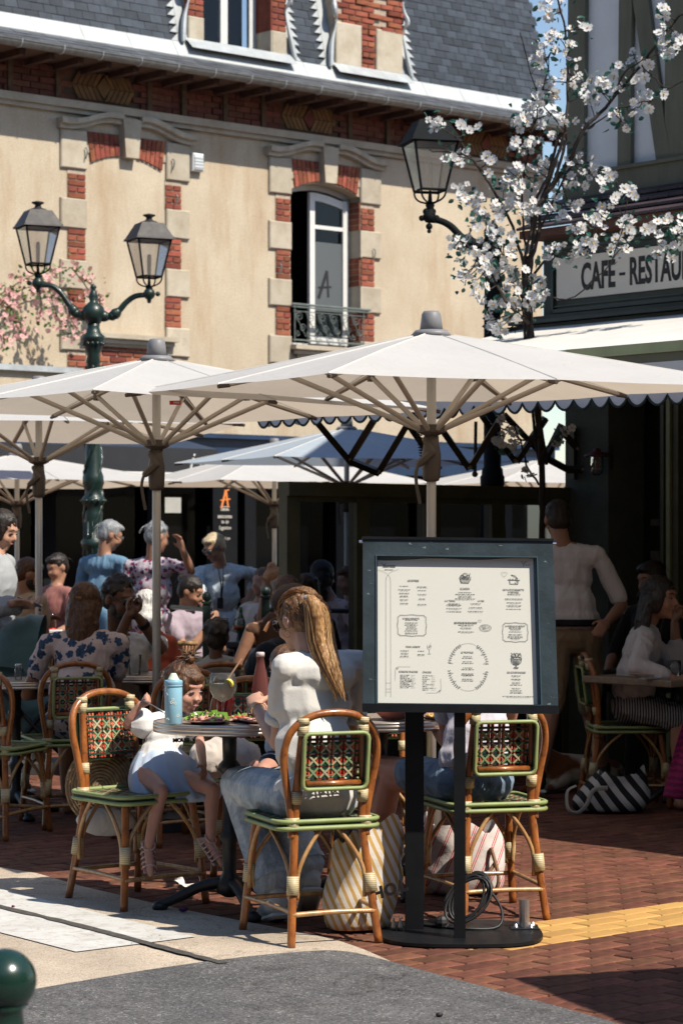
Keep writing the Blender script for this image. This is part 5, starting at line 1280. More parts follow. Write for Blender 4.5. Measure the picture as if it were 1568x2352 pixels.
def weave(mb, fn, nx, ny, cell, t0=0.0):
    """strand-built woven panel; fn(u, v, h) -> point, u/v in metres, h out of the surface"""
    W_, H_ = nx * cell, ny * cell; s_ = cell * .17
    def strand(a, b, w, h, mi, seg=2):
        mb.cur = mi; a = Vector(a); b = Vector(b); d = (b - a); n_ = Vector((-d.y, d.x)).normalized() * w / 2
        pts = []
        for i in range(seg + 1):
            p = a + d * i / seg; hh = h + (.0012 if i % 2 else 0)
            pts += [fn(p.x + n_.x, p.y + n_.y, hh), fn(p.x - n_.x, p.y - n_.y, hh)]
        mb.add(pts, [(2 * i, 2 * i + 1, 2 * i + 3, 2 * i + 2) for i in range(seg)])
    for i in range(nx):
        x = -W_ / 2 + (i + .5) * cell
        for dx in (-.17, .17): strand((x + dx * cell, -H_ / 2), (x + dx * cell, H_ / 2), s_, 0, 0 if i % 2 else 4, 4)
    for j in range(ny):
        y = -H_ / 2 + (j + .5) * cell
        for dy in (-.17, .17): strand((-W_ / 2, y + dy * cell), (W_ / 2, y + dy * cell), s_, .0015, 1, 4)
    for i in range(nx + 1):
        for j in range(ny + 1):
            x = -W_ / 2 + i * cell; y = -H_ / 2 + j * cell; r_ = cell * .40
            c2_ = 2 if (i + j) % 2 else 3
            if abs(x) > W_ / 2 - 1e-6 or abs(y) > H_ / 2 - 1e-6: continue
            strand((x - r_, y - r_), (x + r_, y + r_), cell * .15, .003, c2_, 1); strand((x - r_, y + r_), (x + r_, y - r_), cell * .15, .004, c2_, 1)
WM = [MAT_wr, MAT_wg, MAT_wc, MAT_wlb, MAT_wp]
def make_chair(name, label, group='rattan bistro chairs at the tables', back_both=True):
    o = thing(name, label, 'chair', (0, 0, 0), 0, group)
    L = lambda nm, m_, mat, par_=o, sm=True: part(nm, m_, mat, par_, smooth=sm, world=False)
    def tb(pts, r_, n=8, k=5): m_ = MB(); m_.tube(smoothpath(pts, k), r_, n); return m_
    for sg in (-1, 1):
        L('rear_leg', tb([(sg * .175, -.255, 0), (sg * .155, -.215, .22), (sg * .135, -.185, .45), (sg * .132, -.20, .60), (sg * .118, -.235, .835)], .0165), MAT_cane)
        L('front_leg', tb([(sg * .205, .215, 0), (sg * .185, .195, .22), (sg * .165, .165, .44)], .0165), MAT_cane)
    L('hoop', tb([(-.150, -.19, .40), (-.152, -.185, .48), (-.172, -.19, .60), (-.187, -.205, .71), (-.165, -.225, .80), (-.095, -.24, .855), (0, -.245, .870), (.095, -.24, .855), (.165, -.225, .80), (.187, -.205, .71), (.172, -.19, .60), (.152, -.185, .48), (.150, -.19, .40)], .0155, 8, 6), MAT_cane)
    # seat
    def rsq(hw, hd, r_, z, n=5, cy=0):
        pts = []
        for (cx, cy_, a0_) in ((hw - r_, hd - r_, 0), (-hw + r_, hd - r_, math.pi / 2), (-hw + r_, -hd + r_, math.pi), (hw - r_, -hd + r_, 1.5 * math.pi)):
            for i in range(n + 1): a = a0_ + math.pi / 2 * i / n; pts.append(Vector((cx + r_ * math.cos(a), cy_ + r_ * math.sin(a) + cy, z)))
        return pts
    m_ = MB(); q = rsq(.20, .20, .055, .44); q2 = rsq(.20, .20, .055, .458); n_ = len(q)
    m_.add(q + q2, [tuple(range(n_))[::-1], tuple(range(n_, 2 * n_))] + [(i, (i + 1) % n_, n_ + (i + 1) % n_, n_ + i) for i in range(n_)])
    ST = L('seat', m_, MAT_wg, sm=False)
    m_ = MB(); weave(m_, lambda u, v, h: Vector((u, v, .4585 + h)), 7, 7, .056); L('seat_weave', m_, WM, ST, False)
    for z in (.462, .436): m_ = MB(); m_.tube(rsq(.208, .208, .06, z, 5), .0090, 6, closed=True); L('seat_edge', m_, MAT_wl, ST)
    # back panel: box frame curved
    def bf(u, v, h): return Vector((u, -.222 - (v) * .12 + h + .35 * (u * u) * -1 + .0, .70 + v))
    z0, z1 = -.115, .095
    m_ = MB(); hw = .128
    edge_ = [(-hw, z0), (-hw, z1), (hw, z1), (hw, z0)]
    def rr_path(hw, z0, z1, h, r_=.022):
        out = []
        for (cx, cz, a0_) in ((hw - r_, z1 - r_, 0), (-hw + r_, z1 - r_, math.pi / 2), (-hw + r_, z0 + r_, math.pi), (hw - r_, z0 + r_, 1.5 * math.pi)):
            for i in range(4): a = a0_ + math.pi / 2 * i / 3; out.append(bf(cx + r_ * math.cos(a), cz + r_ * math.sin(a), h))
        return out
    m_.tube(rr_path(hw, z0, z1, -.035), .0082, 6, closed=True)
    BP = L('back_panel', m_, MAT_wl)
    m_ = MB(); a = rr_path(hw - .004, z0 + .004, z1 - .004, -.032); b = rr_path(hw - .004, z0 + .004, z1 - .004, .028); n_ = len(a)
    m_.add(a + b, [(i, (i + 1) % n_, n_ + (i + 1) % n_, n_ + i) for i in range(n_)]); L('panel_side', m_, MAT_wg, BP, False)
    m_ = MB(); weave(m_, lambda u, v, h: bf(u, v - .01, .030 + h), 5, 4, .047); weave(m_, lambda u, v, h: bf(u, v - .01, .012 - h), 5, 4, .047); L('panel_weave', m_, WM, BP, False)
    m_ = MB(); m_.tube([bf(-hw + .02, z0 + .02, -.02), bf(hw - .02, z0 + .02, -.02)], .011, 7); L('panel_bar', m_, MAT_cane, BP)
    # bindings
    def bindm(pts, r_): m_ = MB(); m_.tube(pts, r_, 10); return m_
    for sg in (-1, 1):
        L('binding', bindm([(sg * .122, -.232, .785), (sg * .119, -.235, .828)], .0215), MAT_bind)
        L('binding', bindm([(sg * .119, -.235, .828), (sg * .121, -.237, .853)], .024), MAT_bind)
        L('binding', bindm([(sg * .1330, -.192, .530), (sg * .1325, -.198, .575)], .0215), MAT_bind)
        L('binding', bindm([(sg * .145, -.188, .43), (sg * .146, -.186, .475)], .027), MAT_bind)
        L('binding', bindm([(sg * .158, -.222, .19), (sg * .153, -.212, .26)], .023), MAT_bind)
        L('binding', bindm([(sg * .188, .198, .19), (sg * .183, .193, .26)], .023), MAT_bind)
    # braces: pale cane struts curving from each leg to the seat
    for (x, y, tx_, ty_) in ((-.155, -.215, -.03, -.19), (.155, -.215, .03, -.19), (-.155, -.215, -.19, -.05), (.155, -.215, .19, -.05), (-.19, .195, -.04, .185), (.19, .195, .04, .185), (-.19, .195, -.19, .05), (.19, .195, .19, .05)):
        d = Vector((tx_ - x, ty_ - y, 0)).normalized() * .02
        L('brace', tb([(x + d.x, y + d.y, .0 + .17), (x + d.x * 1.2, y + d.y * 1.2, .27), ((x + tx_) / 2 + d.x * .2, (y + ty_) / 2, .36), (tx_, ty_, .435)], .0085, 6, 4), MAT_cane2)
    for (a, b) in (((-.168, -.24, .12), (.168, -.24, .12)), ((-.20, .212, .125), (.20, .212, .125)), ((-.168, -.24, .13), (-.20, .212, .13)), ((.168, -.24, .13), (.20, .212, .13))):
        L('stretcher', tb([a, ((Vector(a) + Vector(b)) / 2) * .985 + Z * .005, b], .0095, 6), MAT_cane2)
    return o
def face_rz(d): return math.atan2(-d[0], d[1])      # local +y -> d
CH = make_chair('rattan_chair', 'rattan chair with red and green weave that the ponytailed woman sits on')
index_children()
def place_chair(x, y, d, label, first=False, name='rattan_chair'):
    o = CH if first else copy_tree(CH)
    o.location = (x, y, 0); o.rotation_euler = (0, 0, face_rz(d)); o['label'] = label; return o
CA = place_chair(-.115, 9.28, (-.36, .93), 'rattan chair in front centre under the ponytailed woman, back panel towards the viewer', True)
CB = place_chair(-.86, 10.16, (.62, -.78), 'rattan chair on the left with the toddler on it, woven panel lit by sun')
CC = place_chair(.58, 9.86, (-.28, .96), 'rattan chair directly behind the menu stand, its honey-red legs over the striped red bag')
CD = place_chair(-1.475, 13.0, (-.33, .95), 'shaded rattan chair behind the woman in the blue floral blouse')
def vplace(vx, vyfoot, d, label):
    g_ = G(vx, vyfoot); return place_chair(g_.x, g_.y, d, label)
CE = place_chair(P(385, 0, 12.2).x, 12.25, (-.5, .85), 'rattan chair whose bare hoop shows just left of the toddler\'s head')
CF = place_chair(P(492, 0, 12.9).x, 12.95, (-.2, .98), 'rattan chair with its hoop right of the toddler\'s topknot, holding the dark-haired child')
CG = place_chair(P(-14, 0, 12.4).x, 12.5, (.3, .95), 'rattan chair cut by the left edge of the picture beside a small marble table')
CK = place_chair(P(800, 0, 13.6).x, 13.9, (-.1, -.99), 'rattan chair with a green arched back peeping out left of the menu board')
CR = place_chair(P(1437, 0, 13.9).x, 13.9, (.97, .05), 'rattan chair in the deep shade under the woman in the white blouse')
CM = place_chair(P(590, 0, 11.25).x, 11.1, (.1, -1), 'rattan chair on the far side of the near table, behind the gin glass')
CL = place_chair(P(860, 0, 11.3).x, 11.2, (.0, -1), 'rattan chair on the far side of the table with the orange dish')

# light wicker armchairs further back
MAT_wick = M('light_wicker', (.46, .28, .12), .6, .25, 20, bump=.3, bs=50); MAT_wickd = M('wicker_gap', (.10, .06, .03), .9, .2, 9)
def make_wicker(label):
    o = thing('wicker_armchair', label, 'chair', (0, 0, 0), 0, 'light wicker armchairs at the back tables')
    L = lambda nm, m_, mat, sm=True: part(nm, m_, mat, o, smooth=sm, world=False)
    for (x, y) in ((-.24, -.22), (.24, -.22), (-.24, .22), (.24, .22)):
        m_ = MB(); m_.tube([(x, y, 0), (x * .92, y * .92, .44)], .016, 6); L('leg', m_, MAT_wick)
    m_ = MB(); m_.lathe([(.001, .41), (.25, .41), (.26, .44), (.25, .46), (.001, .465)], n=16, caps=False); L('seat', m_, MAT_wick)
    arcp = lambda z, rr_: [Vector((math.cos(a) * rr_, math.sin(a) * rr_ * .95 - .0, z)) for a in [math.pi * (-.02) + -math.pi * .02 + math.pi * 1.04 * i / 14 + math.pi for i in range(15)]]
    m_ = MB()
    for z, rr_ in ((.80, .30), (.62, .285), (.50, .27)): m_.tube(arcp(z, rr_), .017 if z > .7 else .01, 6)
    L('back_rail', m_, MAT_wick)
    m_ = MB(); A, B = arcp(.47, .26), arcp(.80, .30)
    for i in range(14):
        for k in range(3):
            f = k / 3; m_.tube([A[i].lerp(A[i + 1], f), B[i].lerp(B[i + 1], f)], .0065, 4)
    L('slats', m_, MAT_wick, False); return o
WA = make_wicker('light wicker armchair holding the man in the beige shirt at the left edge'); index_children()
WA.location = (P(60, 0, 17.5).x, 17.5, 0); WA.rotation_euler = (0, 0, face_rz((.6, .8)))
def wick(vx, Y, d, label): o = copy_tree(WA); o.location = (P(vx, 0, Y).x, Y, 0); o.rotation_euler = (0, 0, face_rz(d)); o['label'] = label; return o
wick(395, 18.0, (.9, .3), 'sunlit wicker armchair beside the pole of the red-tagged parasol')
wick(420, 17.4, (.9, .4), 'second sunlit wicker armchair, half hidden by the arm of the man in sunglasses')
wick(850, 18.2, (-.9, .3), 'wicker armchair right of the long ponytail, under the floral dressed woman')

# ================================================================ TABLES
MAT_marb = M('table_top_speckle', (.42, .33, .27), .35, .3, 20, coat=.2)
MAT_alur = M('brushed_table_edge', (.62, .55, .48), .28, .15, 10, metal=.85)
MAT_iron2 = M('black_iron_base', (.014, .014, .016), .45, .3, 8, bump=.15, bs=30)
MAT_wood = M('grey_wood_top', (.26, .19, .13), .6, .3, 9, bump=.25, bs=30, aniso=(.3, 3, 3))
def table(name, label, x, y, r, h=.755, top=None, edge=None, square=False, rz=0.0, group='small bistro tables'):
    o = thing(name, label, 'table', (x, y, 0), rz, group)
    L = lambda nm, m_, mat, sm=True, par_=o: part(nm, m_, mat, par_, smooth=sm, world=False)
    m_ = MB()
    if not square:
        m_.tube([(0, 0, h - .036), (0, 0, h - .002)], r, 48); T_ = L('table_top', m_, top or MAT_marb, False)
        for z, rr_ in ((h - .008, .004), (h - .018, .003), (h - .028, .004)): pass
        m_ = MB(); m_.lathe([(r - .002, h - .042), (r + .006, h - .040), (r + .007, h - .028), (r + .004, h - .026), (r + .007, h - .024), (r + .007, h - .013), (r + .004, h - .011), (r + .007, h - .009), (r + .005, h), (r - .004, h + .001)], n=64, caps=False); L('metal_edge', m_, edge or MAT_alur, True, T_)
    else:
        m_.bbox((0, 0, h - .02), (r * 2, r * 2 * (square if square is not True else 1), .04), .006); T_ = L('table_top', m_, top or MAT_wood, False)
    m_ = MB(); m_.lathe([(.09, h - .045), (.085, h - .055), (.03, h - .07), (.028, h - .16), (.045, h - .18), (.045, h - .20), (.027, h - .22), (.026, h - .45), (.045, h - .47), (.030, h - .50), (.028, .16), (.05, .12), (.055, .08), (.02, .06)], n=16); L('column', m_, MAT_iron2)
    for k in range(3):
        a = k * 2.094 + .9; m_ = MB(); d = Vector((math.cos(a), math.sin(a), 0)); m_.tube(smoothpath([d * .03 + Z * .12, d * .12 + Z * .10, d * .22 + Z * .05, d * .29 + Z * .02], 4), [.024] * 4 + [.022] * 4 + [.02] * 4 + [.026], 8); m_.lathe([(.03, 0), (.034, .02), (.02, .035)], d * .29, 10); L('foot', m_, MAT_iron2)
    m_ = MB(); m_.box((0, 0, h - .05), (.32, .06, .012)); m_.box((0, 0, h - .051), (.06, .32, .012)); L('top_bracket', m_, MAT_iron2, False)
    return o
TX, TYY = -.457, 9.88
T1 = table('bistro_table', 'small round metal-edged table with salad, gin glass and the toddler\'s bottle', TX, TYY, .305, h=.780)
T2 = table('bistro_table', 'round metal-edged table behind the menu posts with an orange dish', .17, 10.40, .30)
T3 = table('bistro_table', 'marble-topped table with metal edge at the left edge of the picture', P(35, 0, 13.3).x, 13.35, .30)
T4 = table('bistro_table', 'shaded round table with a water tumbler before the man in sunglasses', P(330, 0, 13.9).x, 13.95, .32)
T5 = table('bistro_table', 'dark table with amber wine glasses and a green bottle in the middle distance', P(545, 0, 18.6).x, 18.6, .36, h=.76, top=M('dark_table_top', (.03, .032, .035), .3, .2, 9), edge=MAT_iron2)
T6 = table('wooden_table', 'grey wooden table at the right edge before the woman in the white blouse', P(1560, 0, 13.6).x, 13.75, .42, square=.8, rz=phi + .0, group=None)
T6['label'] = 'grey wooden table at the right edge before the woman in the white blouse'
T7 = table('bistro_table', 'far table with soda bottles between the beige and pink shirted diners', P(148, 0, 19.3).x, 19.4, .33, top=M('pale_table_top', (.40, .36, .30), .5, .2, 9))

# ================================================================ MENU STAND
MAT_frame = M('slate_blue_frame_paint', (.030, .050, .062), .55, .45, 5, bump=.15, bs=40, rvar=.35, darkspots=.0, spec=.5)
MAT_blk = M('black_powder_coat', (.007, .008, .010), .45, .3, 6, rvar=.2, spec=.3)
MAT_paper = M('menu_paper', (.80, .79, .72), .8, .03, 2, spec=.2)
MAT_ink = M('menu_ink', (.12, .125, .13), .8, .1, 30); MAT_inkg = M('pale_grey_ink', (.46, .46, .44), .8, .1, 30)
MS = thing('menu_stand', 'freestanding framed restaurant menu board on two black posts with a black base plate', 'menu stand', (.42, 9.05, 0))
YB = 9.10; lean = .05
TLp, TRp = P(833, 1237, YB + lean), P(1268, 1242, YB + lean); BLp, BRp = P(833, 1632, YB), P(1281, 1637, YB)
def bp(u, v, h=0.0):   # u 0..1 left-right, v 0..1 top-bottom, h out to the viewer
    p = (TLp * (1 - u) + TRp * u) * (1 - v) + (BLp * (1 - u) + BRp * u) * v
    return p + BN * h
BN = (BRp - BLp).cross(TLp - BLp); BN = BN.normalized()
if BN.y > 0: BN = -BN
BX = (BRp - BLp).normalized(); BY = BN.cross(BX)
def slab(mb, u0, u1, v0, v1, h0, h1):
    return mb.box8([bp(u0, v1, h0), bp(u1, v1, h0), bp(u1, v0, h0), bp(u0, v0, h0), bp(u0, v1, h1), bp(u1, v1, h1), bp(u1, v0, h1), bp(u0, v0, h1)])
mb = MB(); slab(mb, 0, 1, 0, 1, -.05, -.03); part('back_panel', mb, MAT_blk, MS)
# frame members
fu0, fu1, fv0, fv1 = .073, .912, .100, .955
for nm, a in (('frame_top', (0, 1, 0, fv0)), ('frame_bottom', (0, 1, fv1, 1)), ('frame_side', (0, fu0, fv0, fv1)), ('frame_side', (fu1, 1, fv0, fv1))):
    mb = MB(); slab(mb, a[0], a[1], a[2], a[3], -.05, .010); part(nm, mb, MAT_frame if nm != 'frame_bottom' else MAT_frame, MS)
mb = MB(); slab(mb, -.004, 1.004, -.012, .004, -.055, .016); part('top_cap', mb, MAT_blk, MS)
mb = MB(); slab(mb, -.003, 1.003, .958, 1.006, -.05, .018); part('lower_lip', mb, MAT_blk, MS)
mb = MB(); g_ = .006
for a in ((fu0 - g_, fu1 + g_, fv0 - g_, fv0), (fu0 - g_, fu1 + g_, fv1, fv1 + g_), (fu0 - g_, fu0, fv0, fv1), (fu1, fu1 + g_, fv0, fv1)): slab(mb, *a, .009, .0135)
part('inner_bead', mb, M('teal_edge_paint', (.06, .10, .12), .4, .2, 6), MS)
pa = MB()
nn = 24
for i in range(nn):     # wavy paper top bares a grey strip painted as the frame's shadow
    u0 = fu0 + .004 + (fu1 - fu0 - .02) * i / nn; u1 = fu0 + .004 + (fu1 - fu0 - .02) * (i + 1) / nn
    w = lambda u: .113 + .010 * math.sin(u * 13) * .6 + .006 * math.sin(u * 5 + 1)
    pa.quad(bp(u0, fv1 - .002, -.010), bp(u1, fv1 - .002, -.010), bp(u1, w(u1), -.010), bp(u0, w(u0), -.010))
PAP = part('menu_sheet', pa, MAT_paper, MS)
mb = MB(); slab(mb, fu0, fu1, fv0, fv1, -.03, -.0125); part('board_face', mb, M('frame_shadow_grey', (.16, .21, .23), .6, .2, 8), MS)  # grey bared above and right of the sheet stands in for frame shadow
# --- print: coordinates in pixels of a 1568 x 1443 view of the board, converted to u, v on the sheet
def zp(x, y):
    sx, sy = 900 + x / 3.136, 1330 + y / 3.136; vx, vy = sx / 1.0886, sy / 1.0886
    v = (vy - 1239.5) / (1634.5 - 1239.5); xl = 833; xr = 1268 + 13 * v; return ((vx - xl) / (xr - xl), v)
PH = -.0085
def pt(x, y, h=PH): u, v = zp(x, y); return bp(u, v, h)
PXM = (pt(1000, 700) - pt(0, 700)).length / 1000
ink = MB(); grey = MB()
def line(mb, pts, w=2.0):
    for (x0, y0), (x1, y1) in zip(pts, pts[1:]):
        dx, dy = x1 - x0, y1 - y0; l_ = math.hypot(dx, dy) or 1; nx_, ny_ = -dy / l_ * w / 2, dx / l_ * w / 2
        mb.quad(pt(x0 - nx_, y0 - ny_), pt(x1 - nx_, y1 - ny_), pt(x1 + nx_, y1 + ny_), pt(x0 + nx_, y0 + ny_))
def word(mb, txt, x, y, w, size=17, bold=.0, shear=0.0): text_into(mb, txt, pt(x, y), BX, BY, size * PXM * 1.35, bold=bold, width=w * PXM, shear=shear, depth=.0004)
rp = random.Random(4)
def texty(mb, cx, y, w, h=4.5, align='c'):
    x = cx - w / 2 if align == 'c' else cx
    end = x + w
    while x < end:
        l_ = rp.uniform(6, 26); l_ = min(l_, end - x); line(mb, [(x, y), (x + l_, y)], h * rp.uniform(.7, 1)); x += l_ + rp.uniform(3, 6)
word(ink, 'Henriette', 228, 271, 96, 24, bold=.0002)
line(ink, [(163, 247), (178, 256), (186, 268), (188, 285)], 3); line(ink, [(205, 248), (192, 258), (186, 275)], 2.5)
word(grey, 'RESTAURANT', 228, 299, 66, 7)
line(grey, [(140, 303), (180, 312), (210, 330), (220, 345)], 2); line(grey, [(300, 298), (255, 310), (228, 330), (220, 345)], 2)
line(ink, [(202, 1296), (202, 385), (206, 360), (220, 342), (234, 360), (239, 385), (241, 1300)], 1.7)
for y in (1190, 1236, 1260): line(ink, [(202, y), (241, y)], 1.6)
word(grey, 'LES ENTREES', 418, 384, 88, 17); word(grey, 'LE JARDIN', 822, 443, 72, 17); word(grey, 'LES PLATS D\'HENRIETTE', 1202, 447, 165, 15); word(grey, 'A PARTAGER', 1202, 465, 85, 15)
word(grey, 'LA TERRE', 706, 539, 80, 15); word(grey, 'LA MER', 948, 537, 50, 15)
word(ink, 'LES MOULES DE BOUCHOT', 828, 712, 180, 16); word(grey, 'POUR L\'APERITIF', 416, 903, 112, 15); word(grey, 'LE FROMAGE', 840, 942, 96, 15)
word(grey, 'BOISSONS FRAICHES', 380, 1098, 146, 15); word(grey, 'CHAUDES', 525, 1100, 68, 15); word(grey, 'LES GOURMANDISES', 1225, 1095, 145, 15)
word(grey, 'LE MENU HENRIETTE', 400, 681, 130, 13); word(grey, 'LA FORMULE DU BISTROT', 1216, 732, 155, 13)
for x, ys, w, al in ((345, (429, 456, 484, 507, 535, 563), 95, 'c'), (485, (433, 461, 491, 527, 570), 75, 'c'), (822, (473, 488, 507, 522), 150, 'c'), (735, (563, 573, 600, 625), 120, 'c'), (905, (560, 590, 620), 115, 'c'), (1205, (482, 519, 549, 573, 600), 150, 'c'),
                     (830, (730, 752, 782), 120, 'c'), (402, (695, 716, 733, 748, 762, 780, 796), 110, 'c'), (1216, (747, 758, 778, 799, 817, 829), 110, 'c'), (348, (935, 957, 979), 80, 'c'), (478, (937, 964), 75, 'c'),
                     (842, (974, 988, 1015, 1028, 1064, 1077, 1110, 1121, 1152, 1166), 95, 'c'), (1222, (1122, 1149, 1176, 1194, 1220, 1238, 1256), 90, 'c'), (1240, (1283,), 225, 'c')):
    for y in ys:
        k = rp.uniform(.65, 1.1); texty(ink, x, y, w * k, 4.2)
        if rp.random() < .75: texty(grey, x, y + 8, w * k * rp.uniform(.6, 1.15), 2.6)
for i in range(9): texty(ink, 314, 1126 + i * 12.2, rp.uniform(50, 95), 4.6, 'l'); texty(ink, 489, 1128 + i * 14, rp.uniform(30, 90), 4.2, 'l')
for i in range(9): texty(grey, 400, 1126 + i * 12.2, rp.uniform(15, 40), 3, 'l'); texty(grey, 560, 1128 + i * 14, rp.uniform(15, 40), 3, 'l')
def plaque(x0, y0, x1, y1):
    c = 16; xm, ym = (x0 + x1) / 2, (y0 + y1) / 2; q = []
    for sx_, sy_ in ((1, 1), (1, -1), (-1, -1), (-1, 1)): pass
    def side(a, b, n_, out):
        q_ = []
        for i in range(n_ + 1):
            f = i / n_; k = math.exp(-((f - .5) / .16) ** 2) * 7 + math.exp(-((f - .5) / .35) ** 2) * -3
            q_.append((a[0] + (b[0] - a[0]) * f + out[0] * k, a[1] + (b[1] - a[1]) * f + out[1] * k))
        return q_
    q = side((x0 + c, y0), (x1 - c, y0), 16, (0, -1)) + [(x1 - c + 2, y0 + 9), (x1 - 6, y0 + 11)] + side((x1, y0 + c), (x1, y1 - c), 14, (1, 0)) + [(x1 - 6, y1 - 11), (x1 - c + 2, y1 - 9)] + side((x1 - c, y1), (x0 + c, y1), 16, (0, 1)) + [(x0 + c - 2, y1 - 9), (x0 + 6, y1 - 11)] + side((x0, y1 - c), (x0, y0 + c), 14, (-1, 0)) + [(x0 + 6, y0 + 11), (x0 + c - 2, y0 + 9), (x0 + c, y0)]
    line(ink, q, 2.4); cx, cy = xm, ym; line(grey, [(cx + (x - cx) * .965, cy + (y - cy) * .955) for x, y in q], 1.3)
plaque(295, 655, 518, 818); plaque(1118, 708, 1314, 855)
# laurel wreath
for a0_, a1_ in ((1.10, .16), (math.pi - 1.10, math.pi - .16), (-.18, -1.08), (math.pi + .18, math.pi + 1.08)):
    cx, cy, rx, ry = 847, 1058, 150, 186; pv = []
    for i in range(10):
        a = a0_ + (a1_ - a0_) * i / 9; x, y = cx + math.cos(a) * rx, cy - math.sin(a) * ry; pv.append((x, y))
        for sg in (-1, 1):
            dx, dy = math.cos(a) * sg * 9 + math.sin(a) * 7, -math.sin(a) * sg * 9 + math.cos(a) * 5
            line(ink, [(x, y), (x + dx * 1.3, y + dy * 1.3)], 3.6)
            if i % 4 == 1: line(grey, [(x, y), (x - math.cos(a) * 30, y + math.sin(a) * 12)], 3)
    line(ink, pv, 1.1)
line(ink, [(847 + 150 * math.cos(a), 1058 - 186 * math.sin(a)) for a in [math.pi / 2 - .42 + .84 * i / 12 for i in range(13)]], 1.6)
line(ink, [(847 + 150 * math.cos(a), 1058 - 186 * math.sin(a)) for a in [-math.pi / 2 - .42 + .84 * i / 12 for i in range(13)]], 1.6)
# small engravings: basket, casserole, sundae, cocktail, mussels, hearts
def scrib(cx, cy, rx, ry, n_, mb_=None, w=3):
    for i in range(n_):
        x, y = cx + rp.uniform(-rx, rx), cy + rp.uniform(-ry, ry); a = rp.uniform(0, 3.1); l_ = rp.uniform(4, 12); line(mb_ or ink, [(x, y), (x + math.cos(a) * l_, y + math.sin(a) * l_)], w)
def ring(cx, cy, rx, ry, w=2, a0_=0, a1_=6.283, mb_=None, n_=18): line(mb_ or ink, [(cx + rx * math.cos(a0_ + (a1_ - a0_) * i / n_), cy + ry * math.sin(a0_ + (a1_ - a0_) * i / n_)) for i in range(n_ + 1)], w)
line(ink, [(779, 352), (792, 398), (850, 400), (868, 352)], 4)
for k in range(9): line(ink, [(783 + k * 10, 360), (795 + k * 7, 398)], 2.2)
for x, y, r_ in ((800, 348, 13), (822, 340, 16), (846, 350, 12), (812, 358, 10), (835, 360, 11)): ring(x, y, r_, r_, 4)
scrib(825, 350, 42, 20, 26); line(ink, [(855, 345), (862, 322)], 4)
ring(824, 345, 30, 26, 1.5, math.pi, 2 * math.pi)
line(ink, [(1157, 370), (1252, 372)], 5); line(ink, [(1172, 374), (1174, 402), (1236, 404), (1238, 374)], 4); line(ink, [(1183, 330), (1215, 338), (1236, 362)], 4); line(ink, [(1183, 330), (1236, 362)], 3); scrib(1205, 362, 25, 4, 8); scrib(1222, 388, 12, 9, 8, w=2)
def heart(cx, cy, r_, mb_=None): line(mb_ or grey, [(cx + r_ * 1.05 * math.sin(a) ** 3, cy - r_ * (.82 * math.cos(a) - .32 * math.cos(2 * a) - .12 * math.cos(3 * a))) for a in [i * .3 for i in range(22)]], 2)
heart(1129, 325, 22); heart(939, 694, 12)
ring(981, 750, 47, 27, 2.2); ring(981, 750, 38, 20, 1.6)
for k in range(16): ring(981 + rp.uniform(-28, 28), 748 + rp.uniform(-12, 12), 7, 4, 1.6, mb_=grey, n_=8)
line(ink, [(1181, 984), (1186, 1018), (1205, 1036), (1240, 1036), (1260, 1018), (1266, 984)], 4); ring(1224, 984, 43, 8, 3)
for x in range(1188, 1262, 12): line(ink, [(x, 988), (1205 + (x - 1188) * .5, 1034)], 4)
line(ink, [(1222, 1036), (1222, 1056)], 7); ring(1222, 1060, 18, 5, 4)
for x, y, r_ in ((1200, 965, 16), (1228, 958, 14), (1250, 968, 12)): ring(x, y, r_, r_, 3.5)
scrib(1222, 960, 40, 18, 28, w=4)
line(grey, [(528, 888), (530, 912), (543, 926), (555, 912), (557, 888)], 3); line(grey, [(543, 926), (543, 955)], 3); line(grey, [(530, 957), (556, 957)], 3); line(grey, [(546, 888), (555, 872)], 3); scrib(543, 902, 12, 12, 10, grey, 3)
line(grey, [(275, 1168), (277, 1090), (284, 1070), (300, 1060), (395, 1060)], 2); scrib(292, 1068, 12, 8, 8, w=2); line(grey, [(633, 1150), (635, 1225), (625, 1252), (600, 1262), (516, 1263)], 2); scrib(622, 1250, 12, 10, 8, w=2)
line(ink, [(1259, 224), (1272, 236), (1281, 250), (1281, 264)], 3); line(ink, [(1300, 224), (1288, 236), (1282, 250)], 3); texty(ink, 1297, 252, 36, 5, 'l')
part('printed_text', ink, MAT_ink, PAP); part('pale_print', grey, MAT_inkg, PAP)
# wear on the frame: thin scratches
sc_ = MB()
for k in range(16):
    side_ = rp.choice((0, 1, 2)); u, v = (rp.uniform(.02, .98), rp.uniform(.01, .09)) if side_ == 0 else ((rp.uniform(.01, .06), rp.uniform(.1, .95)) if side_ == 1 else (rp.uniform(.93, .99), rp.uniform(.1, .95)))
    sc_.quad(bp(u, v, .0106), bp(u + rp.uniform(.004, .02), v + rp.uniform(-.01, .01), .0106), bp(u + .018, v + .006, .0106), bp(u + .002, v + .003, .0106))
part('scratches', sc_, M('paint_scratch', (.16, .20, .22), .7, .1, 9), MS, kind='stuff')
for u in (-.012, 1.008):
    mb = MB(); mb.tube([bp(u - .008, .016, -.01), bp(u + .012, .016, -.01)], .006, 8); part('hinge_pin', mb, M('bright_steel', (.75, .75, .76), .2, .1, 8, metal=1), MS)
# posts
def post(vx, hw, Y, ztop):
    x = P(vx, 0, Y).x; m_ = MB(); m_.bbox((x, Y, ztop / 2), (hw, .04, ztop), .004); return part('post', m_, MAT_blk, MS)
post(951, .072, 9.34, 1.3); post(1055, .042, 9.13, .868)
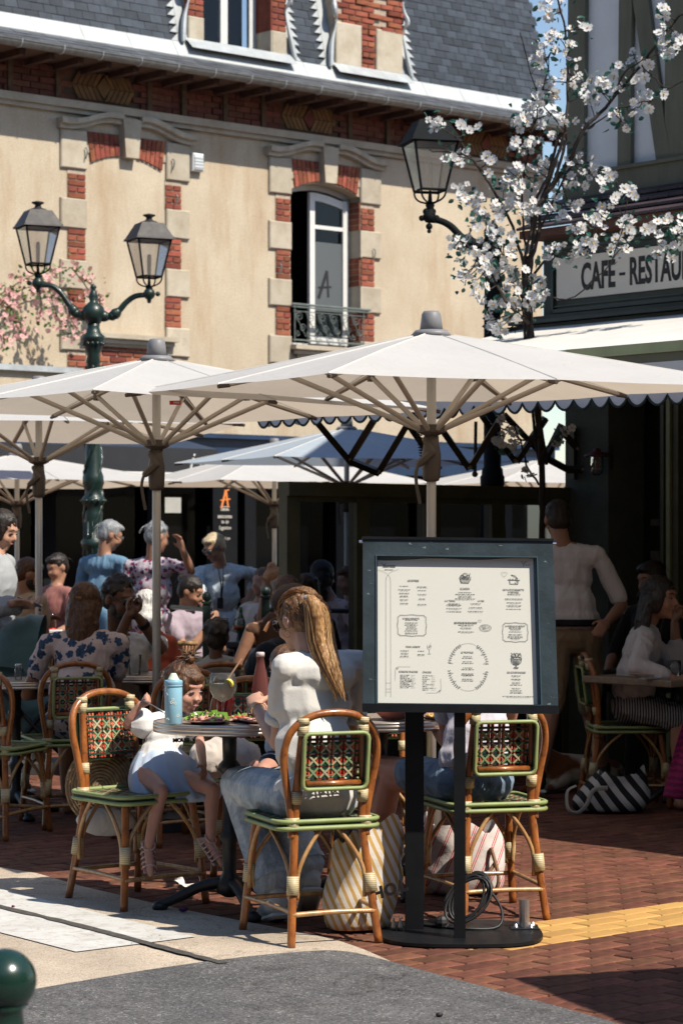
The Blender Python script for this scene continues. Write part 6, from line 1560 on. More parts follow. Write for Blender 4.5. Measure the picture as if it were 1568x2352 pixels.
# base plate: rounded slab
bpoly = []; cx_, cy_ = P(1058, 0, 9.22).x, 9.27
for i in range(48):
    a = 2 * math.pi * i / 48; c_, s_ = math.cos(a), math.sin(a); e_ = 2 / 2.9
    bpoly.append((cx_ + .312 * abs(c_) ** e_ * (1 if c_ > 0 else -1), cy_ + .30 * abs(s_) ** e_ * (1 if s_ > 0 else -1)))
m_ = MB(); m_.prism(bpoly, (0, 0, .004), Vector((1, 0, 0)), Vector((0, 1, 0)), Z, .012); part('base_plate', m_, MAT_blk, MS)
MAT_steel = M('steel', (.55, .55, .56), .3, .15, 9, metal=.9)
m_ = MB(); c = P(1203, 0, 9.36); m_.tube([(c.x, 9.36, .016), (c.x, 9.36, .125)], .020, 12); part('socket_tube', m_, MAT_steel, MS, smooth=False)
for k in range(4):
    a = k * math.pi / 2 + .6; m_ = MB(); m_.lathe([(.011, .016), (.011, .024), (.008, .026), (.007, .034), (.002, .037)], (c.x + math.cos(a) * .042, 9.36 + math.sin(a) * .042, 0), 8); part('bolt', m_, MAT_steel, MS, smooth=True)
m_ = MB(); m_.bbox((c.x, 9.36, .018), (.11, .11, .006), .002); part('socket_flange', m_, MAT_blk, MS)
for dx in (-.115, -.14):
    m_ = MB(); m_.lathe([(.010, .016), (.010, .03), (.004, .06), (.004, .07)], (P(975, 0, 9.3).x + dx + .02, 9.30, 0), 8); part('bolt', m_, MAT_steel, MS, smooth=True)
# coil of black cable on the base
cb = MB(); pts = []; c = P(1075, 0, 9.42)
for i in range(110):
    f = i / 109; a = f * 2 * math.pi * 4.2; r_ = .085 + .018 * math.sin(f * 9); pts.append(Vector((c.x + math.cos(a) * r_ * .9, 9.42 + math.sin(a) * r_ * .35 + f * .03, .11 + math.sin(a + .5) * .085 + .02 * f)))
pts += smoothpath([pts[-1], (c.x + .12, 9.40, .10), (c.x + .11, 9.33, .025), (c.x - .02, 9.3, .022), (c.x - .12, 9.36, .022), (c.x - .18, 9.40, .022)], 5)
cb.tube(pts, .006, 6); CBL = solo('power_cable', cb, M('black_rubber', (.012, .012, .013), .5, .2, 9), 'coiled black power cable lying on the menu stand base', 'cable', smooth=True)
m_ = MB(); m_.ell(P(1014, 2118, 9.35), .028, n=8, m=6); m_.tube([P(1005, 2110, 9.35), P(1024, 2128, 9.35)], .02, 8)
part('plug', m_, M('black_rubber', (.012, .012, .013), .5, .2, 9), CBL)

# ================================================================ GREEN BOLLARD
YBo = 4.6; c = P(11.5, 2252, YBo); kb = YBo / F
BO = thing('ball_bollard', 'dark green cast iron ball-topped bollard at the lower left corner', 'bollard', (c.x, YBo, 0))
m_ = MB(); m_.ell(c, 73.5 * kb, n=36, m=24); part('ball', m_, M('glossy_green_paint', (.008, .032, .022), .28, .3, 6, coat=.5, rvar=.15, bump=.06, bs=30), BO, smooth=True)
m_ = MB(); m_.lathe([(.05, 0), (.048, c.z - .16), (.055, c.z - .12), (.040, c.z - .10), (.034, c.z - .055), (.045, c.z - .045)], (c.x, YBo, 0), 20); part('shaft', m_, M('glossy_green_paint', (.008, .032, .022), .28, .3, 6, coat=.5), BO, smooth=True)
# ================================================================ PEOPLE
def skin(name, c): return M(name, c, .5, .10, 14, bump=.08, bs=90, sss=.0, spec=.35, sheen=.05)
SK_fair = skin('fair_skin', (.56, .31, .215)); SK_tan = skin('tanned_skin', (.42, .215, .135)); SK_dark = skin('brown_skin', (.20, .095, .055)); SK_pink = skin('rosy_skin', (.55, .28, .20))
def hair_c(a, b, c_):
    def f(t, v):
        n1 = t.noise(t.coord((9, 9, 1.0)), 14, 4, .6, .3); return t.ramp(n1, [(.3, a), (.52, b), (.72, c_)])
    return f
def hairm(name, a, b, c_): return M(name, cfun=hair_c(a, b, c_), rough=.42, bump=.5, bs=25, spec=.5, aniso=(6, 6, .6))
HR_blond = hairm('dark_blond_hair', (.16, .07, .025), (.42, .22, .085), (.66, .41, .19))
HR_mid = hairm('mid_brown_hair', (.07, .03, .012), (.17, .08, .03), (.34, .18, .08)); HR_brown = hairm('brown_hair', (.03, .012, .006), (.10, .042, .017), (.20, .09, .035)); HR_dark = hairm('black_brown_hair', (.006, .004, .004), (.016, .010, .008), (.05, .03, .02))
HR_grey = hairm('grey_hair', (.10, .11, .12), (.26, .27, .28), (.46, .47, .48)); HR_pale = hairm('pale_blond_hair', (.26, .19, .11), (.55, .42, .26), (.74, .62, .42)); HR_ginger = hairm('ginger_hair', (.22, .07, .015), (.50, .19, .05), (.72, .34, .10)); HR_white = hairm('white_hair', (.4, .38, .36), (.62, .60, .58), (.8, .78, .75))
def cloth(name, c, var=.08, **k): return M(name, c, .9, var, 8, bump=.18, bs=120, sheen=.12, spec=.2, fold=.55, **k)
def stripes_c(a, b, sc_, axis='X', w=.5, dist=0.0, sharp=.04, extra=None):
    def f(t, v):
        wv = t.n('ShaderNodeTexWave'); wv.bands_direction = axis; wv.inputs['Scale'].default_value = sc_; wv.inputs['Distortion'].default_value = dist; wv.inputs['Detail'].default_value = 1; t.l(t.coord(), wv.inputs['Vector'])
        return t.ramp(wv.outputs['Fac'], [(w - sharp, a), (w + sharp, b)])
    return f
def floral_c(bgc, f1, f2, scale=16, th=.32, scale2=60):
    def f(t, v):
        vo = t.n('ShaderNodeTexVoronoi'); vo.inputs['Scale'].default_value = scale; t.l(v, vo.inputs['Vector'])
        n2 = t.n('ShaderNodeTexVoronoi'); n2.inputs['Scale'].default_value = scale2; t.l(v, n2.inputs['Vector'])
        d = t.math('ADD', vo.outputs['Distance'], t.math('MULTIPLY', n2.outputs['Distance'], .38))
        k = t.ramp(d, [(th, (1, 1, 1)), (th + .05, (0, 0, 0))])
        fc = t.ramp(t.noise(v, 40, 2), [(.4, f1), (.6, f2)])
        return t.mix(k, bgc, fc)
    return f
def denim_c(a, b):
    def f(t, v):
        c = t.ramp(t.noise(v, 5, 6, .75, .6), [(.34, a), (.62, b)]); g = t.ramp(t.noise(t.coord((1, 1, .2)), 120, 2, .6), [(.3, (.8, .8, .8)), (.7, (1.1, 1.1, 1.1))]); return t.mix(1, c, g, 'MULTIPLY')
    return f
MAT_eye = M('eye_white', (.7, .68, .65), .2, .02, 5); MAT_iris = M('eye_dark', (.02, .012, .01), .15, .1, 5); MAT_lip = M('lips', (.36, .12, .10), .4, .1, 9)
MAT_sung = M('sunglass_lens', (.012, .012, .012), .08, .1, 5, coat=.5)
def ik(S, W_, a, b, hint):
    d = W_ - S; L_ = min(d.length, (a + b) * .995); dn = d.normalized(); x = (a * a - b * b + L_ * L_) / (2 * L_); h = math.sqrt(max(a * a - x * x, 0))
    hv = Vector(hint); hv = hv - dn * hv.dot(dn); hv = hv.normalized() if hv.length > 1e-5 else Vector((0, 0, -1)); return S + dn * x + hv * h
def hand(mb, Wp, d, lat, s, curl=.5, fist=False, thumb=1):
    """palm, four unequal bent fingers and a thumb leaving the side of the palm"""
    d = d.normalized(); lat = (lat - d * lat.dot(d)).normalized(); nrm = d.cross(lat)
    rot = Matrix((lat, nrm, d)).transposed()
    mb.ell(Wp + d * .045 * s, (.038 * s, .017 * s, .052 * s), rot, n=10, m=7)
    for k, (L_, off) in enumerate(((.070, .027), (.079, .009), (.074, -.009), (.058, -.026))):
        p = Wp + d * .080 * s + lat * off * s; q = [p]; a = curl * .25
        for sg in (.45, .32, .23):
            a += curl * (1.0 if fist else .65); dd = d * math.cos(a) + nrm * math.sin(a); p = p + dd * L_ * sg * s + lat * off * .06 * s; q.append(p)
        mb.limb(q, [.0098 * s, .0094 * s, .0085 * s, .0075 * s], 7)
    tb = Wp + d * .022 * s + lat * .026 * s * thumb; t1 = tb + (d * .6 + lat * .62 * thumb + nrm * .35).normalized() * .042 * s; t2 = t1 + (d * .8 + lat * .05 * thumb + nrm * .55 * max(curl, .3)).normalized() * .032 * s
    mb.limb([tb, t1, t2], [.015 * s, .0115 * s, .009 * s], 7)
    return Wp + d * .08 * s + nrm * .03 * s
def person(label, hip, fwd, neck=None, head=None, look=None, s=1.0, hs=1.0, hands=(None, None), elb=(None, None), hint=((-.6, -.3, -.8), (.6, -.3, -.8)), knees=(None, None), ankles=(None, None), sit=True,
           sk=SK_fair, top=None, sleeve=.5, bottom=None, blen=2.0, hair=('short', HR_brown), shoe=None, voxel=.010, hw=.155, loose=.012, group=None, curl=(.5, .5), wr=.006, hd=(None, None), hlat=(None, None), hem=.05, glasses=None, beard=None, eyes=True, toes=(None, None), shoulder_w=.172, skirt=None, fist=(False, False), thin=.93, collar=False, shoulders=None):
    loose = loose if voxel < .0075 else loose * .6
    hip = Vector(hip); f = Vector((fwd[0], fwd[1], 0)).normalized(); r = Vector((f.y, -f.x, 0))
    neck = Vector(neck) if neck is not None else hip + Z * .50 * s + f * .02
    up = (neck - hip).normalized(); tl = (neck - hip).length
    look = Vector(look).normalized() if look is not None else f
    head = Vector(head) if head is not None else neck + Z * .125 * s * hs + f * .025
    root = thing('person', label, 'person', (hip.x, hip.y, 0), 0, group)
    k = s * thin
    chest = hip + up * tl * .66 + f * .012 * s; waist = hip + up * tl * .30
    SL, SR = neck - r * shoulder_w * s - up * .080 * s, neck + r * shoulder_w * s - up * .080 * s
    if shoulders: SL, SR = Vector(shoulders[0]), Vector(shoulders[1])
    HL, HRp = hip - r * .088 * s, hip + r * .088 * s
    E_, W_ = [], []
    for i, S in enumerate((SL, SR)):
        sg = -1 if i == 0 else 1
        if hands[i] is not None: w = Vector(hands[i])
        else: w = S + (-Z * .50 + f * .12 + r * sg * .03) * s if not sit else S + (-Z * .36 + f * .26) * s
        h = hint[i]; hv = r * h[0] + f * h[1] + Z * h[2]
        e = Vector(elb[i]) if elb[i] is not None else ik(S, w, .28 * s, .25 * s, hv)
        E_.append(e); W_.append(w)
    K_, A_ = [], []
    for i, H0 in enumerate((HL, HRp)):
        sg = -1 if i == 0 else 1
        kn = Vector(knees[i]) if knees[i] is not None else (H0 + f * .42 * s + r * sg * .05 * s + Z * .0 if sit else H0 + (-Z * .42 + r * sg * .01 + f * .03) * s)
        an = Vector(ankles[i]) if ankles[i] is not None else (Vector((kn.x, kn.y, 0)) + f * .02 + Z * .085 * s if sit else Vector((H0.x, H0.y, 0)) + r * sg * .03 + Z * .085 * s)
        K_.append(kn); A_.append(an)
    # ---------- body
    b = MB(); tr = Matrix((r, f, up)).transposed(); trn = Matrix((r, up.cross(r), up)).transposed()
    b.ell(hip + up * .03 * s, (hw * s, .115 * k, .13 * s), trn); b.ell(waist, (hw * .84 * s, .095 * k, .14 * s), trn); b.ell(chest, (.148 * s, .100 * k, .165 * s), trn); b.limb([SL, neck - up * .05 * s, SR], [.046 * k, .056 * k, .046 * k], 8)
    hu = None
    lf = Vector(look); hr = lf.cross(Z); hr = hr.normalized(); hu = hr.cross(lf); HM = Matrix((hr, lf, hu)).transposed(); q = s * hs
    def hp(x, y, z): return head + HM @ Vector((x * q, y * q, z * q))
    def he(mb, x, y, z, rx, ry, rz): mb.ell(hp(x, y, z), (rx * q, ry * q, rz * q), HM, n=12, m=9)
    b.limb([neck - up * .03 * s, hp(0, -.02, -.06)], [.055 * s, .050 * s], 10)
    he(b, 0, -.012, .025, .074, .092, .083); he(b, 0, .018, -.025, .060, .072, .088); he(b, 0, .035, -.07, .045, .048, .038); he(b, 0, .070, -.096, .018, .017, .014)
    ch_ = hs > 1.12; b.limb([hp(0, .082, .008 if not ch_ else -.010), hp(0, .103 if not ch_ else .094, -.025)], [.0085 * q, (.0125 if not ch_ else .0095) * q], 7); he(b, -.010, .094, -.028, .009, .009, .007); he(b, .010, .094, -.028, .009, .009, .007)
    he(b, 0, .082, -.052, .022, .012, .007); he(b, 0, .080, -.063, .019, .012, .007); cz_ = .030 if hs > 1.12 else .024; he(b, -.032, .056, -.036, cz_, .028, .028); he(b, .032, .056, -.036, cz_, .028, .028); he(b, 0, .074 if hs < 1.12 else .066, .028, .048, .016, .009)
    he(b, -.073, -.006, -.01, .011, .020, .030); he(b, .073, -.006, -.01, .011, .020, .030)
    for i in (0, 1):
        S = (SL, SR)[i]; m1 = (E_[i] + W_[i]) / 2
        b.limb([S, (S + E_[i]) / 2, E_[i], E_[i].lerp(W_[i], .35), W_[i]], [.048 * k, .043 * k, .036 * k, .039 * k, .025 * s], 9)
        dd = Vector(hd[i]) if hd[i] is not None else (W_[i] - E_[i]); sg = -1 if i == 0 else 1
        lt = Vector(hlat[i]) if hlat[i] is not None else (r * -sg * .6 + Z * .5 + f * .2)
        hand(b, W_[i], dd, lt, s * .95, curl[i], fist[i])
        H0 = (HL, HRp)[i]; cm = K_[i].lerp(A_[i], .33) - f * .012 * s
        b.limb([H0, H0.lerp(K_[i], .5), K_[i], cm, A_[i]], [.088 * k, .074 * k, .054 * k, .055 * k, .034 * s], 10)
        td = Vector(toes[i]) if toes[i] is not None else f; td = Vector(td).normalized()
        b.limb([A_[i] - Z * .045 * s - td * .025 * s, A_[i] - Z * .052 * s + td * .09 * s, A_[i] - Z * .062 * s + td * .155 * s], [.034 * s, .032 * s, .022 * s], 8)
    put_mesh(root, 'body', fuse(b, voxel, 'body', sk, Vector((hip.x, hip.y, 0)), 2))
    off = Vector((hip.x, hip.y, 0))
    # ---------- face pieces
    if eyes:
        for sg in (-1, 1):
            m_ = MB(); m_.cur = 0; he(m_, sg * .030, .0765, .002, .0115, .007, .0038); m_.cur = 1; he(m_, sg * .030, .0815, .002, .0052, .0035, .0042)
            m_.tube([hp(sg * .018, .083, .003), hp(sg * .030, .0865, .0075), hp(sg * .043, .078, .003)], .0016 * q, 5)
            part('eye', m_, [MAT_eye, MAT_iris], root, smooth=True)
        m_ = MB(); m_.tube([hp(-.019, .091, -.0575), hp(0, .096, -.056), hp(.019, .091, -.0575)], [.003 * q, .0055 * q, .003 * q], 6); part('lips', m_, MAT_lip, root, smooth=True)
        m_ = MB()
        for sg in (-1, 1): m_.tube([hp(sg * .016, .090, .024), hp(sg * .032, .087, .031), hp(sg * .048, .076, .026)], [.002 * q, .0032 * q, .0015 * q] if hs < 1.12 else .0012 * q, 5)
        part('eyebrows', m_, hair[1], root)
    if glasses:
        m_ = MB()
        for sg in (-1, 1):
            m_.lathe([(.001, 0), (.024 * q, .001 * q), (.024 * q, .004 * q), (.001, .005 * q)], hp(sg * .031, .095, .004), 12, axis=HM @ Vector((sg * .25, 1, 0)))
            m_.tube([hp(sg * .055, .088, .008), hp(sg * .076, .0, .006)], .003 * q, 5)
        m_.tube([hp(-.01, .105, .01), hp(.01, .105, .01)], .003 * q, 5); part('sunglasses' if glasses == 'sun' else 'glasses', m_, MAT_sung if glasses == 'sun' else M('thin_glasses', (.1, .1, .1), .2, .1, 4), root, smooth=True)
    if beard:
        m_ = MB(); he(m_, 0, .036, -.075, .050, .053, .040); he(m_, -.045, .02, -.05, .018, .03, .04); he(m_, .045, .02, -.05, .018, .03, .04); he(m_, 0, .085, -.044, .024, .012, .007)
        put_mesh(root, 'beard', fuse(m_, max(voxel * .7, .006), 'beard', beard, off, 1))
    # ---------- top
    if top:
        c = MB(); g_ = loose
        c.ell(hip + up * (.10 if hem > 0 else .02) * s, ((hw + g_) * s, .118 * k + g_, .12 * s), trn); c.ell(waist + up * .02, ((hw * .90 + g_ * 1.2) * s, .102 * k + g_ * 1.3, .16 * s), trn); c.ell(chest, (.150 * s + g_ * .7, .104 * k + g_ * .7, .17 * s), trn)
        c.limb([SL - up * .004 * s, neck - up * .06 * s, SR - up * .004 * s], [.047 * k + g_ * .6, .058 * k + g_ * .5, .047 * k + g_ * .6], 10)
        c.ell((SL + SR) / 2 - up * .035 * s, ((SR - SL).length / 2 * .98, .088 * k + g_ * .4, .088 * s), trn)
        for i in (0, 1):
            S = (SL, SR)[i]; sl = sleeve if not hasattr(sleeve, '__len__') else sleeve[i]
            if sl <= 0: continue
            u1 = min(sl, 1.0); e = S.lerp(E_[i], u1)
            c.limb([S, S.lerp(E_[i], u1 * .5), e], [.045 * k + g_ * .3, .045 * k + g_ * .9, .042 * k + g_ * .9], 10)
            if sl > 1: c.limb([E_[i], E_[i].lerp(W_[i], (sl - 1) * .95)], [.040 * k + g_ * 1.1, .030 * s + g_ * 1.1], 10)
        if collar: c.tube([neck - up * .02 * s, neck + up * .045 * s], [.066 * s, .062 * s], 12)
        put_mesh(root, 'shirt', fuse(c, voxel, 'shirt', top, off, 3, wrinkle=(wr, 8, len(label) % 17)))
    if bottom:
        c = MB(); g_ = loose
        c.ell(hip + up * .02 * s, ((hw + .004) * s, .118 * k, .125 * s), trn)
        for i in (0, 1):
            H0 = (HL, HRp)[i]; l1 = min(blen, 1.0); kk = H0.lerp(K_[i], l1)
            c.limb([H0, H0.lerp(kk, .5), kk], [.092 * k, .079 * k + g_, (.092 - .034 * l1) * k + g_], 10)
            if blen > 1: c.limb([K_[i], K_[i].lerp(A_[i], (blen - 1) * .5), K_[i].lerp(A_[i], blen - 1)], [.058 * k + g_, .057 * k + g_, (.05 if blen > 1.8 else .052) * k + g_ * 1.6], 10)
        put_mesh(root, 'trousers' if blen > 1.3 else 'shorts', fuse(c, voxel, 'trousers', bottom, off, 2, wrinkle=(wr, 8, 3 + len(label) % 11)))
    if skirt:
        c = MB(); mt, l_ = skirt; kl, kr = K_; hem_c = (kl + kr) / 2
        c.ell(hip, (hw * 1.08 * s, .13 * k, .12 * s), trn); c.limb([HL, HL.lerp(kl, l_)], [.095 * k, .085 * k], 10); c.limb([HRp, HRp.lerp(kr, l_)], [.095 * k, .085 * k], 10); c.limb([hip + f * .1 * s, hip.lerp(hem_c, l_)], [.09 * k, .085 * k], 10)
        put_mesh(root, 'skirt', fuse(c, voxel, 'skirt', mt, off, 2, wrinkle=(wr, 10, 5)))
    # ---------- shoes
    if shoe:
        for i in (0, 1):
            td = Vector(toes[i]) if toes[i] is not None else f; td = td.normalized(); A = A_[i]; c = MB()
            c.limb([A - Z * .035 * s - td * .03 * s, A - Z * .045 * s + td * .09 * s, A - Z * .055 * s + td * .165 * s], [.045 * s, .041 * s, .031 * s], 9); c.limb([A, A + Z * .01], [.045 * s, .044 * s], 9)
            so_ = put_mesh(root, 'shoe', fuse(c, max(voxel * .8, .006), 'shoe', shoe, off, 1))
            m_ = MB(); lt_ = Vector((-td.y, td.x, 0)).normalized(); n2 = lt_.cross(td) * -1
            if n2.z < 0: n2 = -n2
            m_.bbox(A - n2 * .082 * s + td * .07 * s, (.085 * s, .275 * s, .026 * s), .012 * s, ax=(lt_, td, n2)); part('sole', m_, M('white_sole', (.62, .60, .56), .6, .1, 9), so_)
    # ---------- hair
    st, hm = hair[0], hair[1]; c = MB()
    cap = lambda k_=1.0: (he(c, 0, -.020, .034, .079 * k_, .094 * k_, .084 * k_), he(c, 0, -.045, -.005, .073, .062, .078))
    if st == 'short': cap(); he(c, 0, .03, .078, .062, .055, .030)
    if st == 'curly':
        cap(); rr = random.Random(len(label))
        for i in range(60):
            a, e = rr.uniform(0, 6.28), rr.uniform(-.1, 1.5); x, y, z = math.cos(a) * math.cos(e), math.sin(a) * math.cos(e), math.sin(e)
            if y > .45 and z < .55: continue
            he(c, x * .078, -.018 + y * .093, .03 + z * .083, .016, .016, .016)
    if st in ('long', 'long_half'):
        cap(1.03); L_ = hair[2] if len(hair) > 2 else .26; rr = random.Random(5)
        he(c, -.058, .01, -.01, .022, .045, .075); he(c, .058, .01, -.01, .022, .045, .075)
        for i in range(26):
            a = math.pi * (.98 + 1.04 * i / 25); x, y = math.cos(a) * .070, math.sin(a) * .072 - .02
            p0 = hp(x, y, .0); l2 = L_ * (1 - .35 * abs(math.cos(a))) * rr.uniform(.85, 1.05)
            pts = [p0]; 
            for j in range(1, 6): pts.append(p0 - Z * l2 * j / 5 * s + (HM @ Vector((x * .25, y * .5, 0))) * (j / 5) * (1 - .5 * j / 5) * 1.2 + Vector((rr.gauss(0, .003), rr.gauss(0, .003), 0)) - f * .02 * j / 5)
            c.limb(pts, [.020 * q, .021 * q, .019 * q, .017 * q, .013 * q, .007 * q], 6)
    if st in ('bun', 'updo'):
        cap(1.02); he(c, 0, -.10 if st == 'updo' else -.03, .06 if st == 'updo' else .125, .038, .038, .034)
    if st == 'pony':
        cap(1.02); he(c, -.05, .012, .01, .024, .05, .05); he(c, .05, .012, .01, .024, .05, .05); he(c, 0, -.03, .065, .066, .08, .055)
    if st == 'toddler':
        cap(1.06); he(c, -.055, .022, .02, .026, .045, .05); he(c, .055, .022, .02, .026, .045, .05); he(c, 0, .050, .062, .055, .035, .028); he(c, 0, -.05, -.05, .06, .04, .05)
    if c.v: 
        HRO = put_mesh(root, 'hair', fuse(c, max(voxel * .8, .006), 'hair', hm, off, 1, wrinkle=(.0045 * q, 30, 2)))
        rr = random.Random(len(label)); m_ = MB()      # loose strands
        for i in range(70 if voxel < .008 else 22):
            a, e = rr.uniform(0, 6.28), rr.uniform(.0, 1.4); x, y, z = math.cos(a) * math.cos(e), math.sin(a) * math.cos(e), math.sin(e)
            if y > .4 and z < .6: continue
            p = hp(x * .080, -.02 + y * .095, .034 + z * .086); p2 = hp(x * .086, -.045 + y * .098, .015 + z * .070); p3 = hp(x * .082, -.07 + y * .085, -.02 + z * .05)
            m_.tube([p, p2, p3], [.0016, .0018, .0008], 3)
        part('strands', m_, hm, HRO)
    root_info = dict(root=root, hp=hp, HM=HM, q=q, E=E_, W=W_, K=K_, A=A_, S=(SL, SR), r=r, f=f, up=up, off=off, hip=hip, chest=chest, neck=neck, waist=waist, HMr=hr, hu=hu, look=look)
    return root_info
def put_mesh(root, name, me): return put(name, me, root)

C_tee = M('cream_tee_cotton', (.74, .71, .66), .9, .05, 8, bump=.15, bs=140, sheen=.1, spec=.2, fold=.25); C_white = cloth('white_tee_cotton', (.74, .71, .67)); C_navy = cloth('navy_cotton', (.010, .016, .030)); C_cardi = cloth('pale_grey_knit', (.38, .40, .42)); C_beige = cloth('beige_cotton', (.50, .36, .22)); C_pinks = cloth('dusty_pink_cotton', (.32, .13, .11))
C_chambray = M('blue_chambray', cfun=stripes_c((.10, .20, .31), (.17, .30, .42), 60, 'X'), rough=.9, bump=.15, bs=120, fold=.7)
C_denimshirt = M('pale_denim_shirt', cfun=denim_c((.44, .53, .61), (.62, .68, .72)), rough=.9, bump=.15, bs=120, fold=.7)
C_jeans = M('light_wash_denim', cfun=denim_c((.22, .30, .38), (.64, .69, .72)), rough=.9, bump=.3, bs=150, fold=.5)
C_shorts = M('blue_denim', cfun=denim_c((.10, .16, .24), (.24, .32, .40)), rough=.9, bump=.3, bs=150, fold=.5)
C_floral = M('navy_floral_blouse', cfun=floral_c((.66, .52, .48), (.02, .045, .10), (.05, .10, .18), 15, .58, 48), rough=.9, bump=.15, bs=100, fold=.5)
C_paisley = M('paisley_shirt', cfun=floral_c((.52, .45, .50), (.35, .02, .06), (.03, .04, .14), 24, .58, 75), rough=.9)
C_lib = M('navy_liberty_print', cfun=floral_c((.015, .03, .06), (.35, .38, .42), (.10, .14, .22), 60, .25, 160), rough=.9)
C_lav = cloth('lavender_pattern', (.42, .34, .40)); C_khaki = cloth('khaki_cotton', (.36, .25, .15)); C_pshirt = cloth('pale_pink_shirt', (.82, .77, .75)); C_blouse = cloth('white_blouse', (.62, .57, .56))
C_orange = cloth('coral_orange_knit', (.72, .14, .06)); C_lightblue = cloth('pale_blue_cotton', (.42, .50, .60)); C_dark = cloth('black_cloth', (.02, .02, .022))
C_stripesk = M('black_white_striped_skirt', cfun=stripes_c((.02, .02, .025), (.40, .38, .38), 22, 'X'), rough=.9); C_fldress = M('lilac_floral_dress', cfun=floral_c((.60, .50, .52), (.25, .12, .3), (.5, .2, .1), 18, .33, 60), rough=.9)
C_bluest = M('blue_white_seersucker', cfun=stripes_c((.34, .44, .60), (.64, .70, .78), 75, 'X', dist=1.5), rough=.9, bump=.1, bs=100)
C_capm = cloth('grey_brown_cap', (.085, .065, .065)); C_black = M('black_sole_shoe', (.02, .02, .02), .6, .2, 6); C_sneak = M('white_canvas_shoe', (.60, .58, .55), .8, .1, 9, bump=.2, bs=80)

# ---- ponytailed woman
wf = (-.30, .95)
W1 = person('woman with long dark blond ponytail in white rolled-sleeve tee and pale jeans', (-.095, 9.25, .535), wf, neck=P(714, 1494, 9.30), head=P(686, 1422, 9.37), look=(-.66, .68, -.32), shoulders=(P(654, 1530, 9.22), P(822, 1522, 9.32)),
    hands=(P(590, 1622, 9.62), P(625, 1640, 9.80)), elb=(P(640, 1708, 9.36), P(800, 1700, 9.5)), knees=(P(545, 1800, 9.84), P(640, 1800, 9.88)), ankles=(P(633, 2058, 9.62), P(712, 2010, 9.70)), toes=((-.35, .93, -.25), (-.1, .95, -.5)),
    sk=SK_fair, top=C_tee, sleeve=.56, bottom=C_jeans, blen=1.86, hair=('pony', HR_mid), shoe=C_sneak, voxel=.0065, loose=.020, curl=(.75, .75), wr=.0018, hd=(P(574, 1575, 9.75) - P(590, 1622, 9.62), None), hem=.0, glasses='sun', eyes=False, shoulder_w=.160, hw=.155)
hp_ = W1['hp']; R1 = W1['root']
rh = random.Random(8)
pth = [P(706, 1376, 9.27), P(722, 1388, 9.24), P(733, 1430, 9.235), P(739, 1476, 9.225), P(752, 1520, 9.195), P(769, 1565, 9.17), P(785, 1602, 9.16)]
pc = MB(); q0 = smoothpath(pth, 6); n_ = len(q0)
pc.limb(q0, [(.012 + .016 * math.sin(min(1, (i / (n_ - 1)) * 1.25) * math.pi) ** .7 + .004) * (1 - .6 * (i / (n_ - 1)) ** 2) for i in range(n_)], 8)
PT = put_mesh(R1, 'ponytail', fuse(pc, .006, 'ponytail', HR_blond, W1['off'], 1, wrinkle=(.003, 40, 4)))
st_ = MB(); MATS_ST = [HR_blond, hairm('golden_strand', (.40, .20, .07), (.62, .38, .17), (.78, .55, .30)), hairm('brown_strand', (.10, .045, .02), (.20, .10, .04), (.34, .18, .08))]
for i in range(210):
    a = rh.uniform(0, 6.28); rr_ = rh.uniform(.6, 1.02); ph = rh.uniform(-.5, .5); L_ = rh.uniform(.72, 1.06); st_.cur = rh.choice((0, 0, 1, 1, 2)); pts = []
    for j in range(12):
        f_ = j / 11 * L_; k = min(f_, 1) * (n_ - 1); i0 = int(k); p = q0[min(i0, n_ - 1)].lerp(q0[min(i0 + 1, n_ - 1)], k - i0)
        w = (.016 + .036 * math.sin(min(1, f_ * 1.15) * math.pi) ** .7) * rr_ + .010 * f_ ** 2
        p = p + Vector((math.cos(a + ph * f_) * w, math.sin(a + ph * f_) * w * .42, 0)) - Z * max(0, f_ - 1) * .25; pts.append(p)
    st_.tube(pts, [.0012] + [.0022] * 9 + [.0015, .0006], 3)
part('strands', st_, MATS_ST, PT)
m_ = MB(); m_.tube([P(703, 1372, 9.27), P(714, 1380, 9.24)], .012, 10); part('hair_tie', m_, M('silver_tie', (.4, .38, .4), .5, .2, 40), R1)
for k in range(1): 
    st2 = MB()
    for i in range(120):    # hair drawn back over the skull
        a = rh.uniform(-1.35, 1.35); st2.cur = rh.choice((0, 0, 1, 2)); z0 = rh.uniform(-.02, .055)
        pts = []
        for j in range(7):
            g = j / 6; x = math.sin(a) * .081 * (1 - g * .85); y = .062 * (1 - g) * math.cos(a * .3) - .108 * g; z = (z0 + math.cos(a) * .075) * (1 - g) + .055 * g + .030 * math.sin(math.pi * g)
            v = Vector((x, y, z)); c0 = Vector((0, -.02, .034)); d = v - c0
            sc3 = 1 / math.sqrt((d.x / .083) ** 2 + (d.y / .098) ** 2 + (d.z / .088) ** 2); d = d * (sc3 if j < 6 else min(sc3, 1.1)); pts.append(hp_(*(c0 + d)))
        st2.tube(pts, .0019, 3)
    part('drawn_back_strands', st2, [HR_mid, HR_blond, MATS_ST[2]], R1)
m_ = MB(); e_ = W1['hp'](-.078, -.004, -.045); m_.tube([e_ + Vector((0, 0, -.014)) + Vector((math.cos(a) * .012, 0, math.sin(a) * .014)) for a in [i * .5 for i in range(13)]], .0013, 5); part('earring', m_, M('gold', (.8, .55, .2), .2, .1, 5, metal=1), R1)
m_ = MB(); wv_ = W1['W'][0]; dv = (W1['E'][0] - wv_).normalized(); m_.tube([wv_ + dv * .03 + (dv.orthogonal().normalized() * math.cos(a) + dv.cross(dv.orthogonal().normalized()) * math.sin(a)) * .031 for a in [i * .45 for i in range(15)]], .0022, 5); part('bracelet', m_, M('gold', (.8, .55, .2), .2, .1, 5, metal=1), R1)
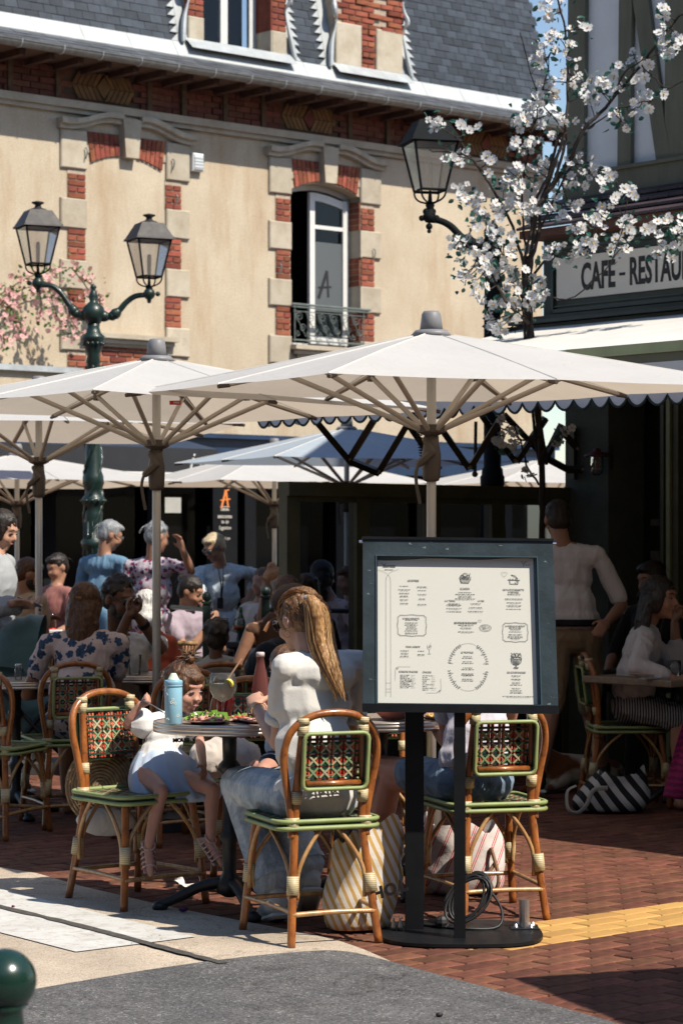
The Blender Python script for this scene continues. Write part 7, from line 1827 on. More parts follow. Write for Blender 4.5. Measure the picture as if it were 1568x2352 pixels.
for i, (S_, Ee) in enumerate(zip(W1['S'], W1['E'])):    # rolled sleeve cuffs
    c_ = S_.lerp(Ee, .66); d = (Ee - S_).normalized(); m_ = MB(); m_.tube([c_ - d * .02, c_ - d * .015, c_ + d * .012, c_ + d * .016], [.052, .061, .062, .056], 16); part('sleeve_cuff', m_, C_tee, R1, smooth=True)
# frayed denim hems
for i in (0, 1):
    A, K = W1['A'][i], W1['K'][i]; d = (A - K).normalized(); c_ = K.lerp(A, .80); m_ = MB()
    m_.tube([c_ - d * .02, c_ + d * .015, c_ + d * .03], [.068, .082, .080], 18, caps=False); part('jeans_hem', m_, C_jeans, R1, smooth=True)
# ---- toddler
T0 = person('toddler with topknot in white puff-sleeved top and blue striped skirt, raising a fork', (-.80, 10.27, .535), (.50, -.87), neck=P(402, 1632, 10.36), head=P(424, 1578, 10.33), look=(.74, -.60, -.30), s=.60, hs=1.55,
    hands=(P(468, 1760, 10.13), P(322, 1618, 10.22)), elb=(P(458, 1695, 10.35), P(292, 1664, 10.25)), knees=(P(490, 1812, 10.02), P(372, 1815, 10.00)), ankles=(P(484, 1925, 9.99), P(342, 1940, 9.97)), toes=((.45, -.35, -.62), (.12, -.50, -.80)),
    sk=SK_pink, top=cloth('white_jersey', (.80, .77, .74)), sleeve=.55, hair=('toddler', HR_brown), voxel=.0055, loose=.02, wr=.004, curl=(.5, 1.0), fist=(False, True), hd=(None, (.7, -.2, .25)), shoulder_w=.17, hem=.1)
RT_ = T0['root']; hq = T0['hp']
m_ = MB(); m_.ell(hq(0, -.01, .135), (.026, .026, .024), n=10, m=7)
for k in range(34):
    a = rh.uniform(0, 6.28); e = rh.uniform(.0, 1.4); d = Vector((math.cos(a) * math.cos(e), math.sin(a) * math.cos(e), math.sin(e))); p = hq(0, -.01, .135); m_.tube([p, p + d * .035, p + d * rh.uniform(.04, .062) + Vector((rh.gauss(0, .012), 0, -.008))], [.005, .003, .0008], 4)
part('topknot', m_, HR_brown, RT_)
m_ = MB()
for k in range(90):
    a = rh.uniform(-2.2, 2.2); pts = []
    for j in range(6):
        g = j / 5; x = math.sin(a) * (.02 + .070 * g); y = -.01 + math.cos(a) * .085 * g * (1 if abs(a) < 1.4 else 1); z = .125 - .11 * g ** 1.8
        pts.append(hq(x, y, z))
    m_.tube(pts, .0022, 3)
part('combed_strands', m_, HR_brown, RT_)
# gathered skirt, bubble hem
sk_ = MB(); cw = T0['waist'] + Z * .02; prof = []
for k in range(12):
    f_ = k / 11; prof.append((.080 + .095 * math.sin(min(1, f_ * 1.15) * math.pi / 2) - (.02 if k == 11 else 0), -.205 * f_))
vs = []; nS = 64
for k, (r_, z_) in enumerate(prof):
    for i in range(nS):
        a = 2 * math.pi * i / nS; w = 1 + .045 * math.sin(a * 17 + k * .15) * min(1, k / 3) + .03 * math.sin(a * 7 + 1)
        ff = Vector((math.cos(a) * r_ * w * 1.05, math.sin(a) * r_ * w * .95, 0)) + Vector((.085, -.10, 0)) * (k / 11) ** 1.2; vs.append(cw + ff + Z * z_)
sk_.add(vs, [(k * nS + i, k * nS + (i + 1) % nS, (k + 1) * nS + (i + 1) % nS, (k + 1) * nS + i) for k in range(11) for i in range(nS)] + [tuple((11 * nS + i) for i in range(nS)), tuple(range(nS))[::-1]])
part('skirt', sk_, C_bluest, RT_, smooth=True)
for i in (0, 1):   # puff sleeves
    S_, Ee = T0['S'][i], T0['E'][i]; c_ = S_.lerp(Ee, .38); d = (Ee - S_).normalized(); m_ = MB(); o1_ = d.orthogonal().normalized(); o2_ = d.cross(o1_); vs = []
    for k in range(9):
        f_ = k / 8; r_ = .030 + .034 * math.sin(math.pi * min(1, f_ * 1.05)) ** .8
        for j in range(28):
            a = 2 * math.pi * j / 28; vs.append(c_ + d * (-.055 + .11 * f_) + (o1_ * math.cos(a) + o2_ * math.sin(a)) * r_ * (1 + .06 * math.sin(a * 7)))
    m_.add(vs, [(k * 28 + j, k * 28 + (j + 1) % 28, (k + 1) * 28 + (j + 1) % 28, (k + 1) * 28 + j) for k in range(8) for j in range(28)]); part('puff_sleeve', m_, cloth('white_jersey', (.80, .77, .74)), RT_, smooth=True)
tx = MB(); text_into(tx, 'MOUSI', P(416, 1700, 10.20), Vector((.93, .36, 0)).normalized(), Z, .022, bold=.0012, width=.070, depth=.006); part('lettering', tx, MAT_print, RT_)
# jelly sandals
MAT_jelly = M('blush_jelly_plastic', (.62, .40, .35), .35, .08, 9, coat=.3)
for i in (0, 1):
    A = T0['A'][i]; td = Vector(((.45, -.35, -.62), (.12, -.50, -.80))[i]).normalized(); lt_ = Vector((-td.y, td.x, 0)).normalized(); n2 = lt_.cross(td); n2 = n2 if n2.z > 0 else -n2
    SAx = put('sandal', None, RT_); m_ = MB(); c0 = A - n2 * .045 + td * .035; m_.bbox(c0, (.050, .145, .010), .004, ax=(lt_, td, n2)); part('sole', m_, MAT_jelly, SAx)
    m_ = MB()
    for g in (-.035, -.012, .012, .034, .054): m_.tube([c0 + td * g + lt_ * math.cos(a) * .029 + n2 * (math.sin(a) * .040 + .002) for a in [math.pi * j / 9 for j in range(10)]], .0042, 5)
    m_.tube([c0 + td * g + n2 * (.044 - abs(g) * .12) for g in (-.045, 0, .058)], .004, 5); m_.tube([A + (lt_ * math.cos(a) + td * math.sin(a)) * .026 for a in [j * .5 for j in range(14)]], .0042, 5)
    part('straps', m_, MAT_jelly, SAx, smooth=True)
# fork in the fist
fk = MB(); fk.tube([P(331, 1609, 10.16), P(352, 1620, 10.12), P(381, 1638, 10.05)], [.0025, .002, .0035], 6)
for k in (-1, 0, 1): fk.tube([P(378, 1636 + k * 3, 10.05), P(392, 1645 + k * 3, 10.03)], .0012, 4)
solo('fork', fk, M('steel', (.55, .55, .56), .3, .15, 9, metal=.9), 'steel fork held in the toddler\'s raised fist', 'fork', smooth=True)

# ---- person behind the menu board
W2 = person('diner in white top and denim shorts with crossed legs, head hidden behind the menu board', (.54, 9.84, .535), (-.34, .94), neck=P(1105, 1492, 9.93), head=P(1100, 1420, 9.98), look=(-.6, .75, -.2),
    hands=(P(992, 1655, 10.38), P(1060, 1660, 10.3)), elb=(P(1030, 1708, 10.12), None), knees=(P(872, 1760, 10.33), P(898, 1790, 10.22)), ankles=(P(880, 2045, 10.28), P(842, 2010, 10.45)), sk=SK_pink, top=cloth('lilac_white_cotton', (.60, .56, .62)), sleeve=.6, bottom=C_shorts, blen=.55, hair=('long', HR_brown), shoe=C_black, voxel=.008, loose=.018, wr=.006, eyes=False)
# ---- child on the far side of the near table
W3 = person('girl in pale blue top and navy liberty print shorts, mostly hidden behind the ponytailed woman', P(655, 1748, 10.62), (-.85, -.45), neck=P(652, 1588, 10.62), head=P(655, 1532, 10.62), look=(-.7, -.5, -.3), s=.72, hs=1.15, knees=(P(590, 1762, 10.45), P(605, 1772, 10.30)), ankles=(P(590, 1905, 10.45), P(610, 1915, 10.3)),
    sk=SK_pink, top=C_lightblue, sleeve=.5, bottom=C_lib, blen=.62, hair=('long', HR_brown, .2), voxel=.009, hands=(P(600, 1660, 10.4), P(640, 1655, 10.3)))
# ---- man in navy with a cap
W4 = person('diner in navy shirt and grey-brown flat cap, seen from behind past the ponytailed woman', P(690, 1640, 12.3), (-.75, .65), neck=P(662, 1462, 12.55), head=P(668, 1398, 12.55), look=(-.75, .55, -.45), sk=SK_tan, top=C_navy, sleeve=1.0, bottom=C_dark, hair=('short', HR_dark), voxel=.011, eyes=False, loose=.03, hands=(P(560, 1560, 12.9), P(580, 1570, 13.0)), shoulder_w=.19)
m_ = MB(); h4 = W4['hp']
m_.ell(h4(0, -.015, .055), (.098, .108, .072), W4['HM'], n=16, m=10); m_.ell(h4(0, .075, .040), (.060, .055, .010), W4['HM'], n=14, m=6)
put_mesh(W4['root'], 'flat_cap', fuse(m_, .008, 'cap', C_capm, W4['off'], 1, wrinkle=(.003, 12, 3)))
W4b = person('diner with bare tanned shoulder and brown strap behind the navy shirt', P(640, 1560, 14.4), (-.4, .9), neck=P(640, 1415, 14.5), head=P(655, 1365, 14.5), look=(-.6, .7, -.3), sk=SK_tan, top=cloth('brown_top', (.10, .05, .03)), sleeve=0, hair=('short', HR_brown), voxel=.013, eyes=False)
m_ = MB(); m_.tube(smoothpath([P(608, 1450, 14.3), P(618, 1432, 14.32), P(636, 1420, 14.35)], 4), .013, 6, flat=.4); o = part('bag_strap', m_, M('tan_leather', (.20, .08, .03), .5, .2, 9), W4b['root'])
# ---- floral blouse woman
W6 = person('woman with half-pinned brown hair in white blouse with navy floral print', (P(185, 0, 12.98).x, 12.95, .535), (.05, 1), neck=P(197, 1440, 13.05), head=P(199, 1388, 13.10), look=(.45, .88, -.15), s=1.0, hs=1.02, sk=SK_tan, top=C_floral, sleeve=.55, bottom=C_dark, blen=1.0,
    hair=('long', HR_brown, .30), voxel=.009, eyes=False, loose=.028, hands=(P(112, 1588, 13.35), P(262, 1575, 13.4)), elb=(P(62, 1596, 13.15), P(262, 1600, 13.15)), shoulder_w=.20, hw=.185, wr=.008, hem=0)
m_ = MB(); m_.tube([W6['hp'](.035, -.10, .02), W6['hp'](.005, -.115, .02)], .010, 8); part('hair_clip', m_, M('tortoise_clip', (.25, .12, .03), .3, .2, 20), W6['root'])
# ---- man in sunglasses with clasped hands
W7 = person('bearded man in dark sunglasses and white tee with hands clasped before his mouth', P(300, 1660, 14.3), (.40, -.92), neck=P(268, 1447, 14.15), head=P(276, 1374, 14.05), look=(.68, -.70, -.22), hs=1.08, s=1.05, sk=SK_dark, top=C_white, sleeve=.5, bottom=C_dark, hair=('curly', HR_dark), voxel=.008, glasses='sun', beard=HR_dark,
    hands=(P(318, 1418, 13.80), P(296, 1412, 13.78)), elb=(P(372, 1490, 13.95), P(262, 1500, 13.85)), hd=((-.5, -.1, .45), (.55, -.1, .35)), curl=(.9, .8), shoulder_w=.235, hw=.19, loose=.02, eyes=False)
m_ = MB(); wv_ = W7['W'][0]; dv = (W7['E'][0] - wv_).normalized(); m_.tube([wv_ + dv * .05, wv_ + dv * .075], .036, 12); part('wristwatch', m_, MAT_blk, W7['root'])
# ---- dark haired child
W8 = person('small child with black hair sitting with back to the viewer, above the toddler\'s topknot', P(497, 1622, 12.75), (-.1, 1), neck=P(493, 1512, 12.8), head=P(497, 1462, 12.8), s=.66, hs=1.28, sk=SK_dark, top=cloth('pale_print_cotton', (.45, .42, .38)), sleeve=.5, bottom=C_dark, hair=('curly', HR_dark), voxel=.011, eyes=False)
# ---- standing group at the back
W9 = person('grey-haired man in blue chambray shirt standing with back turned, beside the green lamp post', P(225, 1513, 19.2), (.55, .83), neck=P(240, 1268, 19.2), head=P(255, 1228, 19.2), look=(.85, .25, -.40), sit=False, sk=SK_tan, top=C_chambray, sleeve=.9, bottom=C_dark, hair=('short', HR_grey), voxel=.013, glasses='clear', eyes=False, shoulder_w=.195, hw=.18, loose=.025)
W10 = person('grey-haired woman in pink and navy patterned shirt, hand raised to her hair', P(350, 1505, 18.6), (.3, .95), neck=P(352, 1275, 18.6), head=P(362, 1232, 18.6), look=(.8, .5, -.3), sit=False, sk=SK_tan, top=C_paisley, sleeve=.75, bottom=C_dark, hair=('curly', HR_grey), voxel=.012, eyes=False, hands=(None, P(420, 1262, 18.4)), elb=(None, P(440, 1312, 18.5)), hd=(None, (-.25, 0, .9)), shoulder_w=.19, hw=.18, loose=.025)
W11 = person('blond woman in open pale denim shirt bending forward, one hand on her hip', P(520, 1500, 20.3), (-.25, -.95), neck=P(506, 1292, 20.1), head=P(492, 1256, 20.0), look=(-.62, -.62, -.48), sit=False, sk=SK_tan, top=C_denimshirt, sleeve=1.55, bottom=C_dark, hair=('short', HR_pale), voxel=.012, hands=(P(572, 1372, 20.2), P(465, 1390, 19.9)), elb=(P(592, 1322, 20.3), P(458, 1340, 20.1)), glasses='clear', loose=.03, shoulder_w=.19, wr=.010)
m_ = MB(); m_.tube(smoothpath([P(500, 1300, 19.95), P(508, 1345, 19.85), P(506, 1385, 19.85)], 4), .006, 5); m_.box(P(506, 1385, 19.85), (.05, .03, .09)); m_.tube(smoothpath([P(514, 1300, 19.95), P(512, 1345, 19.85), P(508, 1380, 19.85)], 4), .006, 5); part('camera_strap', m_, MAT_blk, W11['root'])
W12 = person('dark-haired young woman in pale grey cardigan looking down at her phone, left edge', P(-14, 1480, 14.6), (.75, -.2), neck=P(-6, 1262, 14.6), head=P(8, 1215, 14.6), look=(.85, -.35, -.40), sit=False, sk=SK_fair, top=C_cardi, sleeve=1.85, bottom=C_shorts, blen=.55, hair=('long', HR_dark, .25), voxel=.010, hands=(P(30, 1385, 14.2), P(48, 1392, 14.3)), elb=(P(-25, 1400, 14.5), P(-20, 1400, 14.2)), loose=.035, wr=.008, shoe=C_black, hd=((.9, 0, .05), (.9, 0, .1)))
ph = MB(); ph.bbox(P(70, 1383, 14.25), (.015, .075, .15), .004, ax=(Vector((.3, .2, .9)).normalized(), Vector((0, 1, 0)), Vector((.93, 0, -.35)).normalized())); solo('mobile_phone', ph, M('black_glass_phone', (.015, .017, .02), .2, .1, 9), 'dark mobile phone in the hand of the woman at the left edge', 'phone')
W13 = person('bearded man in beige shirt seated far left, leaning on his elbow in a wicker armchair', P(62, 1520, 17.5), (.65, .7), neck=P(58, 1356, 17.4), head=P(68, 1318, 17.4), look=(.85, .2, -.35), sk=SK_tan, top=C_beige, sleeve=.6, bottom=C_dark, hair=('short', HR_brown), beard=HR_dark, voxel=.013, eyes=False, loose=.03, hands=(P(100, 1425, 17.8), P(95, 1410, 17.6)))
W13b = person('diner in dusty pink shirt at the far table with soda bottles', P(135, 1500, 20.2), (-.6, -.7), neck=P(128, 1340, 20.2), head=P(132, 1302, 20.2), look=(-.6, -.6, -.3), sk=SK_tan, top=C_pinks, sleeve=.7, bottom=C_dark, hair=('short', HR_dark), voxel=.014, loose=.03, eyes=False)
W14 = person('woman with dark updo in mauve and white top, seated at the middle distance table', P(432, 1530, 17.6), (.6, -.6), neck=P(428, 1398, 17.5), head=P(440, 1358, 17.45), look=(.85, -.35, -.35), sk=SK_tan, top=C_lav, sleeve=.5, bottom=C_dark, hair=('updo', HR_dark), voxel=.012, hands=(P(492, 1432, 17.6), P(480, 1438, 17.4)), loose=.03)
W15 = person('ginger-blond woman with a messy bun resting her cheek on her hand', P(640, 1540, 18.9), (-.8, -.2), neck=P(632, 1378, 18.9), head=P(628, 1338, 18.85), look=(-.85, .1, -.3), sk=SK_tan, top=C_white, sleeve=.4, bottom=C_dark, hair=('bun', HR_ginger), voxel=.012, eyes=False, hands=(P(606, 1362, 18.7), P(600, 1440, 18.9)), elb=(P(598, 1430, 18.7), None))
W15b = person('brown-haired diner in white top behind the dark table, left of the ginger bun', P(598, 1530, 19.6), (-.5, -.6), neck=P(598, 1375, 19.6), head=P(602, 1336, 19.6), sk=SK_tan, top=cloth('cream_tee', (.6, .5, .42)), sleeve=.5, bottom=C_dark, hair=('long', HR_brown, .2), voxel=.014, eyes=False)
W16 = person('woman with long dark wavy hair in a lilac floral dress, right of the long ponytail', P(775, 1530, 18.2), (.7, .6), neck=P(758, 1368, 18.2), head=P(742, 1322, 18.2), look=(.75, .55, -.2), sk=SK_fair, top=C_fldress, sleeve=.5, bottom=C_fldress, blen=.9, hair=('long', HR_dark, .30), voxel=.012, eyes=False)
W16b = person('diner in a white top half hidden by the dark pole left of the menu board', P(815, 1530, 19.2), (-.8, -.3), neck=P(810, 1372, 19.2), head=P(800, 1332, 19.2), look=(-.8, -.4, -.2), sk=SK_tan, top=C_white, sleeve=.3, bottom=C_dark, hair=('short', HR_brown), voxel=.014, eyes=False)
W16c = person('diner with tousled light brown hair behind the grey-brown cap', P(705, 1560, 15.5), (-.5, .8), neck=P(705, 1405, 15.5), head=P(702, 1362, 15.5), look=(-.5, .8, -.2), sk=SK_tan, top=C_dark, sleeve=1, bottom=C_dark, hair=('curly', HR_brown), voxel=.013, eyes=False)
W20 = person('diner with long white hair and coral orange top behind the man in sunglasses', P(352, 1600, 16.0), (-.2, .95), neck=P(346, 1448, 16.0), head=P(334, 1395, 16.0), look=(-.5, .8, -.2), sk=SK_fair, top=C_orange, sleeve=1.2, bottom=C_dark, hair=('long', HR_white, .2), voxel=.012, eyes=False, loose=.02, shoulder_w=.13)
# ---- man at the right seen from behind
W17 = person('man in pale pink shirt, black belt and khaki shorts standing with his back turned', P(1312, 1462, 14.35), (.10, .99), neck=P(1287, 1240, 14.35), head=P(1279, 1192, 14.40), look=(-.15, .98, -.15), sit=False, s=1.06, sk=SK_tan, top=C_pshirt, sleeve=.85, bottom=C_khaki, blen=1.0, hair=('short', HR_dark), shoe=C_black, voxel=.010, eyes=False, hs=.93, loose=.022, shoulder_w=.195, hw=.165, wr=.006,
    hands=(P(1225, 1440, 14.1), P(1392, 1430, 14.1)), elb=(P(1215, 1370, 14.4), P(1428, 1390, 14.4)), knees=(P(1268, 1620, 14.2), P(1352, 1625, 14.5)), ankles=(P(1236, 1782, 14.15), P(1384, 1765, 14.6)))
m_ = MB(); hc = W17['hip'] + Z * .085; m_.tube([hc + Vector((math.cos(a) * .198, math.sin(a) * .145, 0)) for a in [i * .26 for i in range(24)]], .021, 6, closed=True, flat=.5, up=(0, 0, 1)); part('belt', m_, MAT_blk, W17['root'])
# ---- woman in white blouse at the right
W18 = person('dark-haired woman in white blouse resting her chin on her hand', P(1448, 1620, 13.85), (.97, .0), neck=P(1480, 1428, 13.75), head=P(1515, 1372, 13.7), look=(.80, -.60, -.08), s=1.02, hs=1.05, sk=SK_tan, top=C_blouse, sleeve=(1.5, 1.75), bottom=None, skirt=(C_stripesk, .9), hair=('long', HR_dark, .34), voxel=.009, loose=.032, wr=.009,
    hands=(P(1548, 1430, 13.95), P(1548, 1560, 13.35)), elb=(P(1553, 1530, 13.95), P(1462, 1530, 13.45)), hd=((-.1, 0, .9), None), knees=(P(1560, 1640, 13.9), P(1560, 1650, 13.6)), fist=(True, False), curl=(.8, .4))
W19 = person('diner in dark clothes half hidden behind the woman in the white blouse', P(1500, 1560, 15.0), (-.5, -.6), neck=P(1500, 1378, 15.0), head=P(1494, 1330, 14.95), look=(-.75, -.5, -.2), sk=SK_tan, top=C_dark, sleeve=1.2, bottom=C_dark, hair=('short', HR_dark), voxel=.013)
# ================================================================ THINGS ON AND AROUND THE TABLES
def onT(vx, vy, h=.780):
    Y = (1.5 - h) * F / (vy - 1250); return Vector(((vx - 784) * Y / F, Y, h))
MAT_cg = glass_mat('clear_glass', (.95, .96, .96), .01, .05, (.8, .8, .8)); MAT_gin = glass_mat('cloudy_tonic', (.95, .92, .82), .1, .6, (.88, .86, .76)); MAT_redl = glass_mat('red_cordial', (.45, .03, .05), .05, .45, (.32, .02, .03)); MAT_pinkl = glass_mat('pink_lemonade', (.80, .42, .40), .05, .45, (.42, .17, .15))
def lath(name, prof, c, mat, parent=None, n=20, label=None, cat=None, group=None, smooth=True):
    m_ = MB(); m_.lathe(prof, c, n, caps=True)
    return part(name, m_, mat, parent, smooth=smooth) if parent is not None else solo(name, m_, mat, label, cat, smooth, group)
# toddler's bottle
c = Vector((-.672, 9.69, .780)); B = thing('water_bottle', 'pale blue children\'s water bottle with daisies and mint spout lid, on the near table', 'bottle', c)
MAT_bb = M('pale_blue_bottle', (.30, .56, .70), .35, .05, 4, coat=.3); MAT_mint = M('mint_plastic', (.62, .74, .58), .45, .05, 5)
lath('body', [(.032, 0), (.0355, .004), (.0355, .145), (.034, .150), (.034, .152)], c, MAT_bb, B)
lath('collar', [(.0365, .150), (.0365, .156), (.035, .158), (.0365, .160), (.0365, .172), (.034, .176)], c, M('blue_lid', (.26, .50, .66), .4, .05, 5), B)
lath('spout', [(.028, .176), (.022, .181), (.014, .197), (.010, .203), (.008, .204)], c, MAT_mint, B)
m_ = MB(); 
for (x, z) in ((.0, .10), (.008, .085), (-.006, .088), (-.022, .02), (.02, .035), (-.026, .12)):
    for k in range(5):
        a = k * 1.257; px = x + math.cos(a) * .0045; pz = z + math.sin(a) * .0045; y = -math.sqrt(max(0, .0356 ** 2 - px * px)) - .0003; m_.ell(c + Vector((px, y, pz)), (.003, .0008, .003), n=6, m=4)
part('daisy_print', m_, M('daisy_print', (.62, .70, .70), .5, .05, 5), B)
# gin glass
c = onT(512, 1650); G_ = thing('gin_glass', 'balloon glass of cloudy gin and tonic with lemon slice and straw', 'glass', c)
lath('bowl', [(.036, 0), (.036, .003), (.006, .006), (.0045, .03), (.0075, .055), (.0045, .065), (.012, .072), (.040, .088), (.055, .115), (.058, .135), (.055, .160), (.049, .188)], c, MAT_cg, G_, 28)
lath('drink', [(.002, .075), (.030, .082), (.050, .108), (.055, .128), (.0555, .145), (.002, .146)], c, MAT_gin, G_, 24)
m_ = MB()
for k in range(7): m_.box(c + Vector((rh.uniform(-.03, .03), rh.uniform(-.03, .03), rh.uniform(.10, .145))), (.02, .02, .02), rh.uniform(0, 1.5))
part('ice', m_, glass_mat('ice', (.95, .95, .95), .05, .25, (.8, .8, .8)), G_)
m_ = MB(); m_.tube([c + Vector((.024, -.045, .145)), c + Vector((.030, -.035, .150))], .020, 14); part('lemon_slice', m_, M('lemon', (.72, .62, .10), .5, .1, 9), G_)
m_ = MB(); m_.tube([P(511, 1578, c.y), P(555, 1513, c.y - .01)], .0038, 8); part('straw', m_, M('kraft_straw', (.62, .36, .22), .7, .15, 20), G_)
c = onT(513, 1648) + Vector((.0, .12, 0)); lath('tumbler', [(.030, 0), (.040, .09), (.041, .105)], c, MAT_redl, label='tumbler of dark red cordial behind the gin glass', cat='glass')
c = onT(598, 1650); BT = thing('drink_bottle', 'glass bottle of pink lemonade by the woman\'s hands on the near table', 'bottle', c)
lath('glass', [(.035, 0), (.036, .01), (.036, .12), (.030, .165), (.018, .225), (.015, .25), (.017, .252), (.017, .265), (.015, .27)], c, MAT_pinkl, BT); lath('cap', [(.0175, .256), (.0175, .272), (.014, .275)], c, M('pale_cap', (.6, .5, .48), .4, .1, 9), BT)
c = onT(580, 1652); TB = thing('tumbler', 'small clear tumbler with a finger of red drink beside the pink bottle', 'glass', c)
lath('glass', [(.022, 0), (.026, .075)], c, MAT_cg, TB); lath('drink', [(.020, .003), (.022, .022), (.001, .023)], c, MAT_redl, TB)
# salad plates
MAT_plate = M('blush_stoneware', (.55, .33, .28), .4, .08, 9, coat=.2); MAT_lett = M('lettuce', (.22, .42, .05), .5, .3, 30, trans=.2, island=.35); MAT_food = M('roast_toppings', (.50, .20, .10), .55, .4, 40, island=.5); MAT_ham = M('ham', (.65, .30, .26), .5, .2, 30, island=.2); MAT_tom = M('tomato_red', (.60, .03, .015), .3, .15, 20)
def plate(c, r, label, food):
    o = thing('plate', label, 'plate', c, 0, 'plates of food on the near tables'); lath('dish', [(r * .55, 0), (r * .6, .004), (r, .012), (r * 1.0, .016), (r * .62, .008), (.001, .008)], c, MAT_plate, o, 28)
    rr = random.Random(9)
    for (nm, mat, n_, sz, hgt) in food:
        m_ = MB()
        for k in range(n_):
            a, q = rr.uniform(0, 6.28), math.sqrt(rr.random()) * r * .7; p = c + Vector((math.cos(a) * q, math.sin(a) * q, .012 + rr.uniform(0, hgt) * (1 - q / r)))
            if nm == 'salad':
                d = Vector((rr.gauss(0, 1), rr.gauss(0, 1), rr.gauss(0, .7))).normalized(); e = d.orthogonal().normalized(); w = sz * rr.uniform(.6, 1.2)
                g_ = d.cross(e); m_.add([p, p + e * w + g_ * w * .2, p + d * w * 1.2 + g_ * w * .4, p + d * w - e * w * .6, p - e * w * .5 + g_ * w * .3], [(0, 1, 2), (0, 2, 3), (0, 3, 4)])
            else: m_.ell(p, (sz * rr.uniform(.5, 1.2), sz * rr.uniform(.5, 1.2), sz * rr.uniform(.3, .6)), Matrix.Rotation(rr.uniform(0, 3), 3, 'Z'), n=6, m=4)
        part(nm, m_, mat, o, kind='stuff')
    return o
plate(onT(478, 1661), .10, 'plate of salad and ham toast in front of the toddler', [('salad', MAT_lett, 70, .022, .045), ('toppings', MAT_food, 60, .014, .02), ('ham_pieces', MAT_ham, 34, .018, .028)])
plate(onT(550, 1656), .075, 'plate with tomato and herbs right of the toddler\'s plate', [('tomatoes', MAT_tom, 10, .014, .012), ('toppings', MAT_food, 22, .012, .015), ('salad', MAT_lett, 14, .015, .02)])
plate(Vector((-.34, 9.75, .780)), .07, 'small empty-looking plate under the woman\'s wrists', [('toppings', MAT_ham, 10, .012, .01)])
c = onT(905, 1651, .757); BW = thing('serving_dish', 'coral bowl heaped with orange food left of the thick menu post', 'bowl', c)
lath('bowl', [(.05, 0), (.085, .035), (.10, .05), (.095, .05), (.08, .035), (.001, .034)], c, M('coral_bowl', (.55, .20, .15), .4, .1, 6, coat=.3), BW, 28)
m_ = MB()
for k in range(50): a, q = rh.uniform(0, 6.28), math.sqrt(rh.random()) * .078; m_.ell(c + Vector((math.cos(a) * q, math.sin(a) * q, .045 + .022 * (1 - q / .09))), rh.uniform(.008, .016), n=6, m=4)
part('food', m_, M('orange_food', (.80, .20, .03), .5, .25, 30, island=.2), BW, kind='stuff')
plate(onT(1000, 1652, .757), .08, 'plate right of the thin menu post near the diner\'s hand', [('toppings', M('yellow_food', (.7, .45, .10), .5, .2, 9, island=.2), 26, .013, .02)])
# glasses on other tables
c = Vector((P(310, 0, 13.75).x, 13.75, .757)); lath('tumbler', [(.030, 0), (.034, .003), (.040, .115), (.0395, .116)], c, MAT_cg, label='large ribbed water tumbler on the table before the man in sunglasses', cat='glass', group='tumblers on the tables')
c = onT(43, 1561, .757); SJ = thing('salt_jar', 'small glass jar with a metal lid on the table at the left edge', 'jar', c); lath('jar', [(.018, 0), (.020, .005), (.020, .06), (.016, .07)], c, MAT_cg, SJ); lath('lid', [(.018, .07), (.018, .085), (.014, .088)], c, M('steel', (.55, .55, .56), .3, .15, 9, metal=.9), SJ)
hT = .762
for (vx, lab) in ((514, 'wine glass of amber beer, left one on the dark table'), (547, 'wine glass of amber beer, right one beside the green bottle')):
    c = Vector((P(vx, 0, 18.45).x, 18.45, hT)); o = thing('wine_glass', lab, 'glass', c, 0, 'wine glasses on the dark table'); lath('glass', [(.032, 0), (.005, .004), (.004, .075), (.03, .09), (.040, .13), (.036, .175)], c, MAT_cg, o, 16); lath('drink', [(.002, .08), (.030, .092), (.038, .118), (.002, .12)], c, M('amber_drink', (.45, .10, .02), .2, .1, 9), o, 14)
c = Vector((P(553, 0, 18.7).x, 18.7, hT)); o = thing('green_bottle', 'dark green glass bottle standing on the dark table', 'bottle', c); lath('glass', [(.037, 0), (.037, .14), (.015, .20), (.013, .25)], c, M('green_bottle_glass', (.01, .07, .025), .1, .1, 5, coat=.4), o); lath('foil', [(.0145, .21), (.0145, .255)], c, M('green_foil', (.02, .12, .04), .3, .1, 5), o)
for (vx, lab) in ((572, 'water tumbler, left one at the right end of the dark table'), (584, 'water tumbler, right one at the right end of the dark table')):
    lath('tumbler', [(.028, 0), (.032, .10)], Vector((P(vx, 0, 18.5).x, 18.5, hT)), MAT_cg, label=lab, cat='glass', group='tumblers on the tables', n=14)
m_ = MB(); m_.prism([(-.04, 0), (.04, 0), (.05, .06), (0, .075), (-.05, .06)], Vector((P(530, 0, 18.35).x, 18.35, hT)), Vector((1, 0, 0)), Z, Vector((0, 1, 0)), .05); solo('snack_cup', m_, M('white_paper', (.7, .68, .66), .8, .05, 9), 'white folded paper cup between the two wine glasses', 'cup')
for (vx, lab) in ((108, 'dark soda bottle on the far table, left one'), (121, 'soda bottle with red label on the far table, right one')):
    c = Vector((P(vx, 0, 19.3).x, 19.3, .757)); o = thing('soda_bottle', lab, 'bottle', c, 0, 'soda bottles on the far table'); lath('glass', [(.028, 0), (.028, .07), (.024, .10), (.028, .12), (.012, .17), (.011, .20)], c, M('cola_glass', (.04, .015, .01), .15, .1, 5, coat=.3), o, 14)
    lath('label_band', [(.0285, .035), (.0285, .075)], c, M('red_label', (.6, .02, .02), .5, .1, 9), o, 14)
m_ = MB(); m_.bbox(Vector((P(116, 0, 19.15).x + .03, 19.15, .79)), (.13, .09, .065), .005); solo('serviette_box', m_, M('white_paper', (.7, .68, .66), .8, .05, 9), 'white napkin box on the far table in front of the soda bottles', 'box')
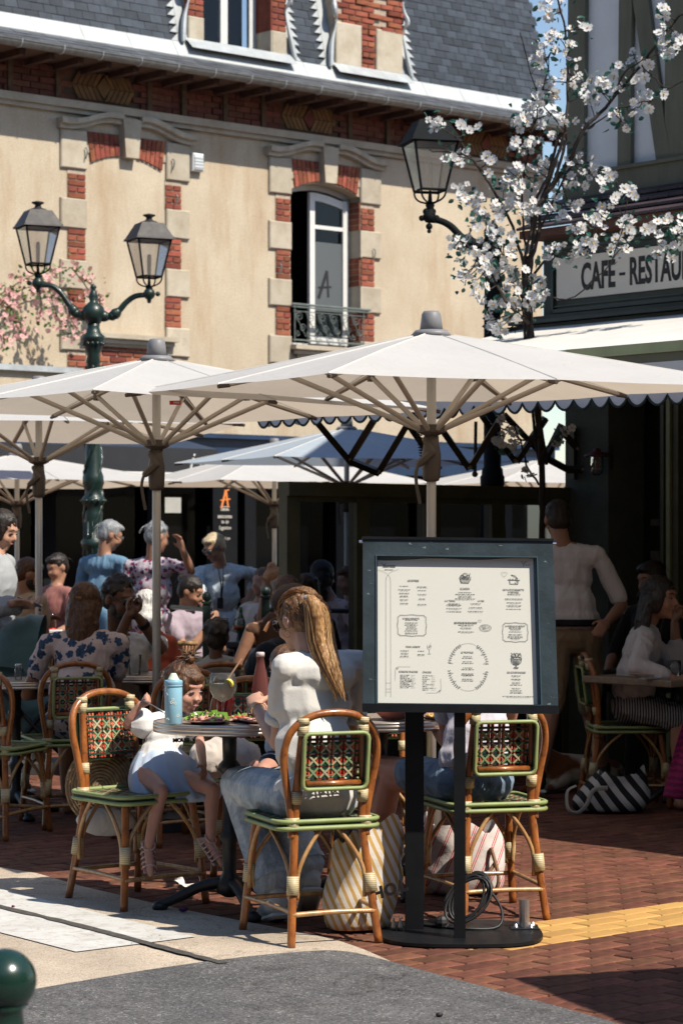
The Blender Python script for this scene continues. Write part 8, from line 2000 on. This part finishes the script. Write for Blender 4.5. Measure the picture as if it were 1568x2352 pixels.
m_ = MB(); m_.lathe([(.033, 0), (.036, .10)], Vector((P(1548, 0, 13.4).x, 13.4, .757)), 20); solo('tumbler', m_, MAT_cg, 'water tumbler on the grey wooden table at the right edge', 'glass', True, 'tumblers on the tables')
m_ = MB(); m_.tube([P(1445, 1548, 13.3), P(1500, 1550, 13.28)], .005, 5); m_.bbox(Vector((P(1500, 0, 13.35).x, 13.35, .760)), (.16, .05, .006), .002, .4); solo('cutlery', m_, M('steel', (.55, .55, .56), .3, .15, 9, metal=.9), 'knife and cutlery lying on the grey wooden table', 'cutlery')

# ---- bags
def bag(name, label, c, sx, sy, sz, mat, seed=0, lean=(0, 0), sag=.12, topf=.7, mouth=.02, voxn=None, rz=0):
    """slumped open fabric bag: lathe-like superellipse body with folds"""
    o = thing(name, label, 'bag', c); m_ = MB(); vs = []; nS, nZ = 40, 16; rr = Vector((seed, seed * 2.3, 0))
    for k in range(nZ + 1):
        f_ = k / nZ; w = 1 - (1 - topf) * f_ ** 1.5 - (.22 * (1 - f_) ** 6); z = sz * f_
        for i in range(nS):
            a = 2 * math.pi * i / nS; ca, sa = math.cos(a), math.sin(a); e_ = .72
            p = Vector((abs(ca) ** e_ * (1 if ca > 0 else -1) * sx * w, abs(sa) ** e_ * (1 if sa > 0 else -1) * sy * w, z))
            nz = noise.noise(p * 7 + rr) * .035 + noise.noise(p * 17 + rr) * .012; nr = Vector((p.x, p.y, 0)).normalized(); p += nr * nz * (.4 + .6 * f_)
            p.z += f_ ** 2 * (noise.noise(Vector((ca * 1.5, sa * 1.5, seed))) * .10 * sz / .3) - sag * f_ ** 3 * 0
            p += Vector((lean[0], lean[1], 0)) * f_ ** 1.5
            p = Matrix.Rotation(rz, 3, 'Z') @ p; vs.append(c + p)
    m_.add(vs, [(k * nS + i, k * nS + (i + 1) % nS, (k + 1) * nS + (i + 1) % nS, (k + 1) * nS + i) for k in range(nZ) for i in range(nS)] + [tuple(range(nS))[::-1]])
    me_o = part('body', m_, mat, o, smooth=True); return o, vs[-nS:]
def tote_c(t, v):
    wv = t.n('ShaderNodeTexWave'); wv.bands_direction = 'X'; wv.inputs['Scale'].default_value = 11; wv.inputs['Distortion'].default_value = .6; wv.inputs['Detail Scale'].default_value = 1
    mp = t.n('ShaderNodeMapping'); mp.inputs['Rotation'].default_value = (0, R(24), 0); t.l(t.coord(), mp.inputs[0]); t.l(mp.outputs[0], wv.inputs['Vector'])
    return t.ramp(wv.outputs['Fac'], [(.58, (.72, .66, .60)), (.63, (.56, .34, .10))])
MAT_tote = M('yellow_striped_canvas', cfun=tote_c, rough=.9, bump=.2, bs=60)
c = Vector((P(822, 0, 9.38).x, 9.40, .012)); TT, rim_ = bag('tote_bag', 'cream tote bag with mustard diagonal stripes and black letters, under the ponytailed woman\'s chair', c, .150, .115, .36, MAT_tote, 3, (.05, 0), topf=.92, rz=.25)
tw = MB(); tc = c + Vector((.03, .0, .33)); 
tw.limb([tc + Vector((math.cos(a) * r_, math.sin(a) * r_ * .8, .02 + .01 * math.sin(a))) for a, r_ in [(i * .45, .09 - i * .0055) for i in range(15)]], [.034] * 15, 8)
me = fuse(tw, .010, 'towel', cloth('grey_terry', (.26, .24, .27)), c, 2, wrinkle=(.006, 18, 2)); o = put('towel', me, None, c); tag(o, 'rolled grey towel stuffed in the top of the mustard striped tote bag', 'towel')
lt = MB(); bx = Vector((.86, -.28, .30)).normalized(); 
for ch, dx in (('H', 0), ('O', .052), ('L', .104)):
    p = P(868, 2052, 9.245) + bx * dx; text_into(lt, ch, p, bx, Vector((-.18, 0, .98)).normalized(), .062, bold=.003, depth=.002)
part('lettering', lt, MAT_print, TT)
def rstripe_c(t, v):
    wv = t.n('ShaderNodeTexWave'); wv.bands_direction = 'X'; wv.inputs['Scale'].default_value = 6.5; wv.inputs['Distortion'].default_value = .8; mp = t.n('ShaderNodeMapping'); mp.inputs['Rotation'].default_value = (0, R(-22), 0); t.l(t.coord(), mp.inputs[0]); t.l(mp.outputs[0], wv.inputs['Vector'])
    w2 = t.n('ShaderNodeTexWave'); w2.bands_direction = 'X'; w2.inputs['Scale'].default_value = 39; w2.inputs['Distortion'].default_value = .8; t.l(mp.outputs[0], w2.inputs['Vector'])
    k = t.math('MULTIPLY', t.ramp(wv.outputs['Fac'], [(.66, (0, 0, 0)), (.70, (1, 1, 1))]), t.ramp(w2.outputs['Fac'], [(.42, (0, 0, 0)), (.5, (1, 1, 1))]))
    return t.mix(k, (.72, .64, .60), (.58, .10, .10))
MAT_rtote = M('red_striped_canvas', cfun=rstripe_c, rough=.9, bump=.2, bs=60)
c = Vector((P(1070, 0, 10.35).x, 10.38, .012)); RT2, _ = bag('shopping_bag', 'pale bag with thin red stripes standing behind the menu posts', c, .185, .13, .285, MAT_rtote, 7, (-.02, 0), topf=.85)
m_ = MB(); m_.tube(smoothpath([c + Vector((.1, -.12, .2)), c + Vector((.13, -.16, .08)), c + Vector((.11, -.15, .02)), c + Vector((.09, -.15, .09)), c + Vector((.12, -.13, .14))], 5), .009, 6); part('knotted_handle', m_, cloth('brown_cord', (.25, .14, .08)), RT2)
def bw_c(t, v):
    wv = t.n('ShaderNodeTexWave'); wv.bands_direction = 'X'; wv.inputs['Scale'].default_value = 4.6; wv.inputs['Distortion'].default_value = 1.2; mp = t.n('ShaderNodeMapping'); mp.inputs['Rotation'].default_value = (0, R(38), 0); t.l(t.coord(), mp.inputs[0]); t.l(mp.outputs[0], wv.inputs['Vector'])
    return t.ramp(wv.outputs['Fac'], [(.50, (.012, .012, .014)), (.54, (.55, .52, .48))])
c = Vector((P(1392, 0, 13.6).x, 13.55, .012)); BWb, _ = bag('beach_bag', 'black and white diagonally striped beach bag slumped on the paving at right', c, .235, .16, .21, M('black_white_canvas', cfun=bw_c, rough=.9, bump=.15, bs=60), 11, (.07, 0), topf=.55)
m_ = MB(); m_.tube(smoothpath([c + Vector((-.02, -.17, .14)), c + Vector((-.10, -.2, .13)), c + Vector((-.14, -.21, .05)), c + Vector((-.19, -.2, .005)), c + Vector((-.24, -.19, .03)), c + Vector((-.24, -.16, .12)), c + Vector((-.19, -.15, .15))], 5), .013, 6, flat=.4); part('handle', m_, cloth('cream_webbing', (.5, .45, .38)), BWb)
# straw bag hanging behind the toddler's chair
MAT_straw = M('woven_straw', (.34, .22, .12), .85, .35, 40, bump=.9, bs=70)
c = Vector((-1.03, 10.42, .26)); SB = thing('straw_bag', 'round woven straw bag with lace trim leaning behind the toddler\'s chair', 'bag', Vector((c.x, c.y, .02)))
m_ = MB()
for k in range(12):
    r_ = .155 * (k + .5) / 12; m_.tube([c + Z * .20 + Vector((math.cos(a) * r_, -.03 - .035 * math.cos(r_ / .155 * 1.5), math.sin(a) * r_ * 1.1)) for a in [i * .2094 for i in range(30)]], .0085, 5, closed=True)
m_.ell(c + Z * .20, (.15, .055, .165), n=20, m=12); part('body', m_, MAT_straw, SB, smooth=True)
m_ = MB(); m_.ell(c + Z * .055 + Vector((.02, -.03, 0)), (.13, .06, .07), n=16, m=8); part('lace_trim', m_, cloth('cream_lace', (.66, .62, .60)), SB, smooth=True)
# pale cushion / folded cloth under the table
m_ = MB(); m_.limb([P(478, 1745, 10.75), P(520, 1735, 10.8), P(560, 1745, 10.8)], [.09, .10, .09], 10); me = fuse(m_, .012, 'cloth', cloth('pale_cream_cloth', (.60, .52, .46)), P(520, 1800, 10.8), 3, wrinkle=(.01, 10, 2)); o = put('folded_jacket', me, None, P(520, 1800, 10.8)); tag(o, 'pale cream garment on the chair seat behind the near table column', 'jacket')
# magenta scarf at the right edge
vs = []; m_ = MB(); nU, nV = 14, 18
for j in range(nV + 1):
    f_ = j / nV
    for i in range(nU + 1):
        g_ = i / nU; vx = 1576 - (.15 + 55 * f_ ** .8) * (1 - g_) + 120 * g_; vy = 1640 + 190 * f_ + 25 * g_ * f_
        vs.append(P(vx, vy, 12.75 + .04 * math.sin(g_ * 14 + f_ * 2)))
m_.add(vs, [(j * (nU + 1) + i, j * (nU + 1) + i + 1, (j + 1) * (nU + 1) + i + 1, (j + 1) * (nU + 1) + i) for j in range(nV) for i in range(nU)])
def mag_c(t, v):
    wv = t.n('ShaderNodeTexWave'); wv.bands_direction = 'Z'; wv.inputs['Scale'].default_value = 9; wv.inputs['Distortion'].default_value = 4; wv.inputs['Detail'].default_value = 4; wv.inputs['Detail Scale'].default_value = 5; t.l(v, wv.inputs['Vector']); return t.ramp(wv.outputs['Fac'], [(.4, (.30, .012, .10)), (.6, (.16, .008, .06))])
o = solo('scarf', m_, M('magenta_patterned_scarf', cfun=mag_c, rough=.9), 'magenta patterned scarf hanging at the right edge in the shade', 'scarf', True)
md = o.modifiers.new('s', 'SOLIDIFY'); md.thickness = .004
# napkin on the ground
m_ = MB(); g0 = G(455, 2045); vs = []; nU = 14
for j in range(8):
    for i in range(nU + 1): x = -.10 + .20 * i / nU; y = -.035 + .07 * j / 7; vs.append(g0 + Vector((x + .02 * math.sin(j), y + .02 * math.sin(i * .8), .012 + .018 * abs(math.sin(i * .9 + j * .5)) + .03 * (1 if i < 2 else 0) * (j / 7))))
m_.add(vs, [(j * (nU + 1) + i, j * (nU + 1) + i + 1, (j + 1) * (nU + 1) + i + 1, (j + 1) * (nU + 1) + i) for j in range(7) for i in range(nU)])
solo('paper_napkin', m_, M('white_paper', (.7, .68, .66), .8, .05, 9), 'crumpled white paper napkin dropped on the ground by the table foot', 'napkin', True)
for (vx, vy, lab, r_, mt) in ((421, 2098, 'purple fallen petal beside the table foot', .020, (.06, .012, .07)), (31, 2087, 'small dark red petal on the white painted stripe', .008, (.12, .01, .04)), (1008, 2340, 'small black leaf lying on the grey asphalt', .013, (.02, .012, .015))):
    g0 = G(vx, vy); m_ = MB(); m_.ell(g0 + Z * (r_ * .6 + .006), (r_, r_ * .6, r_ * .6), n=7, m=5); solo('fallen_petal', m_, M('petal%d' % vx, mt, .6, .3, 20), lab, 'petal', True)
# ---- stroller
MAT_teal = M('teal_hood_fabric', (.085, .17, .175), .75, .25, 5, bump=.2, bs=40, sheen=.3); SRc = Vector((P(72, 0, 14.4).x, 14.5, 0)); ST_ = thing('stroller', 'baby stroller with teal folding hood and black frame behind the floral blouse', 'stroller', SRc)
m_ = MB(); vs = []; nA, nB = 26, 12; hc = P(80, 1530, 14.45)
for j in range(nB + 1):
    b_ = math.pi * (.02 + .55 * j / nB)
    for i in range(nA + 1):
        a = math.pi * i / nA; r_ = .27 + .012 * abs(math.sin(j * .9 * math.pi / 2)); p = Vector((-math.cos(b_) * r_ * 1.05, math.cos(a) * .20, math.sin(b_) * r_ * 1.12)) * (1) ; sa = max(0.0, math.sin(a)); p.z *= sa ** .5; p.x *= .35 + .65 * sa ** .6; vs.append(hc + p)
m_.add(vs, [(j * (nA + 1) + i, j * (nA + 1) + i + 1, (j + 1) * (nA + 1) + i + 1, (j + 1) * (nA + 1) + i) for j in range(nB) for i in range(nA)]); part('hood', m_, MAT_teal, ST_, smooth=True)
m_ = MB()
for sy in (-.2, .2):
    m_.tube([hc + Vector((-.25, sy, -.05)), hc + Vector((.12, sy, -.45)), (hc.x + .35, hc.y + sy, .12)], .014, 8); m_.tube([hc + Vector((.30, sy, .05)), hc + Vector((-.1, sy, -.5)), (hc.x - .33, hc.y + sy, .12)], .014, 8)
m_.tube([hc + Vector((.30, -.2, .05)), hc + Vector((.30, .2, .05))], .016, 8); part('frame', m_, MAT_blk, ST_, smooth=True)
m_ = MB(); m_.limb([hc + Vector((-.15, 0, -.12)), hc + Vector((.05, 0, -.28)), hc + Vector((.25, 0, -.22))], [.16, .17, .13], 12); put_mesh(ST_, 'seat', fuse(m_, .016, 'seat', MAT_teal, SRc, 2, wrinkle=(.01, 7, 3)))
for sx in (-.33, .35):
    for sy in (-.22, .22):
        m_ = MB(); m_.tube([(hc.x + sx, hc.y + sy - .02, .12), (hc.x + sx, hc.y + sy + .02, .12)], .12, 20); part('wheel', m_, MAT_blk, ST_)
# ---- dog lying by the man's feet
c = P(1290, 1800, 14.7); dg = MB(); c = Vector((c.x, 14.7, .0))
dg.limb([c + Vector((-.02, 0, .13)), c + Vector((.14, .02, .12)), c + Vector((.30, .05, .10))], [.105, .10, .09], 12); dg.limb([c + Vector((-.05, -.02, .17)), c + Vector((-.15, -.05, .24))], [.075, .06], 10)
dg.ell(c + Vector((-.17, -.07, .28)), (.065, .06, .055)); dg.limb([c + Vector((-.19, -.10, .27)), c + Vector((-.23, -.15, .245))], [.038, .025], 8); dg.ell(c + Vector((-.13, -.10, .27)), (.018, .035, .05)); dg.ell(c + Vector((-.20, -.02, .27)), (.018, .035, .05))
for sx, sy in ((-.12, -.09), (-.02, -.12)): dg.limb([c + Vector((sx + .03, sy + .04, .07)), c + Vector((sx - .06, sy - .03, .035)), c + Vector((sx - .14, sy - .07, .022))], [.04, .028, .024], 8)
dg.limb([c + Vector((.28, -.03, .10)), c + Vector((.20, -.13, .09)), c + Vector((.28, -.15, .03)), c + Vector((.18, -.18, .022))], [.07, .05, .026, .022], 8); dg.limb([c + Vector((.36, .05, .08)), c + Vector((.45, .0, .04)), c + Vector((.50, -.1, .03))], [.03, .02, .015], 8)
DG = thing('dog', 'brown and white dog lying on the paving beside the man in khaki shorts', 'dog', c)
def dog_c(t, v): return t.ramp(t.noise(v, 4.2, 2, .5), [(.47, (.20, .07, .025)), (.52, (.55, .48, .40))])
put_mesh(DG, 'body', fuse(dg, .011, 'dog', M('dog_coat', cfun=dog_c, rough=.95, bump=.6, bs=90), c, 2)); m_ = MB(); m_.ell(c + Vector((-.235, -.165, .25)), .013, n=7, m=5); part('nose', m_, MAT_blk, DG)
# ---- dark green terrace railing with ball-topped posts
RLG = thing('terrace_railing', 'low dark green metal railing with ball-topped posts behind the tables', 'railing', (P(540, 0, 16.8).x, 16.8, 0))
for vx, y0 in ((475, 1385), (610, 1372)):
    p = P(vx, y0, 16.8); m_ = MB(); m_.bbox((p.x, 16.8, p.z / 2), (.055, .055, p.z), .006); m_.box((p.x, 16.8, p.z + .005), (.07, .07, .015)); m_.ell((p.x, 16.8, p.z + .045), .034, n=12, m=8); part('post', m_, MAT_cast, RLG, smooth=False)
a = P(475, 1400, 16.8); b = P(395, 1394, 17.4); m_ = MB()
m_.tube([a, b], .016, 6); m_.tube([Vector((a.x, a.y, .25)), Vector((b.x, b.y, .25))], .014, 6); part('rail', m_, MAT_cast, RLG)
a = P(610, 1400, 16.8); b = P(860, 1404, 16.8); m_ = MB(); m_.tube([a, b], .016, 6); m_.tube([Vector((a.x, a.y, .25)), Vector((b.x, b.y, .25))], .014, 6); part('rail', m_, MAT_cast, RLG)
